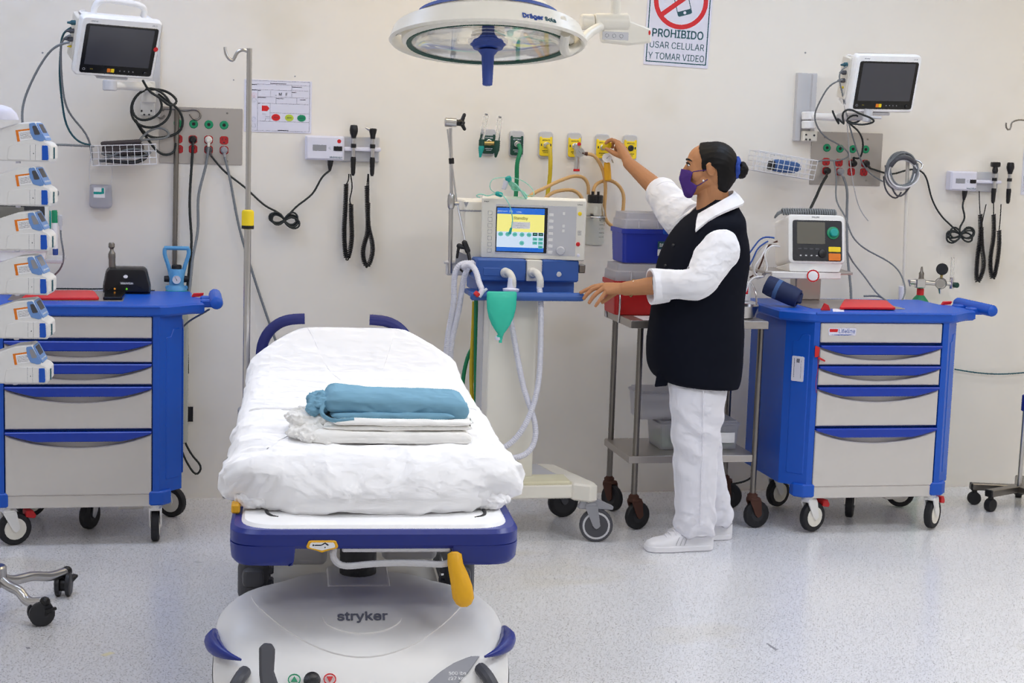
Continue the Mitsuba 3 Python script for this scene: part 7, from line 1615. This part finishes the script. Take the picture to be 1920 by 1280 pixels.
def pump(i, label, o, yaw):
    """o: lower front corner of the side that faces the room; local x runs forwards to the pump's front."""
    t = thing('infusion_pump', label, 'infusion pump', 'stacked infusion pumps')
    m = yawed(o, yaw); S_ = m @ frame((0, 0, 0), (0, -1, 0), (1, 0, 0)); W = .115
    side = rounded([(-.24, .0), (-.004, .0), (.004, .012), (.004, .050), (-.006, .060), (-.016, .064), (-.048, .126), (-.10, .120), (-.19, .088), (-.24, .084)], [.006, .006, .006, .01, .004, .003, .008, .03, .03, .006], 4)
    part(t, 'casing', put(prism(side, -W, 0, .004), S_), 'white_plastic', 30)
    part(t, 'lower_door', put(prism(rounded([(-.135, .004), (-.006, .004), (.000, .014), (.000, .048), (-.03, .056), (-.09, .056), (-.128, .046)], .008, 3), -.001, .003, .0015), S_), 'white_plastic')
    part(t, 'door_seam', [put(box((-.062, .030, .0032), (.0008, .048, .0004), 0), S_), put(box((-.046, .030, .0032), (.0008, .050, .0004), 0), S_)], 'mid_grey', False)
    part(t, 'door_screw', put(prism(ellipse(-.052, .026, .0016, .0016, 10), .003, .0042), S_), 'ink', False)
    # sloped keypad face with display
    a, b = V(-.0155, 0, .0655), V(-.0465, 0, .1235); L = np.linalg.norm(b - a)
    nf = unit(np.cross(b - a, V(0, -1, 0))); nf = nf if nf[0] > 0 else -nf
    Fm = m @ frame(a + V(0, W / 2, 0), nf, (0, 1, 0))
    k = part(t, 'keypad', put(prism(rect(-W / 2 + .003, .002, W / 2 - .003, L - .002, .010, 4), -.001, .0025, .001), Fm), 'pump_blue')
    part(k, 'display', put(prism(rect(-W * .30, L * .42, W * .30, L * .88, .002, 2), .002, .0036), Fm), 'dark_grey' if i != 3 else 'mid_grey', False)
    part(k, 'keys', [put(prism(ellipse(-W * .3 + q * W * .15, L * .2, .003, .003, 10), .002, .0036), Fm) for q in range(5)], 'bright_white', False)
    part(k, 'keypad_edge', put(prism(rounded([(-.0165, .068), (-.048, .1225), (-.066, .1205), (-.062, .090), (-.052, .070), (-.03, .064)], .006, 3), -.0005, .0028, .001), S_), 'pump_blue')
    part(k, 'edge_display', put(prism(rounded([(-.030, .086), (-.044, .113), (-.056, .1125), (-.048, .084)], .004, 3), .002, .0036), S_), 'dark_grey' if i in (0, 1, 4) else 'mid_grey', False)
    part(t, 'blue_latch', put(prism(rounded([(-.026, .006), (-.008, .006), (-.006, .012), (-.008, .052), (-.026, .052)], .003, 3), .002, .006, .001), S_), 'cart_blue')
    part(t, 'front_latch', put(box((.005, W * .3, .028), (.004, .012, .036), .001), m), 'cable_teal')
    # orange caution label on the side
    lm = roll(on(S_, -.106, .089, .0006), 9)
    q = part(t, 'side_label', bar(lm, .006, -.026, .062, .008, .0004, 0), 'bright_white', False)
    part(q, 'orange_band', [bar(lm, 0, .003, .062, .008, .0006, 0), bar(lm, 0, -.028, .008, .008, .0006, 0)], 'orange', False)
    part(q, 'print', [bar(lm, .011, -.004 - r_ * .0042, .011 + w_, -.0026 - r_ * .0042, .0006, .0002) for r_, w_ in enumerate((.036, .042, .030, .040, .034))] + [bar(lm, .046, -.001, .056, .0015, .0006, .0002)], 'mid_grey', False)
    part(t, 'foot', put(cyl((-.105, .03, -.007), (-.105, .03, .003), .008), m), 'bluish_white')
    part(t, 'pole_clamp', [put(box((-.245, W * .5, .10), (.05, .03, .055), .006), m)], 'black_plastic')
    part(t, 'clamp_knob', [put(cyl((-.235, .012, .128), (-.235, .012, .092), .013, bev=.003), m), put(ball((-.19, .012, .132), (.032, .010, .006)), m)], 'dark_steel', 50)
    return t
LABS = ['white infusion pump, topmost of the stack at the left edge', 'white infusion pump, second from the top of the stack', 'white infusion pump, third from the top, just above the red board level', 'white infusion pump, third from the bottom of the stack', 'white infusion pump, second from the bottom of the stack', 'white infusion pump, lowest of the stack in front of the drawers']
for i, (o, yw) in enumerate((((-0.3932, -1.7200, 1.4916), -5), ((-0.3956, -1.7200, 1.3510), -6), ((-0.3989, -1.7200, 1.2093), -5), ((-0.4013, -1.7200, 1.0684), -6), ((-0.4038, -1.7200, 0.9266), -5), ((-0.4071, -1.7200, 0.7811), -4))):
    pump(i, LABS[i], V(*o), yw)

# ================================================================== surgical lamp
lp = thing('surgical_lamp', 'white surgical lamp with blue centre handle hanging from above', 'surgical lamp')
LC = V(*(1.0224, -1.6200, 1.9245)); ax_ = unit(V(-.02, -.185, -1))
LM = frame(LC, -ax_, (1, 0, 0))            # local z points up into the dome
RL = .262
lam = lambda name, prof, mat, n=64, sm=40, ring=True: part(lp, name, put(lathe(prof, n, ring), LM), mat, sm)
lam('dome', [(RL + .012, -.006), (RL + .028, .004), (RL + .030, .02), (RL + .018, .045), (.250, .075), (.235, .095), (.205, .125), (.150, .155), (.08, .172), (.01, .176), (.01, .165), (.15, .14), (.22, .09), (RL + .006, .01)], 'warm_white')
lam('blue_stripe', [(.246, .086), (.2475, .086), (.2375, .100), (.236, .100)], 'ink_blue')
lam('rim_seal', [(RL - .004, -.004), (RL + .012, -.008), (RL + .014, -.004), (RL - .004, .002)], 'dark_green')
lam('reflector', [(.03, .046), (.08, .0435), (.12, .0395), (.16, .034), (.20, .028), (.235, .020), (RL - .006, .002), (RL, .006), (.24, .028), (.10, .052), (.03, .056)], 'mirror')
lam('glass_cover', [(.0, -.002), (RL - .002, -.0025)], 'pane_glass', 64, False, False)
hb = part(lp, 'lamp_socket', put(lathe([(.03, .016), (.03, .050)], 24), LM), 'dark_grey')
part(hb, 'fin_ring', put([ring for ring in (lathe([(.055, .024), (.058, .025), (.058, .028), (.055, .029)], 30), lathe([(.052, .036), (.055, .037), (.055, .040), (.052, .041)], 30))], LM), 'chrome')
hd = part(lp, 'handle_plate', put(lathe([(.012, -.020), (.050, -.016), (.056, -.004), (.066, .000), (.067, .012), (.055, .018), (.012, .020)], 36), LM), 'lamp_blue', 40)
part(hd, 'handle_stem', put(lathe([(.012, -.142), (.0165, -.140), (.0200, -.07), (.0215, -.04), (.034, -.024), (.012, -.018)], 26), LM), 'lamp_blue', 40)
# carrying rail round the head and its name plate
def rail_pts(a0, a1, n, r, z, dz=0): return [(LM @ np.r_[r * math.cos(a), r * math.sin(a), z + dz * math.sin(a), 1])[:3] for a in np.linspace(a0, a1, n)]
rings = []
for a in np.linspace(0, 2 * np.pi, 73)[:-1]:
    k = .5 - .5 * math.sin(a)               # 1 on the photographer's side
    lo, hi, r = .000 - .008 * k, .030 + .034 * k, .326
    tilt = .030 * k
    P_ = [(r, lo), (r + .008, lo + .008), (r + .006 - tilt, hi), (r - .006 - tilt, hi + .003), (r - .012 - tilt, hi - .006), (r - .012, lo + .008)]
    rings.append(np.array([(LM @ np.r_[q * math.cos(a), q * math.sin(a), z, 1])[:3] for q, z in P_]))
rl = part(lp, 'rail', loft(rings, closed=True), 'warm_white', 40)
part(lp, 'rail_spoke', [tube([(LM @ np.r_[.27 * math.cos(a), .27 * math.sin(a), .035, 1])[:3], (LM @ np.r_[.318 * math.cos(a), .318 * math.sin(a), .030, 1])[:3]], .016, 10) for a in (math.pi * .98, math.pi * 1.72, .2)], 'warm_white', 50)
for (s, h, b, mt), da in zip((('Dräger', .017, True, 'ink_blue'), ('Sola', .016, False, 'cable_teal')), (.0, .205)):
    a = math.pi * 1.5 + .265 + da
    o = (LM @ np.r_[.3255 * math.cos(a), .3255 * math.sin(a), .010, 1])[:3]
    nz = unit(LM[:3, :3] @ V(math.cos(a), math.sin(a), .55)); tx = LM[:3, :3] @ V(-math.sin(a), math.cos(a), 0)
    part(rl, 'lettering', text(s, h, frame(o + nz * .003, nz, tx), .003, b), mt, False)
# yoke arm, control box and drop tube
j0 = (LM @ np.r_[.318 * math.cos(-.15), .318 * math.sin(-.15), .02, 1])[:3]
part(lp, 'yoke', tube([(LM @ np.r_[.30 * math.cos(-.75), .30 * math.sin(-.75), .0, 1])[:3], (1.2709, -1.7200, 1.9036), (1.3271, -1.6600, 1.9352), (1.3833, -1.5800, 1.9776), (1.4360, -1.5200, 2.0051)], .0165, 12), 'warm_white', 60)
part(lp, 'joint', [cyl((1.3717, -1.5000, 2.0199), (1.4176, -1.5000, 2.0219), .0275, bev=.004), cyl((1.4195, -1.5000, 2.0220), (1.5428, -1.5000, 2.0275), .030, bev=.004)], 'warm_white')
cb_ = part(lp, 'control_box', put(prism(rounded([(-.085, .035), (.018, .035), (.098, .010), (.102, -.038), (.03, -.048), (-.07, -.042)], .008, 3), -.03, .03, .006), front(V(*(1.5264, -1.4800, 1.9966)))), 'warm_white')
CBF = front(V(*(1.5264, -1.4800, 1.9966)) + V(0, -.031, 0))
part(cb_, 'key_strip', bar(CBF, -.078, -.034, .016, -.006, .0012, -.001), 'light_grey', False)
part(cb_, 'keys', [put(ring_plate(ellipse(-.062 + i * .026, -.020, .007, .007, 16), ellipse(-.062 + i * .026, -.020, .0055, .0055, 16), 0, .0012), CBF) for i in range(3)], 'mid_grey', False)
part(cb_, 'red_mark', put(prism(ellipse(.092, -.004, .0035, .008, 16), 0, .0015), CBF), 'red_label', False)
part(lp, 'drop_tube', cyl((1.4958, -1.5000, 2.0419), V((1.4958, -1.5000, 2.0419)[0], -1.5, CEIL), .0165), 'warm_white')
part(lp, 'ceiling_cup', put(lathe([(.09, CEIL - .03), (.10, CEIL - .02), (.10, CEIL - .0005), (.02, CEIL - .0005)], 30), yawed(((1.4958, -1.5000, 2.0419)[0], -1.5, 0), 0)), 'warm_white')

# ================================================================== drip stand at the right margin
t = thing('drip_stand', 'steel drip stand with hooks at the right margin, on black castors', 'drip stand')
bx = V(*(3.7947, -0.4200, 0.1022)); bx[2] = .075
part(t, 'pole', cyl((bx[0], bx[1], .08), (bx[0] + .012, bx[1], (3.6686, -0.4200, 1.7516)[2]), .0105), 'steel')
part(t, 'pole_grip', cyl((bx[0], bx[1], (3.7839, -0.4200, 0.4456)[2]), (bx[0], bx[1], (3.7781, -0.4200, 0.5197)[2]), .016, bev=.003), 'stretcher_navy')
zt = (3.6373, -0.4200, 1.7530)[2]
hx = bx[0] + .012
for s in (-1, 1):
    part(t, 'hook', tube([(hx, bx[1], zt), (hx + s * .08, bx[1], zt), (hx + s * .165, bx[1], zt), (hx + s * .178, bx[1], zt - .010), (hx + s * .180, bx[1], zt - .030), (hx + s * .190, bx[1], zt - .040), (hx + s * .200, bx[1], zt - .032), (hx + s * .203, bx[1], zt - .008)], .0036, 8), 'dark_steel', True)
    part(t, 'hook', tube([(hx + s * .098, bx[1] - .002, zt), (hx + s * .098, bx[1] - .002, zt - .030), (hx + s * .090, bx[1] - .002, zt - .040), (hx + s * .083, bx[1] - .002, zt - .028)], .0032, 8), 'dark_steel', True)
part(t, 'hub', cyl((bx[0], bx[1], .055), (bx[0], bx[1], .10), .022, bev=.004), 'black_plastic')
for a in (165, 205, 275, 345, 60):
    d = V(math.cos(math.radians(a)), math.sin(math.radians(a)), 0); L = .215 if a == 165 else .22
    e = bx + d * L
    part(t, 'leg', put(box((0, 0, L / 2), (.03, .042, L), .003), frame((bx[0], bx[1], .085), d, (0, 0, 1))), 'dark_steel')
    part(t, 'leg_cap', put(box((0, 0, 0), (.032, .040, .012), .003), frame((e[0], e[1], .085), d, (0, 0, 1))), 'black_plastic')
    c = V(e[0], e[1], .030) - d * .015
    fk = part(t, 'castor', cyl(c + V(0, 0, .02), c + V(0, 0, .045), .012), 'black_plastic')
    g = np.cross(d, V(0, 0, 1))
    part(fk, 'wheel', turned(c - g * .015, c + g * .015, [(.008, 0), (.028, 0), (.030, .004), (.030, .026), (.028, .03), (.008, .03)], 22), 'black_rubber')
